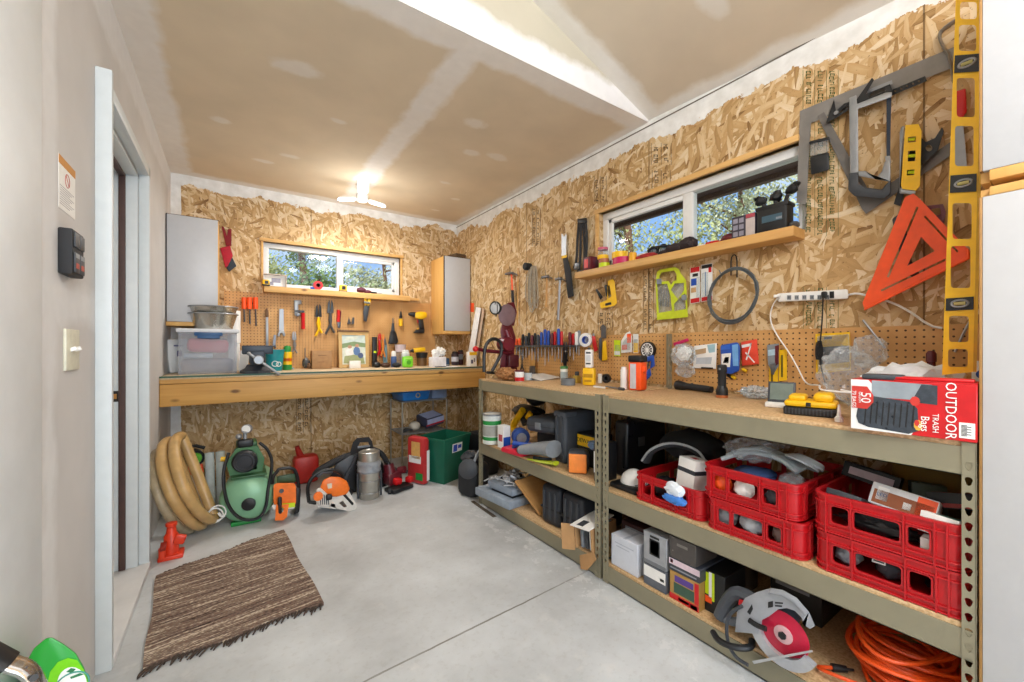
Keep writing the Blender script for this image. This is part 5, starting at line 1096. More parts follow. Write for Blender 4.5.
# contents of the middle stack
t = T('plastic_bag', 'big clear plastic bag of tubing heaped on the middle crate stack', 'bag')
Zt = Z2+K+.02
t.p('bag', B().crumple((1.70, .80, Zt+.155), (.10, .115, .05), sub=4, amp=.28, seed=41, fr=2.2).crumple((1.80, .76, Zt+.20), (.05, .08, .05), sub=3, amp=.3, seed=43), m_film)
b = B()
for i in range(6): b.tube([(1.63+.02*i, .885-.01*i, Zt+.11+.012*(i % 3)), (1.66+.015*i, .80, Zt+.155+.012*(i % 2)), (1.68+.01*i, .70, Zt+.15), (1.66+.02*i, .63, Zt+.115)], .009, 7)
t.p('tubing', b, M('b4c0c4', .3)); t.end()
t = T('plastic_bag', 'clear bag of coiled clear hose at the near side of the middle crate stack', 'bag'); b = B()
for i in range(6): b.ring((1.70+.006*i, .632-.003*i, Zt+.142+.003*(i % 3)), .050-.004*(i % 3), .006, (.5, -.3, 1), 24, 6)
t.p('hose', b, M('c2ccd0', .2)); t.p('bag', B().crumple((1.66, .645, Zt+.07), (.07, .048, .05), sub=3, amp=.3, seed=46), m_film); t.end()
soft('folded_cloth', 'dark blue cloth under the clear bags in the upper middle crate', 'cloth', [((1.66, .765, Zt+.075), (.08, .06, .022), 5), ((1.70, .82, Zt+.055), (.06, .05, .03), 6)], M('2c4470', .8))
for y, mm, lb in ((.86, m_orange, 'orange and white object behind the left window of the upper middle crate'), (.775, m_paper, 'white bag behind the wide window of the upper middle crate'), (.665, m_dgrey, 'dark fitting behind the right window of the upper middle crate')):
    soft('hardware_bag', lb, 'bag', [((1.585, y, Zt+.03), (.03, .035, .036), int(y*100))], mm)
for y, mm, lb in ((.84, M('8d9499', .3), 'grey fitting behind the left window of the lower middle crate'), (.745, M('a8adb2', .25), 'pale plastic parts behind the wide window of the lower middle crate'), (.635, M('7a6a64', .5), 'brown and grey packet behind the right window of the lower middle crate')):
    soft('hardware_bag', lb, 'bag', [((1.585, y, zl+.045), (.035, .042, .04), int(y*90))], mm)
# left crate and around it
cb('carton', 'white carton with a black band and red dot standing in the left red crate', 'box', (1.66, 1.03, Z2+.142), (.09, .09, .15), (R(4), R(6), R(-8)), [m_paper, m_dgrey, m_red], [('f', 0, .60, 1, .72, 1), ('r', 0, .60, 1, .72, 1), ('t', .35, .35, .65, .65, 2)])
t = T('towel_pack', 'blue and white plastic packet hanging over the rim of the left red crate', 'package'); t.p('packet', B().crumple((1.534, 1.035, Z2+.105), (.022, .055, .035), sub=3, amp=.25, seed=51), M('dfe6ee', .4)); t.p('skirt', B().crumple((1.53, 1.03, Z2+.066), (.02, .065, .026), sub=3, amp=.25, seed=52), M('3f7fd0', .4)); t.end()
soft('hardware_bag', 'dark tangle of parts in the left red crate', 'bag', [((1.66, 1.17, Z2+.055), (.07, .06, .045), 8), ((1.75, 1.08, Z2+.05), (.06, .05, .04), 9)], m_black)
t = T('tool_bag', 'black tool bag with grey piping behind the left red crate', 'bag'); q = B()
q.ball((1.88, 1.17, Z2+.215), (.12, .16, .075), sub=3, jit=.15, seed=3); t.p('body', q, M('25282b', .8, 0, .2, 30, .2))
t.p('strap', B().tube([(1.70, 1.30, Z2+.13), (1.68, 1.26, Z2+.20), (1.70, 1.16, Z2+.25), (1.73, 1.06, Z2+.235), (1.75, 1.04, Z2+.19), (1.73, 1.10, Z2+.16)], .02, 8, smooth=2, flat=.4), M('34393d', .7))
t.p('piping', B().tube([(1.675, 1.31, Z2+.14), (1.66, 1.25, Z2+.215), (1.68, 1.15, Z2+.265), (1.71, 1.04, Z2+.25), (1.73, 1.015, Z2+.2)], .006, 6, smooth=2), M('a9aeb0')); t.end()
t = T('dust_mask', 'white dust mask lying on the black tray beside the left red crate', 'mask'); c0_ = Vector((1.66, 1.345, Z2+.0285))
vs = B(); vs.lathe([(.068, 0), (.066, .012), (.055, .036), (.034, .055), (.012, .064), (.0, .065)], c0_, c0_+Vector((-.25, -.1, 1)), 20); t.p('cup', vs, m_white); t.p('strap', B().tube([c0_+Vector((.06, .02, .012)), c0_+Vector((.02, -.08, .006)), c0_+Vector((-.06, -.055, .008))], .003, 6), m_grey); t.end()
one('tray', B().box((1.665, 1.345, Z2+.014), (.19, .165, .028), bev=.01), m_black, 'black tray under the white dust mask on the middle shelf', 'tray')
# far unit, middle shelf
cup('paint_can', 'white paint can with a green band at the far end of the middle shelf', 'can', 492, 443, Z2, .068, .215, M('d9dcd8'), [('rim', [(.069, .205), (.070, .217), (.06, .217), (.058, .207)], m_metal), ('lid', [(.0, .2085), (.058, .2085)], m_dmetal), ('label', [(.0687, .03), (.0687, .055)], m_green), ('label', [(.0687, .14), (.0687, .17)], m_green), ('panel', [(.0684, .06), (.0684, .135)], M('9a9a94', .5))])
carton('carton', 'small white box with red print beside the paint can', 'box', (497.5, 447), (503.5, 449), Z2, 425, .06, [m_white, m_blue, M('b04a50')], [('f', .2, .3, .8, .6, 2), ('r', 0, .1, 1, .5, 1)])
t = T('caulk_reel', 'blue spool with silver discs behind the red tray', 'spool'); c0_ = Vector((1.68, 2.33, Z2+.075))
t.p('spool', B().lathe([(.06, 0), (.06, .01), (.03, .012), (.03, .05), (.06, .052), (.06, .062)], c0_+Vector((.0, .03, 0)), c0_+Vector((-.4, -.97, 0)), 20), M('2f4f96')); t.p('disc', B().cyl(c0_+Vector((-.03, -.035, 0)), c0_+Vector((-.034, -.045, 0)), .035), m_metal); t.p('foot', B().box((1.68, 2.32, Z2+.01), (.10, .08, .02), bev=.004), m_dgrey); t.end()
t = T('stud_finder', 'red plastic tray lying at the shelf edge with a blue tool in it', 'tray'); m, w, h = base((503, 452), (524, 458), Z2)
t.p('tray', B(m).box((w*.45, .06, .018), (w*1.0, .15, .036), bev=.014), M('d6203a', .4)); t.end()
t = T('spray_nozzle', 'blue nozzle tool lying in the red tray', 'tool'); t.p('body', B(m).cyl((w*.25, .05, .056), (w*.85, .08, .056), .019).ball((w*.85, .08, .056), .024), m_blue); t.p('trigger', B(m).box((w*.5, .02, .05), (.02, .05, .014), bev=.004), M('17306e')); t.end()
t = T('power_drill', 'black and yellow power tool lying at the back of the middle shelf', 'tool'); ff = fX(1.80)
t.p('grip', rod([(514, 430), (513, 425), (519, 416), (523, 410)], .02, .026, ff), m_yel); t.p('cuff', rod([(514, 430), (518, 433), (522, 431)], .02, .022, ff), m_yel); t.p('loop', rod([(527, 418), (531, 411), (530, 421)], .02, .016, ff), m_yel)
t.p('body', B().crumple(ff(528, 412, -.06), (.09, .2, .06), sub=3, amp=.2, seed=61), m_black); t.p('motor', rod([(520, 411), (526, 424)], -.01, .03, ff), m_black); t.end()
def shell(name, label, cat, c, d, rot, m, extra=(), bev=.02, group=None):
    mm = Matrix.Translation(c) @ rotm(rot); t = T(name, label, cat, group); t.p('body', B(mm).box((0, 0, 0), d, bev=bev, seg=3), m)
    for nm, lo, hi, bv, mt in extra: t.p(nm, B(mm).bx(lo, hi, bv), mt)
    return t, mm
m_case = M('474d55', .5, 0, .12)
t, mm = shell('tool_case', 'rounded slate-grey tool case lying above the grey nozzles', 'case', (1.78, 2.10, Z2+.195), (.30, .26, .10), (R(-2), 0, R(8)), m_case, bev=.035)
t.p('seam', B(mm).prism(rrect(-.153, -.133, .153, .133, .038, 4), fxy((0, 0, 0)), -.006, .0, [rrect(-.146, -.126, .146, .126, .034, 4)]), m_dgrey); t.p('latch', B(mm).bx((-.156, -.02, -.025), (-.148, .03, .02), .003), m_grey); t.end()
one('folded_tarp', B().box((1.85, 2.10, Z2+.07), (.24, .28, .138), bev=.03), M('23262a', .8, 0, .2, 30, .2), 'dark folded cloth under the slate-grey tool case', 'cloth')
t = T('blower_nozzle', 'grey flared nozzle lying at the middle shelf edge', 'nozzle'); a, b_ = Vector((1.515, 2.115, Z2+.05)), Vector((1.575, 1.86, Z2+.098))
t.p('tube', B().tube([a, (a+b_)/2+Vector((.02, .0, .005)), b_],   .045, 14, rs=(.038, .070), flat=.72), M('84898e', .5)); t.p('lip', B().tube([a+(a-b_)*.012, a+(b_-a)*.05], .037, 12, flat=.66), m_black); t.end()
t = T('trimmer_guard', 'lime and grey guard lying under the flared grey nozzle', 'guard'); t.p('blade', B().tube([(1.515, 2.04, Z2+.008), (1.535, 1.92, Z2+.014), (1.55, 1.81, Z2+.030)], .02, 10, rs=(.008, .026), flat=.5), M('b0bd22', .45)); t.p('edge', B().tube([(1.56, 2.04, Z2+.01), (1.60, 1.96, Z2+.012), (1.63, 1.95, Z2+.012)], .01, 8), m_dgrey); t.end()
m, w, h = base((554, 475), (569, 479), Z2, 412); t = T('tool_case', 'tall charcoal tool case standing on end on the middle shelf', 'case')
t.p('body', B().bx((1.64, 1.835, Z2), (2.05, 1.94, Z2+.31), .02, 3), m_case); t.p('rib', B().bx((1.634, 1.855, Z2+.03), (1.6405, 1.875, Z2+.29), .003).bx((1.634, 1.90, Z2+.03), (1.6405, 1.92, Z2+.29), .003), m_case); t.p('cap', B().bx((1.635, 1.832, Z2+.275), (1.74, 1.943, Z2+.313), .014), M('59606a', .5)); t.end()
t = T('battery_box', 'black box with a yellow lettered label behind the orange-faced case', 'box'); t.p('box', B().bx((1.72, 1.66, Z2), (1.86, 1.825, Z2+.19), .012), m_black)
b = B().bx((1.7185, 1.675, Z2+.115), (1.72, 1.815, Z2+.18)); b.m_(1); keep = b.m; b.text('DEWALT', .036, Matrix.Translation((1.718, 1.745, Z2+.147)) @ Matrix.Rotation(-PI/2, 4, 'Z') @ Matrix.Rotation(PI/2, 4, 'X')); t.p('label', b, [m_yel, m_black]); t.end()
t = T('battery_pack', 'black case with a bright orange end at the middle shelf edge', 'case'); c0_ = Vector((1.62, 1.70, Z2+.062))
mm = Matrix.Translation(c0_) @ rotm((0, 0, R(-48))); t.p('body', B(mm).box((.0, .0, .0), (.12, .12, .122), bev=.03, seg=3), m_dgrey); t.p('end_panel', B(mm).box((.0, -.062, -.002), (.098, .014, .104), bev=.02, seg=3), M('ee8838', .45)); t.end()
one('shop_cloth', B().crumple((1.665, 1.625, Z2+.155), (.03, .045, .03), sub=3, amp=.25, seed=71), M('6f88a8', .8), 'blue-grey cloth on the orange-ended case', 'cloth')
t = T('tool_case', 'large black tool case at the near end of the far unit, beside the posts', 'case'); t.p('body', B().bx((1.74, 1.456, Z2), (2.08, 1.545, Z2+.30), .018, 3), M('14161a', .3)); t.p('handle', B().tube([(1.80, 1.5, Z2+.30), (1.82, 1.5, Z2+.335), (1.96, 1.5, Z2+.335), (1.98, 1.5, Z2+.30)], .009), m_black); t.p('latch', B().bx((1.83, 1.449, Z2+.16), (1.88, 1.4565, Z2+.21), .004), m_dmetal); t.end()
t = T('level_case', 'narrow black case with a white strip standing beside the front posts', 'case'); t.p('body', B().bx((1.56, 1.478, Z2), (1.69, 1.527, Z2+.205), .01), m_black); t.p('strip', B().bx((1.5585, 1.512, Z2+.05), (1.56, 1.522, Z2+.16)), m_white); t.p('top', B().crumple((1.61, 1.50, Z2+.218), (.03, .022, .02), sub=2, amp=.3, seed=3), m_grey); t.end()
one('helmet_shell', B().ball((1.9, 2.45, Z1-.135), (.075, .095, .075), sub=3), m_black, 'black bowl-shaped thing hanging under the far shelf top', 'helmet')
# far unit, bottom shelf
t = T('socket_set', 'open grey socket set case heaped with chrome sockets at the far shelf corner', 'tool case'); m_sg = M('8f9ba8', .45); m_sock = M('c9cdd2', .3, .55)
mm = Matrix.Translation((1.455, 2.60, Z3)) @ rotm(R(-84)); t.p('tray', B(mm).bx((0, 0, 0), (.385, .30, .055), .008), m_sg); t.p('tray', B(mm).bx((.09, .045, .072), (.36, .31, .118), .008), M('8894a2', .45)); t.p('hinge', B(mm).bx((.12, .06, .054), (.35, .30, .073)), m_black)
r = random.Random(5)
for i in range(38):
    x, y, z = r.uniform(.05, .33), r.uniform(.04, .29), r.uniform(.125, .165)
    if x < .1: z = .07
    a = Vector((r.gauss(0, 1), r.gauss(0, 1), r.gauss(0, .6))).normalized(); rr = r.uniform(.009, .017); L = r.uniform(.025, .04)
    if i % 4 == 3: t.p('wrench', B(mm).box((x, y, z+.008), (.14, .012, .006), (r.uniform(-.2, .2), r.uniform(-.2, .2), r.uniform(0, 3)), .002).box((x+.02, y, z+.014), (.02, .024, .008), (.2, 0, r.uniform(0, 3)), .002), m_sock)
    else: t.p('socket', B(mm).lathe([(rr*.6, 0), (rr, .001), (rr, L), (rr*.65, L), (rr*.6, L*.5)], (x, y, z), Vector((x, y, z))+a, 12), m_sock if i % 5 else m_black)
t.end()
A_, D_ = onX(514.5, 489, 1.545), Vector((1.60, 2.03, Z3+.006)); A_.z = max(A_.z, .275); E_ = Vector((.28, .03, .01))
nn = (D_-A_).cross(E_).normalized()*.014; b = B(); q = [A_, A_+E_, D_+E_, D_]; b.raw([v for v in q]+[v+(nn if nn.z > 0 else -nn) for v in q], [(0, 1, 2, 3), (7, 6, 5, 4), (0, 4, 5, 1), (1, 5, 6, 2), (2, 6, 7, 3), (3, 7, 4, 0)])
one('plywood_offcut', b, wood('panel_wood', 'b08048', 'c99a62', knots=False), 'brown plywood offcut leaning between the socket set and black cases', 'board')
def blackcase(label, c, rz):
    t, mm = shell('tool_case', label, 'case', c, (.36, .165, .235), (0, 0, rz), M('262a31', .45, 0, .15), bev=.028, group='black cases with yellow tags')
    for x in (-.06, .0, .06): t.p('rib', B(mm).box((-.1815, x*.8, 0), (.008, .02, .17), bev=.004), m_dgrey)
    t.p('waist', B(mm).box((0, 0, -.02), (.364, .169, .012), bev=.004), m_black); t.p('yellow_tag', B(mm).box((-.09, 0, .1185), (.05, .055, .006), bev=.002).m_(1).box((-.09, 0, .1215), (.018, .05, .002)), [m_yel, M('6a5a08')]); return t.end()
blackcase('black moulded case with a yellow tag, next to the plywood offcut', (1.752, 1.905, Z3+.118), R(3)); blackcase('black moulded case with a yellow tag, nearer the torn open box', (1.758, 1.722, Z3+.118), R(2))
t = T('open_carton', 'torn open brown box of booklets leaning out of the bottom shelf', 'box'); mm = Matrix.Translation((1.500, 1.600, Z3-.005)) @ rotm((0, R(-4), R(-84)))
t.p('box', B(mm).bx((0, .06, .012), (.11, .22, .018)).bx((0, .004, .012), (.004, .22, .13)).bx((.106, .004, .012), (.11, .22, .13)).bx((.004, .216, .018), (.106, .22, .13)), m_card); t.p('flap', B().prism([(1.555, .025), (1.60, .012), (1.615, .075), (1.52, .13), (1.50, .10)], lambda u, v, w: Vector((1.512+w-.10*(.12-v), u-.04, v)), 0, .004), m_card); t.p('flap', B(mm @ Matrix.Rotation(R(28), 4, 'Z')).bx((-.07, 0, 0.0), (0, .003, .135)), m_card)
t.p('top_sheet', B(mm @ Matrix.Translation((0, 0, .134)) @ Matrix.Rotation(R(6), 4, 'X')).bx((-.01, -.02, 0), (.115, .2, .004)).m_(1).bx((.02, .0, .004), (.06, .06, .005)), [m_paper, m_dgrey]); t.end()
for i, (mt, lb) in enumerate(((m_white, 'white booklet standing in the torn brown box, nearest the post'), (m_dgrey, 'dark booklet in the middle of the torn brown box'), (M('7d838a'), 'grey booklet at the far side of the torn brown box'))):
    one('booklet', B(mm).bx((.085-.03*i, .02, .019), (.103-.03*i, .20, .125-.01*i), .001), mt, lb, 'booklet', 'booklets in the torn box')
# near unit, bottom shelf
m_pb = M('cfd3dc', .6, 0, .05); lab_ = m_dgrey
for i, (z, lb) in enumerate(((Z3, 'lower red and black flat carton in the dark corner behind the post'), (Z3+.0905, 'upper red and black flat carton in the dark corner behind the post'))):
    one('carton', B().bx((1.66, 1.245, z), (1.98, 1.425, z+.089), .002).m_(1).bx((1.659, 1.25, z+.01), (1.66, 1.42, z+.03)).m_(2).bx((1.659, 1.29, z+.045), (1.66, 1.40, z+.07)), [M('3a1a1c'), M('a83228'), m_grey], lb, 'box', 'red and black cartons')
def wb(label, ya, yb, x, z, h, dp, mats, marks=()):
    """carton whose front faces the room: left end ya, right end yb"""
    m = Matrix(((0, 1, 0, x), (-1, 0, 0, ya), (0, 0, 1, z+.0004), (0, 0, 0, 1))); w = ya-yb; b = B(m).bx((0, 0, 0), (w, dp, h), .002, 1); e = .0006
    for (fc, u0, v0, u1, v1, mi) in marks:
        b.m_(mi)
        if fc == 'f': b.bx((u0*w, -e, v0*h), (u1*w, 0, v1*h))
        elif fc == 't': b.bx((u0*w, v0*dp, h), (u1*w, v1*dp, h+e))
        else: b.bx((w, u0*dp, v0*h), (w+e, u1*dp, v1*h))
    return one('carton', b, mats, label, 'box')
wb('plain white box standing at the left end of the bottom shelf', 1.395, 1.235, 1.55, Z3, .15, .14, [m_pb, M('aeb4c0'), m_card], [('f', .15, .76, .85, .79, 1), ('f', .2, .66, .7, .69, 1), ('t', .45, .0, .55, 1, 1)])
wb('low grey and white box under the silver box', 1.200, 1.083, 1.545, Z3, .095, .19, [M('5c6068'), m_paper, M('30343a')], [('f', .02, .40, .98, .92, 1), ('f', .75, .5, .92, .62, 0), ('t', 0, 0, 1, 1, 2)])
wb('silver box with a dark square window stacked on a low grey box', 1.202, 1.083, 1.548, Z3+.096, .142, .17, [M('9a9ca0', .4), m_black, M('6f7276'), M('4a4e54')], [('f', .28, .32, .72, .82, 1), ('f', .33, .37, .67, .77, 3), ('f', .3, .86, .7, .93, 1), ('f', 0, 0, 1, .12, 2)])
wb('colourful purple and red lettered box at the bottom of the middle stack', 1.068, .935, 1.55, Z3, .118, .18, [M('b08a4a'), m_red, M('5a3f8f'), M('3a5848'), m_paper, m_pink], [('f', 0, 0, 1, .20, 1), ('f', .18, .66, .82, .88, 2), ('f', .15, .26, .85, .62, 3), ('f', .32, .05, .68, .15, 4), ('f', .86, .22, 1, .95, 1), ('f', .72, .02, .95, .16, 2)])
wb('box with a pink and white band between the colourful box and dark box', 1.070, .930, 1.548, Z3+.119, .054, .20, [M('3c3f48'), M('d9c3cc'), m_red, M('8d9098')], [('f', 0, .5, 1, .95, 1), ('f', .05, .6, .14, .88, 2), ('f', .05, .2, .9, .3, 3)])
wb('dark grey box on top of the middle stack of boxes', 1.070, .948, 1.55, Z3+.174, .092, .16, [M('4c4744'), M('7a7670'), M('36322f')], [('f', .3, .62, .7, .74, 1), ('f', .12, .3, .16, .36, 1), ('t', 0, 0, 1, 1, 2)])
wb('black box with a lime and white side label left of the circular saw', .940, .852, 1.592, Z3, .165, .16, [m_black, m_lime, m_paper, m_orange], [('f', .08, .42, .26, .95, 1), ('f', .26, .35, .40, .98, 2), ('f', .40, .3, .52, .98, 1), ('f', .08, .22, .4, .38, 3)])
t = T('open_carton', 'open dark carton with raised flaps behind the lime-labelled box', 'box'); t.p('box', B().bx((1.78, .89, Z3), (1.94, 1.03, Z3+.18), .002), M('57483a')); t.p('flap', B().box((1.76, .96, Z3+.20), (.07, .13, .003), (0, R(32), 0)), M('8a7048')); t.p('flap', B().box((1.86, .875, Z3+.205), (.16, .06, .003), (R(38), 0, 0)), M('7d6644')); t.end()
one('carton', B().bx((1.85, .62, Z3), (2.06, .80, Z3+.15), .002).m_(1).bx((1.8492, .66, Z3+.10), (1.85, .78, Z3+.13)), [M('2a2826'), M('8d8f92')], 'dark carton in the shadow behind the circular saw', 'box')
# circular saw (outline plane faces the room, slightly turned)
fs = fX(1.548); m_sw = M('a7aab0', .35, .35, .08)
t = T('circular_saw', 'grey circular saw with a red blade lying on the bottom shelf', 'saw')
cxs, cys = 786, 630
up = [(735, 632), (737, 612), (745, 598), (757, 592), (771, 588), (783, 590), (797, 598), (809, 612), (815, 626), (810, 629), (803, 624)]+[(785+20*math.cos(R(a)), 630+22*math.sin(R(a))) for a in (-10, -35, -60, -85, -110, -140)]+[(762, 620), (758, 634)]
t.p('upper_guard', pl(up, .0, .05, fs), m_sw)
t.p('guard_ridge', pl([(771, 588), (783, 590), (797, 598), (808, 612), (805, 615), (794, 603), (780, 595), (768, 593)], .05, .062, fs), m_sw)
c0_ = fs(784, 634, .030); cd = Vector((-1, 0, 0)); rb_ = .074
t.p('blade', B().lathe([(0, 0), (rb_*.97, 0), (rb_, .0012), (rb_*.97, .0024), (0, .0024)], c0_, c0_+cd, 40), [M('c0143a', .35)])
t.p('flange', B().lathe([(.028, 0), (.028, .005), (.02, .007), (0, .007)], c0_+cd*.003, c0_+cd, 24), M('d2a8ac', .4)); t.p('arbor_bolt', B().cyl(c0_+cd*.009, c0_+cd*.018, .012, seg=6), m_black)
t.p('lower_guard', B().prism(circ(0, 0, .102, 28, a0=150, a1=335)+circ(0, 0, .068, 24, a0=150, a1=335)[::-1], lambda u, v, w: c0_+Vector((-w, -u, v)), -.004, .018), M('b4b6ba', .35, .3)); t.p('base_plate', B().prism([(752, 661), (812, 650), (813, 652), (754, 664)], fs, .022, .058), M('c4c6c8', .3, .6))
t.p('motor', B().cyl(fs(770, 622, 0), fs(770, 622, 0)+Vector((.13, 0, 0)), .05, seg=20), m_dgrey)
t.p('handle', rod([(759, 604), (748, 596), (737, 592), (729, 599), (723, 609), (720, 617)], .0, .024, fs), M('4b5058', .5)); t.p('handle_foot', rod([(720, 616), (731, 622), (742, 621), (752, 614)], .0, .016, fs), M('6a7078', .5)); t.p('trigger', pl([(739, 599), (746, 601), (744, 608), (738, 605)], .012, .03, fs), m_red)
t.p('lever', rod([(749, 620), (756, 625), (766, 629)], .056, .009, fs), m_black); t.p('depth_slot', pl([(747, 612), (752, 604), (753, 609), (750, 615)], .0495, .0515, fs), m_black)
b = pl([(768, 602), (773, 601), (773, 607), (768, 608)], .05, .0515, fs).prism([(775, 602), (783, 602.5), (783, 604), (775, 603.5)], fs, .05, .0515).prism([(775, 605), (782, 605.5), (782, 607), (775, 606.5)], fs, .05, .0515); t.p('emblem', b, m_black)
t.p('cord', rod([(742, 606), (730, 612), (726, 626), (728, 645), (736, 658), (748, 665)], .07, .006, fs, smooth=2), m_dgrey); t.p('cord_loop', B().tube([onZ(713, 632, Z3+.012), onZ(718, 641, Z3+.012), onZ(735, 648, Z3+.012), onZ(752, 648, Z3+.012), onZ(752, 640, Z3+.02)], .011, 8, smooth=2), m_black); t.end()
# orange extension cord
t = T('extension_cord', 'orange extension cord coiled at the near end of the bottom shelf', 'cord'); b = B(); r = random.Random(11)
for i in range(22):
    rx, ry = r.uniform(.075, .20), r.uniform(.09, .138); z = Z3+.022+.0075*i*.85; ox, oy = 1.755+r.uniform(-.01, .03), .365+r.uniform(-.012, .012); ph = r.uniform(0, 6)
    b.tube([(ox+rx*math.cos(a*PI/14), oy+ry*math.sin(a*PI/14), z+.012*math.sin(a*PI/7+ph)+(.02*math.sin(a*PI/14+ph) if i > 16 else 0)) for a in range(28)], .0058, 7, closed=True, smooth=0)
t.p('cord', b, M('e8541c', .35, 0, .1)); t.p('tail', B().tube([(1.62, .42, Z3+.02), (1.585, .47, Z3+.03), (1.575, .53, Z3+.026), (1.60, .55, Z3+.012), (1.635, .52, Z3+.012)], .0058, 7, smooth=2), M('e8541c', .35, 0, .1)); t.p('plug', B().cyl((1.635, .52, Z3+.013), (1.665, .49, Z3+.013), .012, .010, 12).cyl((1.665, .49, Z3+.013), (1.68, .475, Z3+.013), .004, seg=8), m_black); t.end()
# ================================================================ far wall: sill, pegboard and bench-top things
fb = fB
ZB = .9675
# red glove on the wall
t = T('work_glove', 'dark red work glove hanging between the left cabinet and the far window', 'glove')
t.p('cuff', pl([(221.5, 226), (224, 227), (227, 236), (228, 229), (231.5, 229), (231.5, 246), (226, 246)], .006, .02, fb), M('7c1420', .8)); t.p('palm', pl([(220, 248), (230, 245.5), (233, 256), (228, 266), (225.5, 268)], .004, .028, fb), M('a81c30', .8, 0, .2, 40, .2)); t.p('finger_tips', pl([(231, 255), (236.5, 266), (229, 272), (226.5, 268)], .006, .026, fb), M('25303c', .7)); t.end()
# sill things
ys = YB-.055; Zs = 1.7005
def sp_(px): return onY(px, 285, ys)
t = T('shadow_box', 'small white open-fronted box standing at the left end of the far sill', 'box'); a, b_ = sp_(263), sp_(286.5)
t.p('frame', B().bx((a.x, ys-.02, Zs), (b_.x, ys+.02, Zs+.006)).bx((a.x, ys-.02, Zs+.105), (b_.x, ys+.02, Zs+.112)).bx((a.x, ys-.02, Zs+.006), (a.x+.006, ys+.02, Zs+.105)).bx((b_.x-.006, ys-.02, Zs+.006), (b_.x, ys+.02, Zs+.105)), M('c8b8a8', .6)); t.p('back', B().bx((a.x+.006, ys+.014, Zs+.006), (b_.x-.006, ys+.018, Zs+.105)), m_paper); t.p('print', B().box(((a.x+b_.x)/2+.01, ys+.0135, Zs+.06), (.07, .001, .04)).box(((a.x+b_.x)/2-.03, ys+.0135, Zs+.03), (.04, .001, .03)), M('9a98a8')); t.end()
def tape_measure(px, label, z=Zs, y=None, s=1.0):
    p = onY(px, 285, y or ys); t = T('tape_measure', label, 'tape measure', 'tape measures on the far sill')
    t.p('case', B().box((p.x, p.y, z+.033*s), (.07*s, .035*s, .066*s), bev=.012), m_yel); t.p('label', B().box((p.x+.004, p.y-.0178*s, z+.036*s), (.034*s, .001, .034*s)), m_black); t.p('bumper', B().box((p.x, p.y, z+.006), (.074*s, .037*s, .012), bev=.004), m_black); return t.end()
tape_measure(266, 'yellow and black tape measure before the white box on the far sill', y=ys-.042, s=.8); tape_measure(343, 'low yellow and black tape measure below the divider of the far window')
t = T('marker', 'blue and white marker lying on the far sill left of the red tape roll', 'marker'); a, b_ = sp_(305), sp_(316); t.p('barrel', B().cyl((a.x, ys, Zs+.012), (b_.x, ys, Zs+.012), .012), m_white); t.p('cap', B().cyl((b_.x-.05, ys-.001, Zs+.0125), (b_.x, ys-.001, Zs+.0125), .0135), m_blue); t.end()
p = sp_(319); roll('tape_roll', 'red tape roll standing on edge on the far sill', 'tape', (p.x-.01, ys+.02, Zs+.042), .042, .04, (0, -1, 0), m_red, m_black, rin=.45)
p = sp_(361); soft('work_glove', 'purple and red bundle on the far sill above the yellow clamp', 'glove', [((p.x, ys-.01, Zs+.028), (.045, .03, .028), 3), ((p.x+.06, ys, Zs+.018), (.04, .03, .018), 4)], M('5c2438', .7))
t = T('screwdriver', 'small dark screwdriver lying at the right of the far sill', 'screwdriver'); a, b_ = sp_(371), sp_(382); t.p('handle', B().cyl((a.x, ys, Zs+.011), ((a.x+b_.x)/2, ys, Zs+.011), .0105, seg=8), m_black); t.p('shaft', B().cyl(((a.x+b_.x)/2, ys, Zs+.011), (b_.x, ys, Zs+.011), .003), m_metal); t.end()
# pegboard tools
rail = pl([(240.5, 301.8), (258, 303), (258, 304.6), (240.5, 303.4)], .009, .035, fb); one('magnet_bar', rail, m_black, 'black bar holding three orange-handled screwdrivers on the far pegboard', 'rack')
for x, lb, yb in ((244, 'left orange-handled screwdriver on the far pegboard', 322), (249.5, 'middle orange-handled screwdriver on the far pegboard', 324), (255.5, 'right orange-handled screwdriver on the far pegboard', 326)):
    t = T('screwdriver', lb, 'screwdriver', 'orange screwdrivers on the far pegboard'); t.p('handle', rod([(x, 297.5), (x+.1, 309)], .05, .019, fb, smooth=0, seg=10), m_orange); t.p('shaft', rod([(x+.1, 309), (x+.6, yb)], .05, .0065, fb, smooth=0), m_dmetal); t.end()
t = T('pry_bar', 'long thin steel bar with a dark handle on the far pegboard', 'tool'); t.p('handle', pl([(265.3, 310), (266.6, 307.5), (268.6, 310), (268.8, 317), (265.3, 317)], .008, .03, fb), m_dkwood if 'm_dkwood' in globals() else m_black); t.p('shaft', pl([(265.7, 317), (268.3, 317), (268.6, 349), (265.9, 349)], .012, .022, fb), m_metal); t.end()
def wrench(label, top, bot, w, off, jaw, m=None):
    t = T('adjustable_wrench', label, 'wrench', 'wrenches on the far pegboard'); t.p('handle', bar(top, bot, w, off-.006, off+.006, fb, w2=w*1.15), m or m_metal)
    x, y = bot; j = jaw; t.p('jaw', pl([(x-j*.45, y-1), (x+j*.5, y-1), (x+j*.8, y+j*.6), (x+j*.7, y+j*1.1), (x+j*.25, y+j*.9), (x+j*.1, y+j*.4), (x-j*.3, y+j*.5), (x-j*.35, y+j*1.2), (x-j*.9, y+j*.9)], off-.009, off+.009, fb), m or m_metal); return t.end()
wrench('big steel adjustable wrench hanging jaws-down on the far pegboard', (281.5, 309), (281.5, 331), 4.2, .02, 5); wrench('small adjustable wrench hanging to the left of the green-capped spray can', (275, 335), (274, 345), 2.4, .018, 3, m_dmetal)
plier('locking_pliers', 'locking pliers hanging right of the green-capped spray can', (294, 331), (294.5, 340), (292.5, 352), (297, 353), .025, m_metal, fb, m_metal, r=.009)
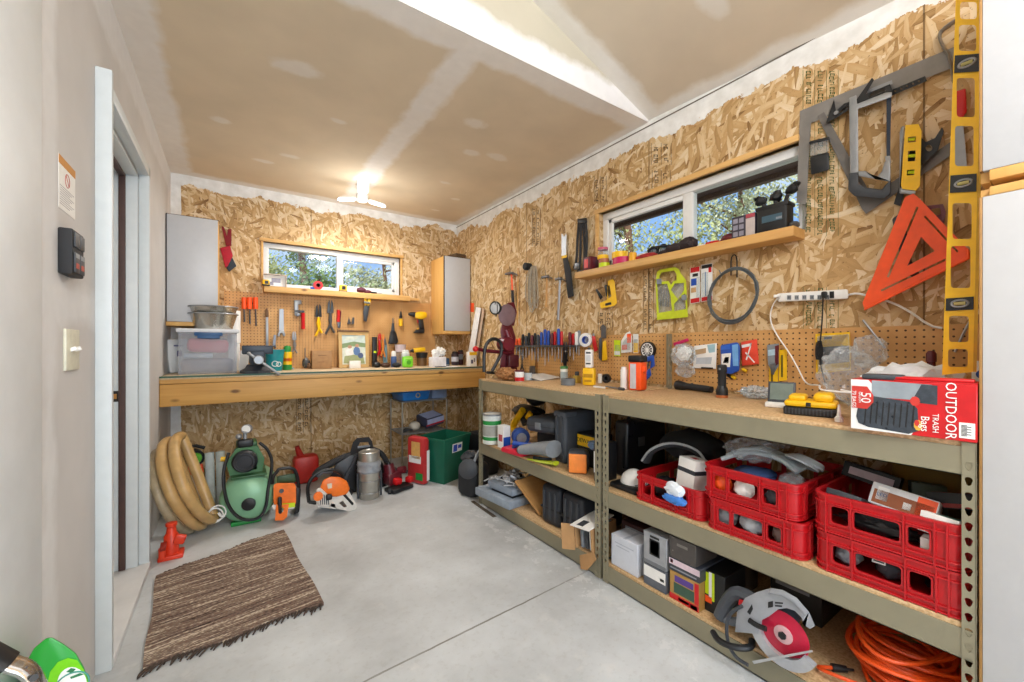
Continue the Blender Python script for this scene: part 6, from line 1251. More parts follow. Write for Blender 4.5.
t = T('bar_clamp', 'silver clamp with a red handle hanging on the far pegboard', 'clamp'); t.p('frame', pl([(294, 300), (301, 300), (302, 304), (298.5, 304.5), (298.5, 316), (294.5, 316)], .01, .035, fb), m_metal); t.p('jaw', bar((295, 311), (304.5, 311.5), 2, .012, .04, fb), m_dgrey); t.p('foot', pl([(295, 313), (299, 313), (301.5, 315.5), (297, 317)], .01, .04, fb), m_dmetal); t.p('handle', rod([(303, 313), (303.2, 329)], .035, .016, fb, smooth=0), m_red); t.end()
plier('slip_joint_pliers', 'black-headed pliers with yellow handles on the far pegboard', (318.5, 304), (318.5, 317), (315.5, 336), (322, 333), .028, m_yel, fb, m_black, r=.014)
plier('bolt_cutter', 'big dark grey pliers hanging left of the picture frame', (330.5, 300), (330.5, 313), (325.5, 334), (334.5, 333), .028, m_dmetal, fb, M('55595c', .5, .6), r=.014)
t = T('tin_snips', 'red-handled snips hanging above the left side of the picture frame', 'snips'); t.p('handle', rod([(338.5, 310), (338.2, 322)], .02, .016, fb), m_red); t.p('handle', rod([(340.5, 311), (339.5, 322)], .02, .010, fb), m_maroon); t.p('blade', pl([(337, 321), (341, 321), (340.5, 328), (338, 328)], .012, .026, fb), m_dmetal); t.end()
t = T('square_head', 'small black squares hanging above the picture frame', 'tool'); t.p('tool', pl([(347, 324), (349, 317), (351, 324)], .01, .03, fb).prism([(351.5, 324), (352.5, 317), (354.5, 318), (354, 324)], fb, .01, .03), m_dgrey); t.end()
t = T('spring_clamp', 'yellow spring clamp hanging from the far sill', 'clamp'); t.p('handle', pl([(363.5, 295), (366.5, 297.5), (367, 304.5), (364.5, 306)], .06, .085, fb), m_yel); t.p('handle', pl([(369, 297), (371.5, 296), (370.5, 304), (367.5, 306.5), (367.2, 301)], .06, .085, fb), m_yel); t.p('jaw', pl([(364.5, 305), (369.5, 305), (368.5, 314), (366.5, 322), (363.5, 321), (363, 312)], .055, .08, fb), m_dgrey); t.p('spring', rod([(364, 302), (370, 303)], .09, .012, fb), m_metal); t.end()
t = T('screwdriver', 'black and yellow screwdriver hanging left of the yellow drill', 'screwdriver'); t.p('handle', rod([(400.6, 319), (400.8, 326)], .03, .02, fb, smooth=0, seg=10), m_yel); t.p('grip', pl([(400.2, 311), (401.6, 311), (402.6, 318), (399.2, 318)], .015, .045, fb), m_black); t.end()
t = T('power_drill', 'yellow and black cordless drill hanging on the far pegboard', 'drill')
t.p('body', pl([(415, 313), (418, 311.5), (426, 312), (427.5, 314.5), (426, 318), (421, 319.5), (415, 318)], .02, .085, fb), m_yel); t.p('chuck', rod([(408.5, 314), (411, 314.2), (415, 314.8)], .052, .02, fb, rs=(.012, .03), smooth=0, seg=12), m_black)
t.p('handle', pl([(418, 319), (423, 319), (424.5, 329), (419.5, 329)], .03, .075, fb), m_black); t.p('battery', pl([(413, 333), (416.5, 329), (424.8, 328.5), (424.5, 333.5)], .02, .085, fb), m_black); t.p('battery_top', pl([(415, 330.5), (418.5, 327.5), (419, 330.5)], .021, .083, fb), m_yel); t.p('trigger', pl([(417, 319.5), (418.5, 319.5), (419, 323), (417.5, 323)], .045, .06, fb), m_red); t.end()
# bench-top ------------------------------------------------------------------------------------------------
Yf = 3.70
m, w, h = base((176.5, 375), (238.5, 373), ZB); h = .325
t = T('storage_bin', 'clear plastic storage bin with blue latch handles on the bench', 'bin')
mb = m @ Matrix.Translation((0, .0, .0)); dpt = .30
def wallq(b, x0, x1, y0, y1, z0, z1): b.bx((x0, y0, z0), (x1, y1, z1), .001)
b = B(mb); th = .003
wallq(b, .012, w-.012, .012, dpt-.012, .0, th)
for q in ((.01, w-.01, .01, .013), (.01, w-.01, dpt-.013, dpt-.01), (.01, .013, .013, dpt-.013), (w-.013, w-.01, .013, dpt-.013)): wallq(b, *q, th, h-.02)
t.p('tub', b, milky('milky_plastic', 'e6e8ee', .2)); t.p('lid', B(mb).box((w/2, dpt/2, h-.005), (w+.012, dpt+.012, .03), bev=.01), milky('milky_lid', 'eef0f4', .75)); t.p('latch', B(mb).box((w*.5, .0, h-.03), (w*.46, .014, .026), bev=.005).box((w*.5, -.004, h-.052), (w*.36, .008, .022), bev=.003), M('24507e', .45)); t.end()
cc = mb @ Vector((w*.5, .13, 0)); rz = math.atan2(mb[1][0], mb[0][0])
one('folded_cloth', B().box((cc.x+.0, cc.y-.03, ZB+.21), (.25, .15, .10), (0, R(3), rz), .03, 3), M('c85a64', .8), 'pink folded cloth inside the clear storage bin', 'cloth'); one('folded_cloth', B().box((cc.x, cc.y, ZB+.062), (.32, .19, .10), (0, 0, rz), .03, 3), M('6e6a70', .9), 'grey cloth at the bottom of the clear storage bin', 'cloth')
one('plastic_bottle', B().tube([(cc.x-.14, cc.y-.075, ZB+.135), (cc.x-.05, cc.y-.085, ZB+.135), (cc.x+.03, cc.y-.085, ZB+.135)], .02, 10), M('a8b4bc', .3), 'pale plastic wrap lying on the grey cloth in the storage bin', 'wrap')
c0_ = mb @ Vector((w*.54, dpt*.5, 0))
def basin(z, label):
    t = T('steel_basin', label, 'basin', 'nested steel basins'); q0, q1 = (c0_.x+.02, c0_.y, 0), (c0_.x+.02, c0_.y, 1); r = .155
    t.p('bowl', B().lathe([(r*.76, z), (r*.97, z+.115), (r*.985, z+.118), (r*.95, z+.112), (r*.74, z+.006), (0, z+.006)], q0, q1, 36), m_chrome if 0 else M('c2c0b8', .25, .9, .04)); t.p('rim', B().ring((q0[0], q0[1], z+.117), r*1.02, .0045, n=36), m_metal); return t.end()
basin(ZB+h+.012, 'lower of the two nested steel basins on the clear storage bin'); basin(ZB+h+.066, 'upper steel basin on the clear storage bin')
one('paper_towel_roll', B().lathe([(.045, 1.20), (.045, 1.47), (.016, 1.47), (.016, 1.20)], (.02, 4.15, 0), (.02, 4.15, 1), 24).bx((-.02, 4.13, ZB), (.06, 4.17, 1.2), .01), m_paper, 'white paper roll standing behind the steel basins', 'paper roll')
t = T('paper_bag', 'white printed bag standing left of the clear storage bin', 'bag'); m2 = Matrix.Translation((-.392, 4.05, ZB)) @ rotm(R(12)); t.p('bag', B(m2).box((.06, .06, .13), (.13, .10, .26), (R(-3), R(-4), 0), .012), m_paper); t.p('print', B(m2).box((.065, .008, .15), (.03, .003, .045), (R(-3), 0, 0)).box((.06, .010, .10), (.045, .003, .012), (R(-3), 0, 0)).box((.06, .006, .21), (.06, .003, .01), (R(-3), 0, 0)), M('4a4470')); t.end()
# vise
t = T('bench_vise', 'dark bench vise with a steel lever at the front of the bench', 'vise'); v = Vector((0, 0, 0)); mv = Matrix.Translation((.165, 3.72, ZB)) @ Matrix.Scale(1.32, 4)
t.p('base', B(mv).lathe([(.085, .0), (.085, .016), (.06, .03), (.05, .05)], v, v+Vector((0, 0, 1)), 8), m_dgrey); t.p('body', B(mv).box(v+Vector((0, .03, .085)), (.075, .20, .075), bev=.012), M('3c444e', .45, .3)); t.p('jaw', B(mv).box(v+Vector((0, .03, .135)), (.15, .035, .05), bev=.006), M('4a525c', .45, .3)); t.p('jaw', B(mv).box(v+Vector((0, -.055, .135)), (.15, .035, .05), bev=.006).box(v+Vector((0, -.075, .09)), (.07, .05, .08), bev=.01), M('39414b', .45, .3))
t.p('jaw_plate', B(mv).box(v+Vector((0, -.035, .148)), (.14, .005, .022)).box(v+Vector((0, .01, .148)), (.14, .005, .022)), m_metal); t.p('screw', B(mv).cyl(v+Vector((0, -.16, .08)), v+Vector((0, -.06, .08)), .016).lathe([(.022, 0), (.026, .01), (.022, .03)], v+Vector((0, -.165, .08)), v+Vector((0, 0, .08)), 14), m_metal); t.p('lever', B(mv).cyl(v+Vector((-.045, -.15, .115)), v+Vector((.095, -.15, .0)), .007).ball(v+Vector((-.045, -.15, .115)), .011).ball(v+Vector((.095, -.15, .0)), .011), m_metal); t.end()
t = T('plastic_tub', 'teal plastic tub with a white mark standing behind the vise', 'tub'); q0, q1 = (.30, 3.98, 0), (.30, 3.98, 1); t.p('tub', B().lathe([(.055, ZB), (.075, ZB+.17), (.08, ZB+.17), (.08, ZB+.178), (.07, ZB+.178), (.05, ZB+.006)], q0, q1, 24), m_teal); t.p('mark', B().ring((.30, 3.918, ZB+.06), .022, .004, (0, 1, .1), 16, 5).ring((.326, 3.922, ZB+.056), .018, .004, (0, 1, .1), 16, 5), m_white); t.end()
cb('carton', 'white packet standing between the storage bin and the vise', 'package', (.085, 3.95, ZB+.085), (.06, .05, .17), (0, R(4), 0), [m_paper, m_dgrey], [])
for i, (x, y, lb, mt) in enumerate(((.345, 4.09, 'blue and white scraps right of the teal tub', M('7fa8b8')),)):
    soft('rag', lb, 'rag', [((x+.06, y, ZB+.012), (.05, .03, .013), 7)], mt)
def can(px, y, z, r, h, label, body, bands=(), cap=None, name='spray_can', capm=None):
    p = onY(px, 360, y); q0, q1 = (p.x, y, 0), (p.x, y, 1); t = T(name, label, 'can'); t.p('body', B().lathe([(r*.95, z), (r, z+.006), (r, z+h-.012), (r*.72, z+h)], q0, q1, 20), body)
    for a, b2, mm in bands: t.p('band', B().lathe([(r+.0006, z+a*h), (r+.0006, z+b2*h)], q0, q1, 20), mm)
    if cap: t.p('cap', B().lathe([(r*.8, z+h-.004), (r*.8, z+h+cap*.7), (r*.55, z+h+cap)], q0, q1, 20), capm or m_green)
    return t.end()
can(287.3, 4.06, ZB, .036, .165, 'yellow and green spray can with a green cap under the big wrench', m_green, [(.28, .95, m_yel), (.45, .62, m_orange)], .045)
t = T('wood_plane', 'small grey hand plane standing left of the cardboard box', 'plane'); p = onY(306, 360, 4.12); t.p('body', B().crumple((p.x, 4.12, ZB+.055), (.035, .04, .055), sub=3, amp=.2, seed=5, flat=-.055), m_dmetal); t.p('rod', B().cyl((p.x-.005, 4.14, ZB+.06), (p.x-.005, 4.14, ZB+.19), .004), m_dmetal); t.p('grip', B().ball((p.x+.022, 4.10, ZB+.03), (.02, .025, .028)), m_dkwood); t.end()
m, w, h = base((310.5, 368.8), (331, 369), ZB); m = Matrix.Translation((.60, 4.06, ZB+.0003)); w = .165; t = T('cardboard_box', 'small brown cardboard box leaning against the far pegboard', 'box')
b = B(m).bx((0, 0, 0), (w, .09, .165), .003).m_(1).bx((.05, -.0006, .12), (.12, 0, .126)).bx((.045, -.0006, .06), (.10, 0, .065)); t.p('box', b, [M('a8825a', .8), M('7c5c3c')]); t.end()
# framed picture: two people outdoors kept as plain generic colour shapes
t = T('picture_frame', 'framed picture of a pale garden scene standing on the bench', 'picture'); a, b_ = onY(339, 360, 4.12), onY(369, 360, 4.12); mf = Matrix.Translation((a.x, 4.13, ZB)) @ Matrix.Rotation(R(-6), 4, 'X'); w = b_.x-a.x; h = .345
fz = lambda u, v, o: Vector((u, -o, v)); t.p('frame', B(mf).prism([(0, 0), (w, 0), (w, h), (0, h)], fz, 0, .02, [[(.03, .03), (w-.03, .03), (w-.03, h-.03), (.03, h-.03)]]), M('c8a468', .5)); t.p('top_lip', B(mf).bx((-.006, -.03, h), (w+.006, .004, h+.014), .003), m_dkwood)
b = B(mf).bx((.03, -.012, .03), (w-.03, -.002, h-.03)); E_ = lambda u, v, o: Vector((.03+u*(w-.06), -.012-o, .03+v*(h-.06)))
for k, (po, i) in enumerate((([(0, .62), (1, .7), (1, 1), (0, 1)], 1), ([(0, .55), (.4, .62), (1, .58), (1, .72), (.5, .78), (0, .7)], 2), (circ(.3, .42, .17, 10, .14), 3), (circ(.62, .45, .15, 10, .16), 4), (circ(.33, .60, .09, 10, .06), 5), (circ(.64, .64, .08, 10, .06), 5), ([(.05, .05), (.95, .02), (.9, .25), (.5, .33), (.1, .28)], 6), (circ(.78, .30, .12, 9, .10), 7), ([(.1, .82), (.6, .86), (.7, .95), (.2, .94)], 0))): b.m_(i).prism(po, E_, .0004*k, .0004*k+.0005)
t.p('print', b, [M('d3dacb'), M('c3d2cc'), M('7c9468'), M('e6e2dc'), M('5878a8'), M('b88c70'), M('98a070'), M('4a5a80')]); t.end()
cb('note_card', 'small white card box in front of the framed picture', 'box', (.955, 4.00, ZB+.035), (.10, .03, .07), (0, 0, 0), [m_paper])
# right of the picture
t = T('spirit_level', 'short black level standing upright right of the framed picture', 'level'); p = onY(374.5, 368, 4.16); t.p('body', B().bx((p.x-.022, 4.145, ZB), (p.x+.022, 4.175, ZB+.30), .003), m_black); t.p('vial', B().bx((p.x-.012, 4.143, ZB+.14), (p.x+.012, 4.146, ZB+.16)), m_lime); t.end()
for i, (px, mm, lb, h1) in enumerate(((379, m_red, 'red-handled pliers standing in the tool pile beside the black level', .24), (382.5, M('d8802c'), 'orange-handled pliers standing in the tool pile', .25))):
    plier('pliers', lb, (px+.8, 333+i), (px+.5, 340), (px-1.5, 356), (px+2.5, 357), .06+.02*i, mm, fb, mm, 'pliers leaning on the far pegboard', r=.012)
t = T('needle_pliers', 'blue-green handled pliers leaning upright in the tool pile', 'pliers'); t.p('handle', rod([(383.5, 345), (384.5, 366)], .07, .013, fb), M('5f7f88')); t.p('handle', rod([(386, 345), (386.5, 366)], .07, .011, fb), M('6f8f98')); t.p('jaw', pl([(383, 345), (385, 336), (387, 345)], .065, .08, fb), m_dmetal); t.end()
t = T('spring_clamp', 'large black spring clamp hanging on the far pegboard above the tool pile', 'clamp'); t.p('jaw', pl([(392, 323), (394, 323), (395, 332), (391, 332)], .012, .035, fb), m_dgrey); t.p('handle', pl([(390.5, 331), (395.5, 331), (398.5, 341), (397, 344), (388, 344), (389.5, 337)], .012, .05, fb), m_black); t.p('tip', rod([(393, 318), (393, 323)], .02, .006, fb), m_dmetal); t.end()
for i, (px, y, r_, hh, lb, mm) in enumerate(((376.5, 4.0, .04, .03, 'dark pouch lying at the foot of the black level', m_black), (385.5, 3.95, .045, .024, 'brown and dark tools heaped before the pliers', M('4a3020')), (396.5, 3.93, .042, .024, 'black tools heaped before the blue bottle', m_rub))):
    p = onY(px, 366, y); soft('tool_pouch', lb, 'tool', [((p.x, y, ZB+hh), (r_, .04, hh), i+20), ((p.x+.02, y+.01, ZB+hh*.8), (r_*.6, .03, hh*.8), i+30)], mm, 'tools heaped on the bench')
can(393.7, 4.03, ZB, .028, .11, 'small blue bottle with a white spout in the tool pile', M('3f5a8c'), [], .05, 'spray_bottle', m_white)
t = T('clear_jars', 'stack of clear plastic tubs standing behind the lime tape dispenser', 'tub'); p = onY(400, 360, 4.14); 
for k in range(3): t.p('tub', B().lathe([(.05, ZB+.075*k), (.056, ZB+.07+.075*k), (.058, ZB+.0745+.075*k)], (p.x, 4.13, 0), (p.x, 4.13, 1), 20), m_clear if k < 2 else M('d8c8cc', .4))
t.end()
can(405.5, 4.0, ZB, .04, .15, 'milky white jar behind the lime tape dispenser', M('d5dad8', .4), [(.2, .7, M('b8c0c0'))], .02, 'jar', m_white)
t = T('tape_dispenser', 'lime green round case standing on the bench before the jars', 'case'); p = onY(407.5, 366, 3.86); t.p('body', B().box((p.x, 3.86, ZB+.055), (.105, .05, .11), bev=.02), M('7edc2c', .4)); t.p('hub', B().cyl((p.x+.005, 3.833, ZB+.05), (p.x+.005, 3.836, ZB+.05), .022), M('4aa818')); t.p('label', B().bx((p.x-.03, 3.8335, ZB+.085), (p.x+.03, 3.835, ZB+.097)), M('b8f070')); t.end()
t = T('router_tool', 'black and yellow tool standing on the bench below the yellow drill', 'tool'); p = onY(420, 352, 4.12); t.p('stand', B().cyl((p.x+.02, 4.12, ZB), (p.x+.02, 4.12, ZB+.085), .05, .05), M('6a4c28')); t.p('cup', B().cyl((p.x+.02, 4.12, ZB+.085), (p.x+.02, 4.12, ZB+.14), .055, .062), m_black); t.p('head', B().box((p.x-.015, 4.11, ZB+.168), (.13, .06, .045), (0, R(-6), 0), .015), m_yel); t.p('nose', B().cyl((p.x-.075, 4.11, ZB+.16), (p.x-.11, 4.11, ZB+.157), .02, .01), m_black); t.end()
t = T('tissue_box', 'white box with tissues bursting out on the bench below the corner cabinet', 'tissue box'); p = onY(437.5, 366, 3.80); t.p('box', B().box((p.x, 3.80, ZB+.05), (.145, .10, .10), bev=.004), M('e4e4ea', .6)); t.p('tissue', B().crumple((p.x-.02, 3.80, ZB+.135), (.05, .03, .055), (0, R(-25), 0), 3, .3, 4).crumple((p.x+.04, 3.82, ZB+.15), (.07, .05, .06), (0, R(20), 0), 3, .35, 6), m_paper); t.p('rim_print', B().bx((p.x-.05, 3.7492, ZB), (p.x+.07, 3.7498, ZB+.008)), M('3a4050')); t.end()
can(446.5, 3.86, ZB, .03, .085, 'dark blue can just right of the tissue box', M('1f4468'), [(.1, .25, m_metal)], .0, 'tin_can')
can(455, 4.08, ZB, .04, .13, 'dark jar standing at the back right of the bench', M('3a3440', .35), [(.3, .7, M('c8ccd8'))], .02, 'jar', m_black); can(460.5, 4.12, ZB, .035, .15, 'maroon can standing in the far corner of the bench', M('4a2830'), [(.4, .8, m_grey)], .015, 'tin_can', m_black)
t = T('papers', 'loose papers lying at the right end of the bench', 'paper'); 
for k, (x, y, a_) in enumerate(((1.80, 3.74, .2), (1.86, 3.78, -.5))): t.p('sheet', B().box((x, y, ZB+.001+.002*k), (.14, .10, .0015), (0, 0, a_)), m_paper)
t.end()
t = T('detergent_box', 'white and yellow printed carton at the right end of the bench', 'box'); p = onY(471.5, 366, 3.72); t.p('box', B().box((p.x, 3.72, ZB+.075), (.085, .07, .15), bev=.004).m_(1).bx((p.x-.043, 3.6845, ZB+.115), (p.x+.043, 3.685, ZB+.148)).m_(2).bx((p.x-.025, 3.6843, ZB+.03), (p.x+.0, 3.685, ZB+.07)).bx((p.x+.008, 3.6843, ZB+.045), (p.x+.02, 3.685, ZB+.085)), [m_white, m_yel, M('4a4a6a')]); t.end()
cb('carton', 'small yellow printed carton right of the white and yellow carton', 'box', (2.098, 3.78, ZB+.06), (.06, .06, .12), (0, 0, R(10)), [m_yel, m_white], [('f', .1, .3, .9, .7, 1)])
for po, o0, o1, mt, lb in (([(466.5, 362), (472.5, 362), (481, 308), (476, 307)], .03, .045, M('e6e4e2'), 'white board leaning on the right wall beside the corner cabinet'), ([(473, 361), (477, 361), (484.5, 309), (481.5, 308)], .012, .027, M('bca088'), 'brown-edged board leaning behind the white one')):
    one('trim_board', pl(po, o0, o1), mt, lb, 'board', 'boards in the far corner')
one('sticker', B().prism([(470.4, 303), (474, 303), (474, 312), (470.4, 312)], fX(XR), .0, .002), m_orange, 'small orange card on the right wall beside the corner cabinet', 'card')
one('wood_block', B().box((2.045, 4.06, 2.1465), (.13, .16, .06), (0, 0, R(8)), .003), M('5a4630', .7, 0, .2, 12), 'small dark wooden block lying on the corner cabinet', 'block')
# ================================================================ things on the floor
# rag rug
def rugmat():
    n = N('rag_rug'); v = n.obj(); sp = n.n('SeparateXYZ', {0: v}); w = n.noise(n.map(v, sc=(2.5, 2.5, 1)), 1, 2)
    y = n.math('MULTIPLY_ADD', w, .03, n.math('MULTIPLY_ADD', sp.outputs[0], -.13, sp.outputs[1]))
    ln = n.n('CombineXYZ', {0: n.math('MULTIPLY', sp.outputs[0], 5.0), 1: n.math('MULTIPLY', y, 95), 2: 0}).outputs[0]
    a = n.noise(ln, 1, 2, .5); bb = n.noise(n.n('CombineXYZ', {0: n.math('MULTIPLY', sp.outputs[0], 70), 1: n.math('MULTIPLY', y, 130), 2: 3}).outputs[0], 1, 2)
    big = n.noise(n.n('CombineXYZ', {0: n.math('MULTIPLY', sp.outputs[0], .8), 1: n.math('MULTIPLY', y, 16), 2: 7}).outputs[0], 1, 2)
    t = n.math('ADD', n.math('MULTIPLY', a, .62), n.math('ADD', n.math('MULTIPLY', bb, .42), n.math('MULTIPLY_ADD', big, .34, -.19)))
    col = n.ramp(t, [(.31, '342b28'), (.39, '5c4d45'), (.44, '77645a'), (.48, '82685a'), (.52, '7c736b'), (.555, 'a08c78'), (.62, 'cdbfac')])
    return n.bsdf(col, .95, 0, n.math('ADD', a, bb), .8, .008, spec=.1)
ca = [Vector((-.262, 1.965, 0)), Vector((.345, 2.020, 0)), Vector((.272, 2.965, 0)), Vector((-.312, 2.725, 0))]
def rugp(u, v, z=0):
    p = (ca[0]*(1-u)+ca[1]*u)*(1-v)+(ca[3]*(1-u)+ca[2]*u)*v; p = p+Vector((.004*math.sin(v*9)*(1 if u > .5 else -1)*abs(u-.5)*2, .01*math.sin(u*11), 0)); p.z = z+.004*noise.noise(Vector((u*4, v*6, 0)))+.002; return p
t = T('rag_rug', 'brown striped woven rag rug with fringed ends lying before the doorway', 'rug'); b = B(); vs, fs = [], []; nu, nv = 24, 40
for z in (.012, .0005):
    for i in range(nu+1):
        for j in range(nv+1): vs.append(rugp(i/nu, j/nv, z) if z > .005 else Vector((rugp(i/nu, j/nv).x, rugp(i/nu, j/nv).y, .0003)))
o_ = (nu+1)*(nv+1); I = lambda i, j: i*(nv+1)+j
for i in range(nu):
    for j in range(nv): fs += [(I(i, j), I(i+1, j), I(i+1, j+1), I(i, j+1)), tuple(o_+q for q in (I(i, j+1), I(i+1, j+1), I(i+1, j), I(i, j)))]
for i in range(nu): fs += [(I(i, 0), o_+I(i, 0), o_+I(i+1, 0), I(i+1, 0)), (I(i+1, nv), o_+I(i+1, nv), o_+I(i, nv), I(i, nv))]
for j in range(nv): fs += [(I(0, j+1), o_+I(0, j+1), o_+I(0, j), I(0, j)), (I(nu, j), o_+I(nu, j), o_+I(nu, j+1), I(nu, j+1))]
b.raw(vs, fs); t.p('weave', b, rugmat()); r = random.Random(9)
for v, s in ((0, -1), (1, 1)):
    b = B()
    for k in range(46):
        p = rugp((k+.5)/46, v, .006); L = r.uniform(.015, .045) if s < 0 else r.uniform(.01, .025); q = p+Vector((-.5*L+r.uniform(-.01, .01), s*L, -.004)); q.z = .004
        b.tube([p, (p+q)/2+Vector((r.uniform(-.005, .005), 0, .003)), q], .0045, 5, rs=(.006, .003), flat=.6)
    t.p('fringe', b, M('463a32', .95, 0, .3, 60))
t.end()
# suction hose coil leaning on the left wall
hc, hr = Vector((-.215, 3.31, .315)), .30
hu = Vector((-.30, .25, .9)).normalized(); hh = Vector((-.14, -.98, 0)); hh = (hh-hu*hh.dot(hu)).normalized(); hn = hu.cross(hh)
if hn.x < 0: hn = -hn
t = T('hose_coil', 'thick tan suction hose coiled up and tied beside the doorway', 'hose')
m_tan = M('bd9a64', .35, 0, .15, 12)
def loop(off, rad, rt, a0=0, a1=360, n=40, cz=Vector((0, 0, 0))):
    c = hc+hn*off+cz; return [c+(hh*math.cos(R(a0+(a1-a0)*i/n))*(1 if math.cos(R(a0+(a1-a0)*i/n)) > 0 else .06)+hu*math.sin(R(a0+(a1-a0)*i/n)))*rad for i in range(n if a1-a0 >= 360 else n+1)]
t.p('hose', B().tube(loop(-.022, .285, 0), .030, 12, closed=True, smooth=0).tube(loop(.04, .285, 0, cz=Vector((0, 0, .005))), .030, 12, closed=True, smooth=0), m_tan)
t.p('grey_hose', B().tube(loop(-.078, .265, 0, cz=Vector((0, 0, -.02))), .024, 10, closed=True, smooth=0), M('a8997c', .35, 0, .15))
tp = hc+hn*.04-hu*.27+Vector((.01, -.03, .02))
t.p('tie_cord', B().ring(tp, .042, .005, hh, 18, 6).ring(tp+Vector((.012, 0, .012)), .045, .005, hh+Vector((.2, 0, .2)), 18, 6).tube([tp+Vector((.02, -.03, .02)), tp+Vector((.035, -.05, -.0)), tp+Vector((.05, -.05, .01))], .008, 6), m_white); t.end()
t = T('bottle_jack', 'small orange-red jack standing on the floor beside the doorway', 'jack'); q0 = Vector((-.275, 2.955, 0)); m_rj = M('d83a1c', .4)
t.p('base', B().box(q0+Vector((0, 0, .012)), (.11, .10, .024), bev=.006), m_rj); t.p('cylinder', B().lathe([(.034, .024), (.034, .12), (.024, .135), (.02, .17), (.026, .175), (.026, .19), (0, .192)], q0, q0+Vector((0, 0, 1)), 18), m_rj); t.p('pump', B().cyl(q0+Vector((-.035, -.045, .02)), q0+Vector((-.035, -.045, .075)), .016).box(q0+Vector((.04, -.03, .10)), (.05, .03, .05), (0, R(20), 0), .008), m_rj); t.p('socket', B().box(q0+Vector((-.03, -.05, .085)), (.025, .05, .022), (R(20), 0, 0), .004), M('8c2010', .4)); t.end()
# trimmer and paper rolls behind the hoses
t = T('string_trimmer', 'orange and white power tool with a green-capped black head behind the hose', 'trimmer'); ft = fY(3.82)
t.p('body', pl([(187, 476), (204, 473), (206, 535), (186, 538)], -.03, .09, ft), M('d8d4cc', .5)); t.p('hood', pl([(187, 466), (203, 463), (204, 473), (187, 476)], -.035, .095, ft), m_orange); c0_ = ft(193, 457, .06); t.p('head', B().cyl(c0_, c0_+Vector((.02, -.06, 0)), .062, .055, 22), m_black); t.p('cap', B().cyl(c0_+Vector((.018, -.06, 0)), c0_+Vector((.022, -.075, 0)), .04, .034, 18), M('5fae2e', .4)); t.p('guard', B().tube([c0_+Vector((-.05, 0, .05)), c0_+Vector((0, -.02, .09)), c0_+Vector((.07, -.02, .06))], .012, 8), m_black); t.end()
for i, (px, lb) in enumerate(((209, 'left of two white paper rolls leaning on the wall beside the compressor'), (217.5, 'right of two white paper rolls leaning on the wall beside the compressor'))):
    a = onY(px+3, 500, 3.66); one('paper_roll', B().lathe([(.024, 0), (.0285, 0), (.0285, .40), (.024, .40), (.024, 0)], (a.x+(.008 if i else -.004), 3.64, .006), (a.x-.03+(.012 if i else -.004), 3.74, 1), 18), M('c4ccc8', .6), lb, 'paper roll', 'white paper rolls')
# compressor
t = T('air_compressor', 'green air compressor with a round tank and black filter under the bench', 'compressor'); A = Vector((.082, 3.17, .166)); ax = Vector((.12, .95, 0)).normalized(); rt = .16; m_cg = M('86b892', .35, .1, .08, 6); m_dg = M('2f5a34', .4, .1)
pr = [(0, 0)]+[(rt*math.sin(R(a)), .075*(1-math.cos(R(a)))) for a in range(15, 91, 15)]+[(rt, .34)]+[(rt*math.cos(R(a)), .34+.075*math.sin(R(a))) for a in range(15, 91, 15)]
t.p('tank', B().lathe(pr, A, A+ax, 36), m_cg); t.p('end_cap', B().lathe([(.040, .001), (.040, -.012), (.03, -.016), (0, -.016)], A+Vector((.012, 0, -.02)), A+Vector((.012, 0, -.02))+ax, 20), m_black)
t.p('foot', B().box(A+Vector((0, .06, -.152)), (.17, .04, .026), bev=.006), m_green); t.p('foot', B().box(A+Vector((.04, .32, -.152)), (.22, .04, .026), bev=.006), m_green)
pz = A+Vector((.005, .16, .155)); t.p('platform', B().box(pz+Vector((.01, 0, .0)), (.20, .30, .014), bev=.003), m_dg); t.p('pump', B().box(pz+Vector((.0, .0, .08)), (.15, .17, .15), bev=.02).box(pz+Vector((.0, .02, .175)), (.12, .13, .06), bev=.01), m_dg)
fc = pz+Vector((-.01, -.09, .095)); t.p('filter', B().lathe([(.069, .0), (.073, -.03), (.062, -.045), (.02, -.05), (0, -.05)], fc, fc+ax, 28), M('23262c', .5)); b = B()
for q in (.026, .044, .06): b.ring(fc-ax*.047, q, .003, ax, 24, 5)
t.p('filter_ring', b, m_black)
t.p('shroud', B().prism([(-.095, .005), (.085, .005), (.10, .09), (.06, .18), (-.06, .18), (-.115, .09)], lambda u, v, w: pz+Vector((u, -.085+w, v)), 0, .025, [circ(-.01, .092, .074, 20)]), M('3f6f42', .4)); t.p('cowl', B().box(pz+Vector((-.01, -.06, .205)), (.09, .06, .05), bev=.012), m_black)
gz = pz+Vector((-.01, -.05, .23)); t.p('gauge', B().cyl(gz+Vector((0, 0, 0)), gz+Vector((0, 0, .05)), .012).cyl(gz+Vector((.015, .01, .065)), gz+Vector((.005, -.025, .07)), .03, .03, 18).m_(1).cyl(gz+Vector((.0045, -.0255, .07)), gz+Vector((.004, -.027, .07)), .025, .025, 18).m_(0).ball(gz+Vector((-.035, 0, .02)), .02), [m_metal, m_white])
t.p('power_cord', B().tube([pz+Vector((-.10, -.10, .16)), pz+Vector((-.13, -.15, .06)), A+Vector((-.12, -.01, .09)), A+Vector((-.09, -.015, -.03)), A+Vector((-.02, -.035, -.11)), A+Vector((.07, -.03, -.12)), A+Vector((.11, -.01, -.06)), A+Vector((.118, .0, .05)), pz+Vector((.15, -.08, .05)), pz+Vector((.12, -.08, .15)), pz+Vector((.07, -.08, .2))], .010, 8, smooth=2), m_black); t.p('yellow_fitting', B().cyl(pz+Vector((-.145, -.05, .115)), pz+Vector((-.115, -.05, .11)), .015), m_yel); t.end()
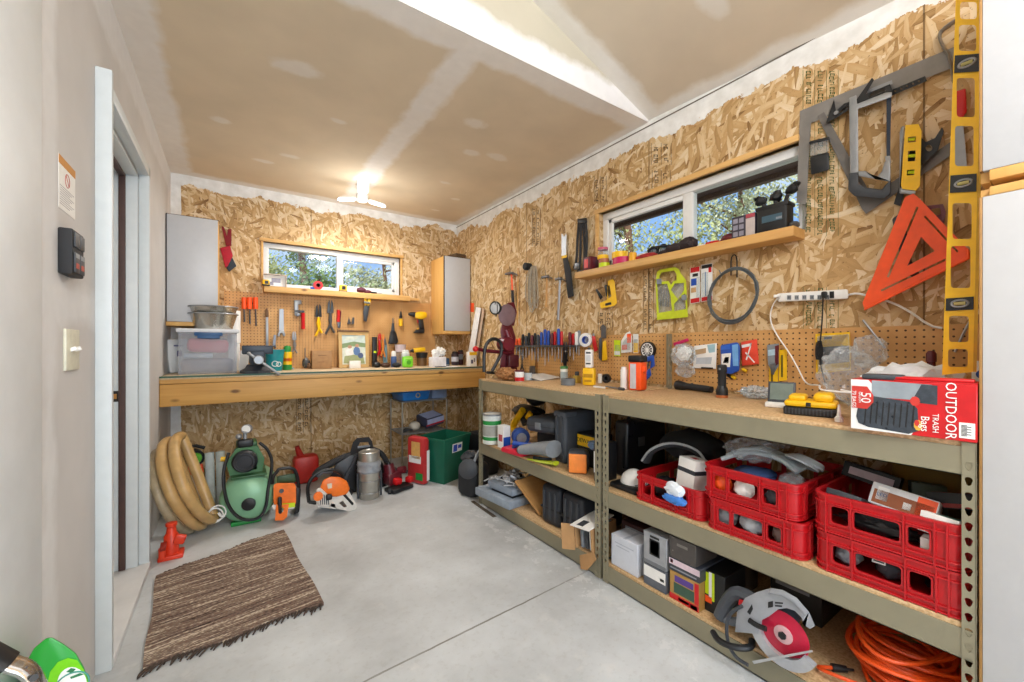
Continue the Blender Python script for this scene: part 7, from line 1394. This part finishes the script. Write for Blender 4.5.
# chainsaw seen end-on
m_saw = M('f0741c', .4)
t = T('chainsaw', 'orange chainsaw with a black frame handle, seen end-on beside the green compressor', 'chainsaw'); fc_ = fY(3.14)
t.p('body', B(Matrix.Identity(4)).prism(rrect(273.5, 483, 296, 506, 4), fc_, -.09, .02), m_saw); t.p('white_band', pl([(271, 505), (295, 503), (295, 508.5), (273, 511)], -.08, .03, fc_), m_white); t.p('band_stripe', pl([(282, 503.7), (295, 502.5), (295, 507), (282, 508.5)], .03, .034, fc_), m_lime)
t.p('rear_handle', pl([(276, 505), (289, 504), (287, 517), (283, 520.5), (275, 520.5)], .0, .06, fc_, [[(279, 508), (284, 507.5), (283, 512), (279, 512.5)]]), m_saw); t.p('trigger', pl([(277.5, 497), (282, 496.5), (282, 514), (278.5, 514)], .022, .07, fc_), m_black); t.p('cap_screw', B().cyl(fc_(281.5, 491, .02), fc_(281.5, 491, .026), .014), m_black)
t.p('frame_handle', rod([(272.5, 484), (273, 476), (277, 472), (279, 468.5), (293, 467.5), (297, 474), (299, 488), (298, 505)], -.03, .011, fc_, smooth=2), m_black); t.p('cover', pl([(277, 476), (295, 473), (297, 482), (276.5, 484)], -.10, -.02, fc_), M('2c4a2c', .5)); t.p('side', pl([(296, 487), (301, 488), (299.5, 512), (294, 515)], -.2, .0, fc_), m_black); t.end()
t = T('gas_can', 'red plastic can half hidden between the two chainsaws', 'can'); t.p('body', B().box((.53, 3.93, .12), (.20, .15, .24), bev=.04), M('b8281e', .45)); t.p('spout', B().cyl((.49, 3.93, .23), (.46, 3.91, .32), .03, .018), M('9c1f18', .45)); t.end()
# second chainsaw, side-on
t = T('chainsaw', 'orange and white chainsaw lying side-on before the black blower', 'chainsaw'); fd = fY(3.11); m_lg = M('d2cec6', .45)
t.p('top_cover', pl([(320, 487), (323, 480), (330, 476.5), (340, 477), (347, 481), (350, 489), (347, 494), (336, 497), (322, 494)], -.12, .07, fd), m_saw); t.p('starter', pl([(316, 489), (320, 487), (331, 497), (331, 507), (322, 507), (317, 503)], -.10, .08, fd), m_lg)
b = B()
for i in range(5): pl([(319.5+2*i, 491+1.6*i), (320.7+2*i, 492+1.6*i), (321.2+2*i, 505), (320.2+2*i, 504.5)], .08, .082, fd, b=b)
t.p('vents', b, m_dgrey); c0_ = fd(318, 496, .08); t.p('starter_cap', B().cyl(c0_, c0_+Vector((0, -.012, 0)), .03), m_saw)
t.p('rear_handle', pl([(329, 497), (336, 497), (349, 491), (357, 506), (355.5, 511), (352, 512), (338, 509), (330, 506)], -.03, .05, fd, [[(339, 503), (343, 500.5), (347, 506.5), (344, 507.5)]]), m_lg); t.p('grip', pl([(342, 495), (345, 493), (354.5, 503.5), (352.5, 506.5)], -.035, .055, fd), m_black); t.p('muffler', B().box(fd(329, 497, .09), (.04, .03, .04), bev=.01), m_black)
t.p('front_handle', rod([(309, 502), (307, 487), (312, 477), (322, 470.5), (333, 469.5), (341, 473), (343, 478)], .0, .012, fd, smooth=2), m_black); t.p('handle_foot', rod([(309, 502), (316, 503)], .0, .012, fd), m_black); t.p('hand_guard', pl([(316, 476), (322, 472), (333, 471), (333, 473), (322, 474.5), (318, 478)], .012, .03, fd), m_dgrey); t.p('decal', pl([(327, 484), (332, 483), (332, 488), (328, 489)], .07, .072, fd), M('d8c8b0')); t.p('tank', B().prism([(316, 501), (335, 504), (336, 509), (318, 507)], fd, -.12, .05), m_lg); t.end()
# black blower / bagger
t = T('leaf_blower', 'big black hooded blower standing under the bench behind the chainsaws', 'blower'); fe = fY(3.53)
t.p('body', pl([(329, 478), (336, 464), (350, 455), (362, 452), (374, 454), (383, 463), (387, 478), (385, 490), (372, 494), (345, 494), (332, 489)], -.16, .10, fe), M('1c1e22', .4)); t.p('hood', pl([(349, 456), (353, 442), (357, 438), (369, 437), (372, 441), (375, 455), (362, 452)], -.10, .09, fe, [[(357.5, 448), (360, 442.5), (368, 442), (370, 447)]]), m_rub)
t.p('cowl_rib', rod([(341, 494), (346, 476), (354, 462), (356, 456)], .11, .012, fe).tube([fe(376, 456, .1), fe(372, 465, .11), fe(368, 490, .11)], .010, 6), m_dgrey); t.p('hose', rod([(315, 476), (318, 471), (330, 464), (342, 458), (352, 455)], .06, .028, fe, smooth=2), m_rub); t.p('hose', rod([(372, 449), (382, 453), (388, 464), (390, 479)], .05, .022, fe, smooth=2), m_rub); t.p('nozzle', rod([(336, 485), (344, 490), (351, 494)], .26, .028, fe, smooth=0), m_black); t.p('handle_bar', pl([(357.5, 446), (370, 445), (370, 447), (357.5, 448.5)], .085, .10, fe), m_grey); t.end()
t = T('steel_canister', 'steel canister wrapped with grey plastic film standing before the black blower', 'canister'); q0 = Vector((.885, 3.26, 0)); q1 = q0+Vector((0, 0, 1)); t.p('body', B().lathe([(.074, .0), (.078, .01), (.078, .355), (.07, .36), (.066, .35), (0, .35)], q0, q1, 28), M('b4b2aa', .35, .75, .1)); b = B().lathe([(.083, .20), (.09, .215), (.084, .24), (.091, .26), (.085, .285), (.08, .29)], q0, q1, 20); t.p('film', b, M('8f9499', .3, 0, .2)); t.p('rib', B().ring(q0+Vector((0, 0, .05)), .079, .004).ring(q0+Vector((0, 0, .14)), .079, .004), m_metal); t.p('side_rod', B().cyl(q0+Vector((-.085, -.01, .01)), q0+Vector((-.088, -.0, .2)), .008).cyl(q0+Vector((.083, -.03, .01)), q0+Vector((.086, -.02, .2)), .008), m_dgrey); t.end()
t = T('small_engine', 'small red and black engine tool lying right of the steel canister', 'tool'); q0 = Vector((1.10, 3.33, 0)); t.p('deck', B().box(q0+Vector((.03, -.05, .02)), (.20, .12, .03), (0, 0, R(20)), .006), m_black); t.p('engine', B().box(q0+Vector((0, .03, .09)), (.13, .11, .10), (0, R(-8), R(15)), .02).cyl(q0+Vector((-.02, .03, .13)), q0+Vector((-.03, .04, .20)), .05, .042, 18).cyl(q0+Vector((.05, .02, .14)), q0+Vector((.09, -.02, .15)), .03, .03, 14), m_maroon); t.p('fuel_cap', B().cyl(q0+Vector((-.03, .04, .20)), q0+Vector((-.032, .042, .215)), .022, .02, 14), m_black); t.p('cover', B().box(q0+Vector((.02, -.03, .07)), (.07, .06, .05), (R(10), R(8), R(20)), .014).box(q0+Vector((.13, -.01, .06)), (.05, .06, .05), (0, 0, R(30)), .014), m_red); t.p('bar', B().cyl(q0+Vector((-.05, .05, .18)), q0+Vector((.12, .0, .12)), .014), m_black); t.p('wheel', B().cyl(q0+Vector((-.07, -.09, .022)), q0+Vector((-.05, -.10, .022)), .022), m_rub); t.end()
# wire rack with its load
X0, X1, Y0, Y1 = 1.34, 1.80, 3.80, 4.14
t = T('wire_rack', 'small chrome wire rack standing under the right end of the bench', 'rack')
for x in (X0, X1):
    for y in (Y0, Y1): t.p('post', B().cyl((x, y, 0), (x, y, .644), .008, seg=10), M('a8a49a', .35, .7))
for z in (.33, .64):
    b = B().tube([(X0, Y0, z), (X1, Y0, z), (X1, Y1, z), (X0, Y1, z)], .005, 6, closed=True, smooth=0)
    for i in range(14): y = Y0+(Y1-Y0)*(i+.5)/14; b.cyl((X0, y, z), (X1, y, z), .002, seg=5)
    t.p('wire_shelf', b, m_metal)
t.end()
t = T('plastic_tote', 'blue plastic tote on the top of the wire rack', 'tote'); t.p('tub', B().box((1.47, 3.93, .70), (.27, .24, .105), (0, 0, R(6)), .015, 2, (1.15, 1.15)), M('2470b8', .4)); t.p('lip', B().box((1.45, 3.92, .738), (.36, .30, .012), (0, R(-4), R(6)), .004), M('2a7ac4', .4)); t.p('emblem', B().ring((1.49, 3.785, .70), .02, .005, (0, 1, 0), 16, 5), M('b8a888')); t.end()
one('fabric_box', B().box((1.735, 3.95, .699), (.17, .22, .105), (0, 0, R(4)), .012), M('7f93b4', .7), 'grey-blue fabric box beside the blue tote on the wire rack', 'box')
cb('package', 'blue and red package lying on the lower shelf of the wire rack', 'package', (1.69, 3.96, .425), (.22, .20, .10), (R(10), R(-8), R(10)), [M('3a3f58'), M('a8b4d8'), m_red], [('r', .05, .45, .95, .95, 1), ('r', .0, .3, 1, .42, 2), ('t', .1, .1, .9, .9, 1)], .02)
t = T('bike_helmet', 'pale round tool among dark cables on the lower wire-rack shelf', 'tool'); t.p('body', B().ball((1.50, 3.90, .385), (.055, .05, .045), sub=3, jit=.1, seed=4), M('c4beb0', .5)); t.p('cables', B().tube([(1.38, 3.88, .345), (1.42, 3.84, .37), (1.47, 3.86, .35), (1.42, 3.92, .36), (1.38, 3.9, .345)], .012, 7, smooth=2), m_dgrey); t.end()
# green recycling bin, red bag, black bag
t = T('recycling_bin', 'dark green recycling bin with a blue and white sticker under the bench', 'bin'); mm = Matrix.Translation((1.475, 3.16, 0)) @ rotm(R(24)); m_bg = M('14604a', .45, 0, .08, 6); W_, D_, H_ = .36, .30, .385
def frus(b, w0, d0, w1, d1, z0, z1, cx_, cy_):
    b.raw([(cx_+sx*w/2, cy_+sy*d/2, z) for z, w, d in ((z0, w0, d0), (z1, w1, d1)) for sx, sy in ((-1, -1), (1, -1), (1, 1), (-1, 1))], [(0, 1, 2, 3)[::-1], (4, 5, 6, 7), (0, 1, 5, 4), (1, 2, 6, 5), (2, 3, 7, 6), (3, 0, 4, 7)]); return b
b = B(mm); cx_, cy_ = W_/2, D_/2; ow = [(-1, -1), (1, -1), (1, 1), (-1, 1)]
def shellbin(b, w0, d0, w1, d1, z0, z1, th):
    vs = []
    for z, w, d in ((z0, w0, d0), (z1, w1, d1), (z1, w1-2*th, d1-2*th), (z0+th, w0-2*th, d0-2*th)): vs += [(cx_+sx*w/2, cy_+sy*d/2, z) for sx, sy in ow]
    fs = [(3, 2, 1, 0), (12, 13, 14, 15)]
    for k in range(3):
        for i in range(4): j = (i+1) % 4; fs.append((4*k+i, 4*k+j, 4*k+4+j, 4*k+4+i))
    b.raw(vs, fs)
shellbin(b, W_-.05, D_-.05, W_, D_, 0, H_, .006); t.p('tub', b, m_bg); b = B(mm); b.prism(rrect(-.008, -.008, W_+.008, D_+.008, .012), fxy((0, 0, 0)), H_-.022, H_, [rrect(.002, .002, W_-.002, D_-.002, .01)]); t.p('rim', b, m_bg)
b = B(mm).box((.17, -.001, .29), (.13, .004, .075), (R(4), 0, 0)).m_(1).box((.14, -.0035, .29), (.05, .003, .06), (R(4), 0, 0)).box((.20, -.0035, .295), (.045, .003, .03), (R(4), 0, 0)); t.p('sticker', b, [m_paper, M('2a4cb8')]); t.end()
cb('feed_bag', 'red and white printed bag standing left of the green bin', 'bag', (1.325, 3.362, .20), (.08, .20, .40), (0, 0, R(24)), [M('b42a2c', .5), m_white, m_green, M('d8a860')], [('r', .5, .08, .9, .72, 1), ('f', .55, .1, .95, .25, 2), ('f', .3, .55, .8, .9, 3), ('f', .15, .45, .85, .6, 1)], .03)
t = T('duffel_bag', 'black padded bag with a round end standing at the far end of the shelving', 'bag'); q0 = Vector((1.585, 2.855, 0)); t.p('body', B().box(q0+Vector((0, 0, .13)), (.20, .20, .26), (0, 0, R(15)), .05, 3), M('24262a', .75, 0, .2, 40, .2)); c0_ = q0+Vector((-.075, -.06, .23)); t.p('round_end', B().lathe([(.075, 0), (.075, .03), (.05, .05), (0, .055)], c0_, c0_+Vector((-.6, -.75, .15)), 24), M('3c3f44', .6)); t.p('top', B().crumple(q0+Vector((0, .02, .29)), (.10, .11, .06), sub=3, amp=.25, seed=7), M('33363b', .7)); t.p('strap', B().tube([q0+Vector((-.05, -.09, .27)), q0+Vector((.0, -.08, .36)), q0+Vector((.07, -.02, .34))], .012, 8), m_grey); t.end()
one('black_tub', B().box((1.93, 3.30, .19), (.20, .26, .38), (0, 0, R(10)), .03), m_black, 'black tub standing in the shadow right of the green bin', 'tub')
one('duct_tape_strip', B().box((1.50, 2.56, .0006), (.03, .34, .001), (0, 0, R(-2))), M('5a4f42', .8), 'dark strip of tape stuck to the floor before the far shelving', 'tape')
# foreground: green bag and a chrome bar by the wall
t = T('seed_bag', 'bright green plastic bag with a round white label at the bottom left corner', 'bag'); fg = fY(1.32); m_gb = M('1f9a30', .3, 0, .15, 6)
t.p('bag', pl([(26, 880), (22, 700), (25, 664), (34, 648), (46, 638), (52, 637), (64, 644), (76, 653), (84, 667), (92, 690), (100, 720), (100, 880)], -.07, .07, fg), m_gb)
t.p('panel', pl([(p[0], p[1]) for p in circ(78, 694, 32, 24, 38)], .07, .0715, fg, ), M('7ad418', .35)) if 0 else t.p('panel', pl([(46, 690), (50, 672), (58, 662), (68, 658), (77, 660), (84, 670), (91, 690), (98, 720), (97, 760), (50, 760), (46, 720)], .07, .0715, fg), M('7ad418', .35))
b = pl(circ(72, 685, 15, 24, 18), .0715, .0725, fg); b.m_(1); c0_ = fg(72, 685, .073); b.ring(c0_, .026, .0016, (0, 1, 0), 26, 5); b.m_(2).prism([(66, 672), (71, 668), (76, 669), (72, 673)], fg, .0725, .0732).prism([(70, 677), (80, 673), (84, 674.5), (71, 679)], fg, .0725, .0732); t.p('label', b, [m_paper, M('4a9a8c'), M('2c7a4c')]); t.end()
t = T('folding_cart', 'chrome bar with a black band beside the green bag at the left edge', 'cart'); fk = fY(1.14); m_ck = M('c8c6c2', .16, .95, .04)
t.p('bar', rod([(-60, 640), (-10, 652), (10, 664), (26, 668), (36, 680), (42, 705), (40, 900)], .0, .020, fk, smooth=2, flat=.6, seg=12), m_ck); t.p('band', rod([(-14, 651), (9, 663)], .0, .025, fk, smooth=0, flat=.6, seg=12), m_black); t.p('leg', rod([(-60, 640), (-64, 900)], .0, .016, fk), m_ck); t.p('cross_bar', rod([(-62, 800), (40, 800)], .0, .010, fk), m_ck); t.p('rivet', B().cyl(fk(34, 678, .017), fk(34, 678, .024), .006), m_black); t.end()
for (x, y, z0, h, cr, mi, sd, lb, nl, ls) in ((6.8, 5.6, .4, 5.4, 1.6, 0, 1, 'olive tree seen through the left pane of the right-hand window', 9000, .045), (13, 6.4, .9, 8, 2.5, 2, 2, 'sparse grey tree seen through the right pane of the right-hand window', 7000, .075),
        (1.3, 10, .5, 4.2, 1.3, 1, 4, 'green pine behind the divider of the far window', 8000, .05), (5.4, 17.5, 1.2, 5.6, 1.7, 2, 5, 'thick-trunked tree filling the right pane of the far window', 6000, .08), (.6, 17, 1.2, 3.0, 1.5, 0, 6, 'low bushy tree at the left of the far window', 6000, .07)):
    tree(x, y, z0, h, cr, lb, mi, sd, nl, ls)
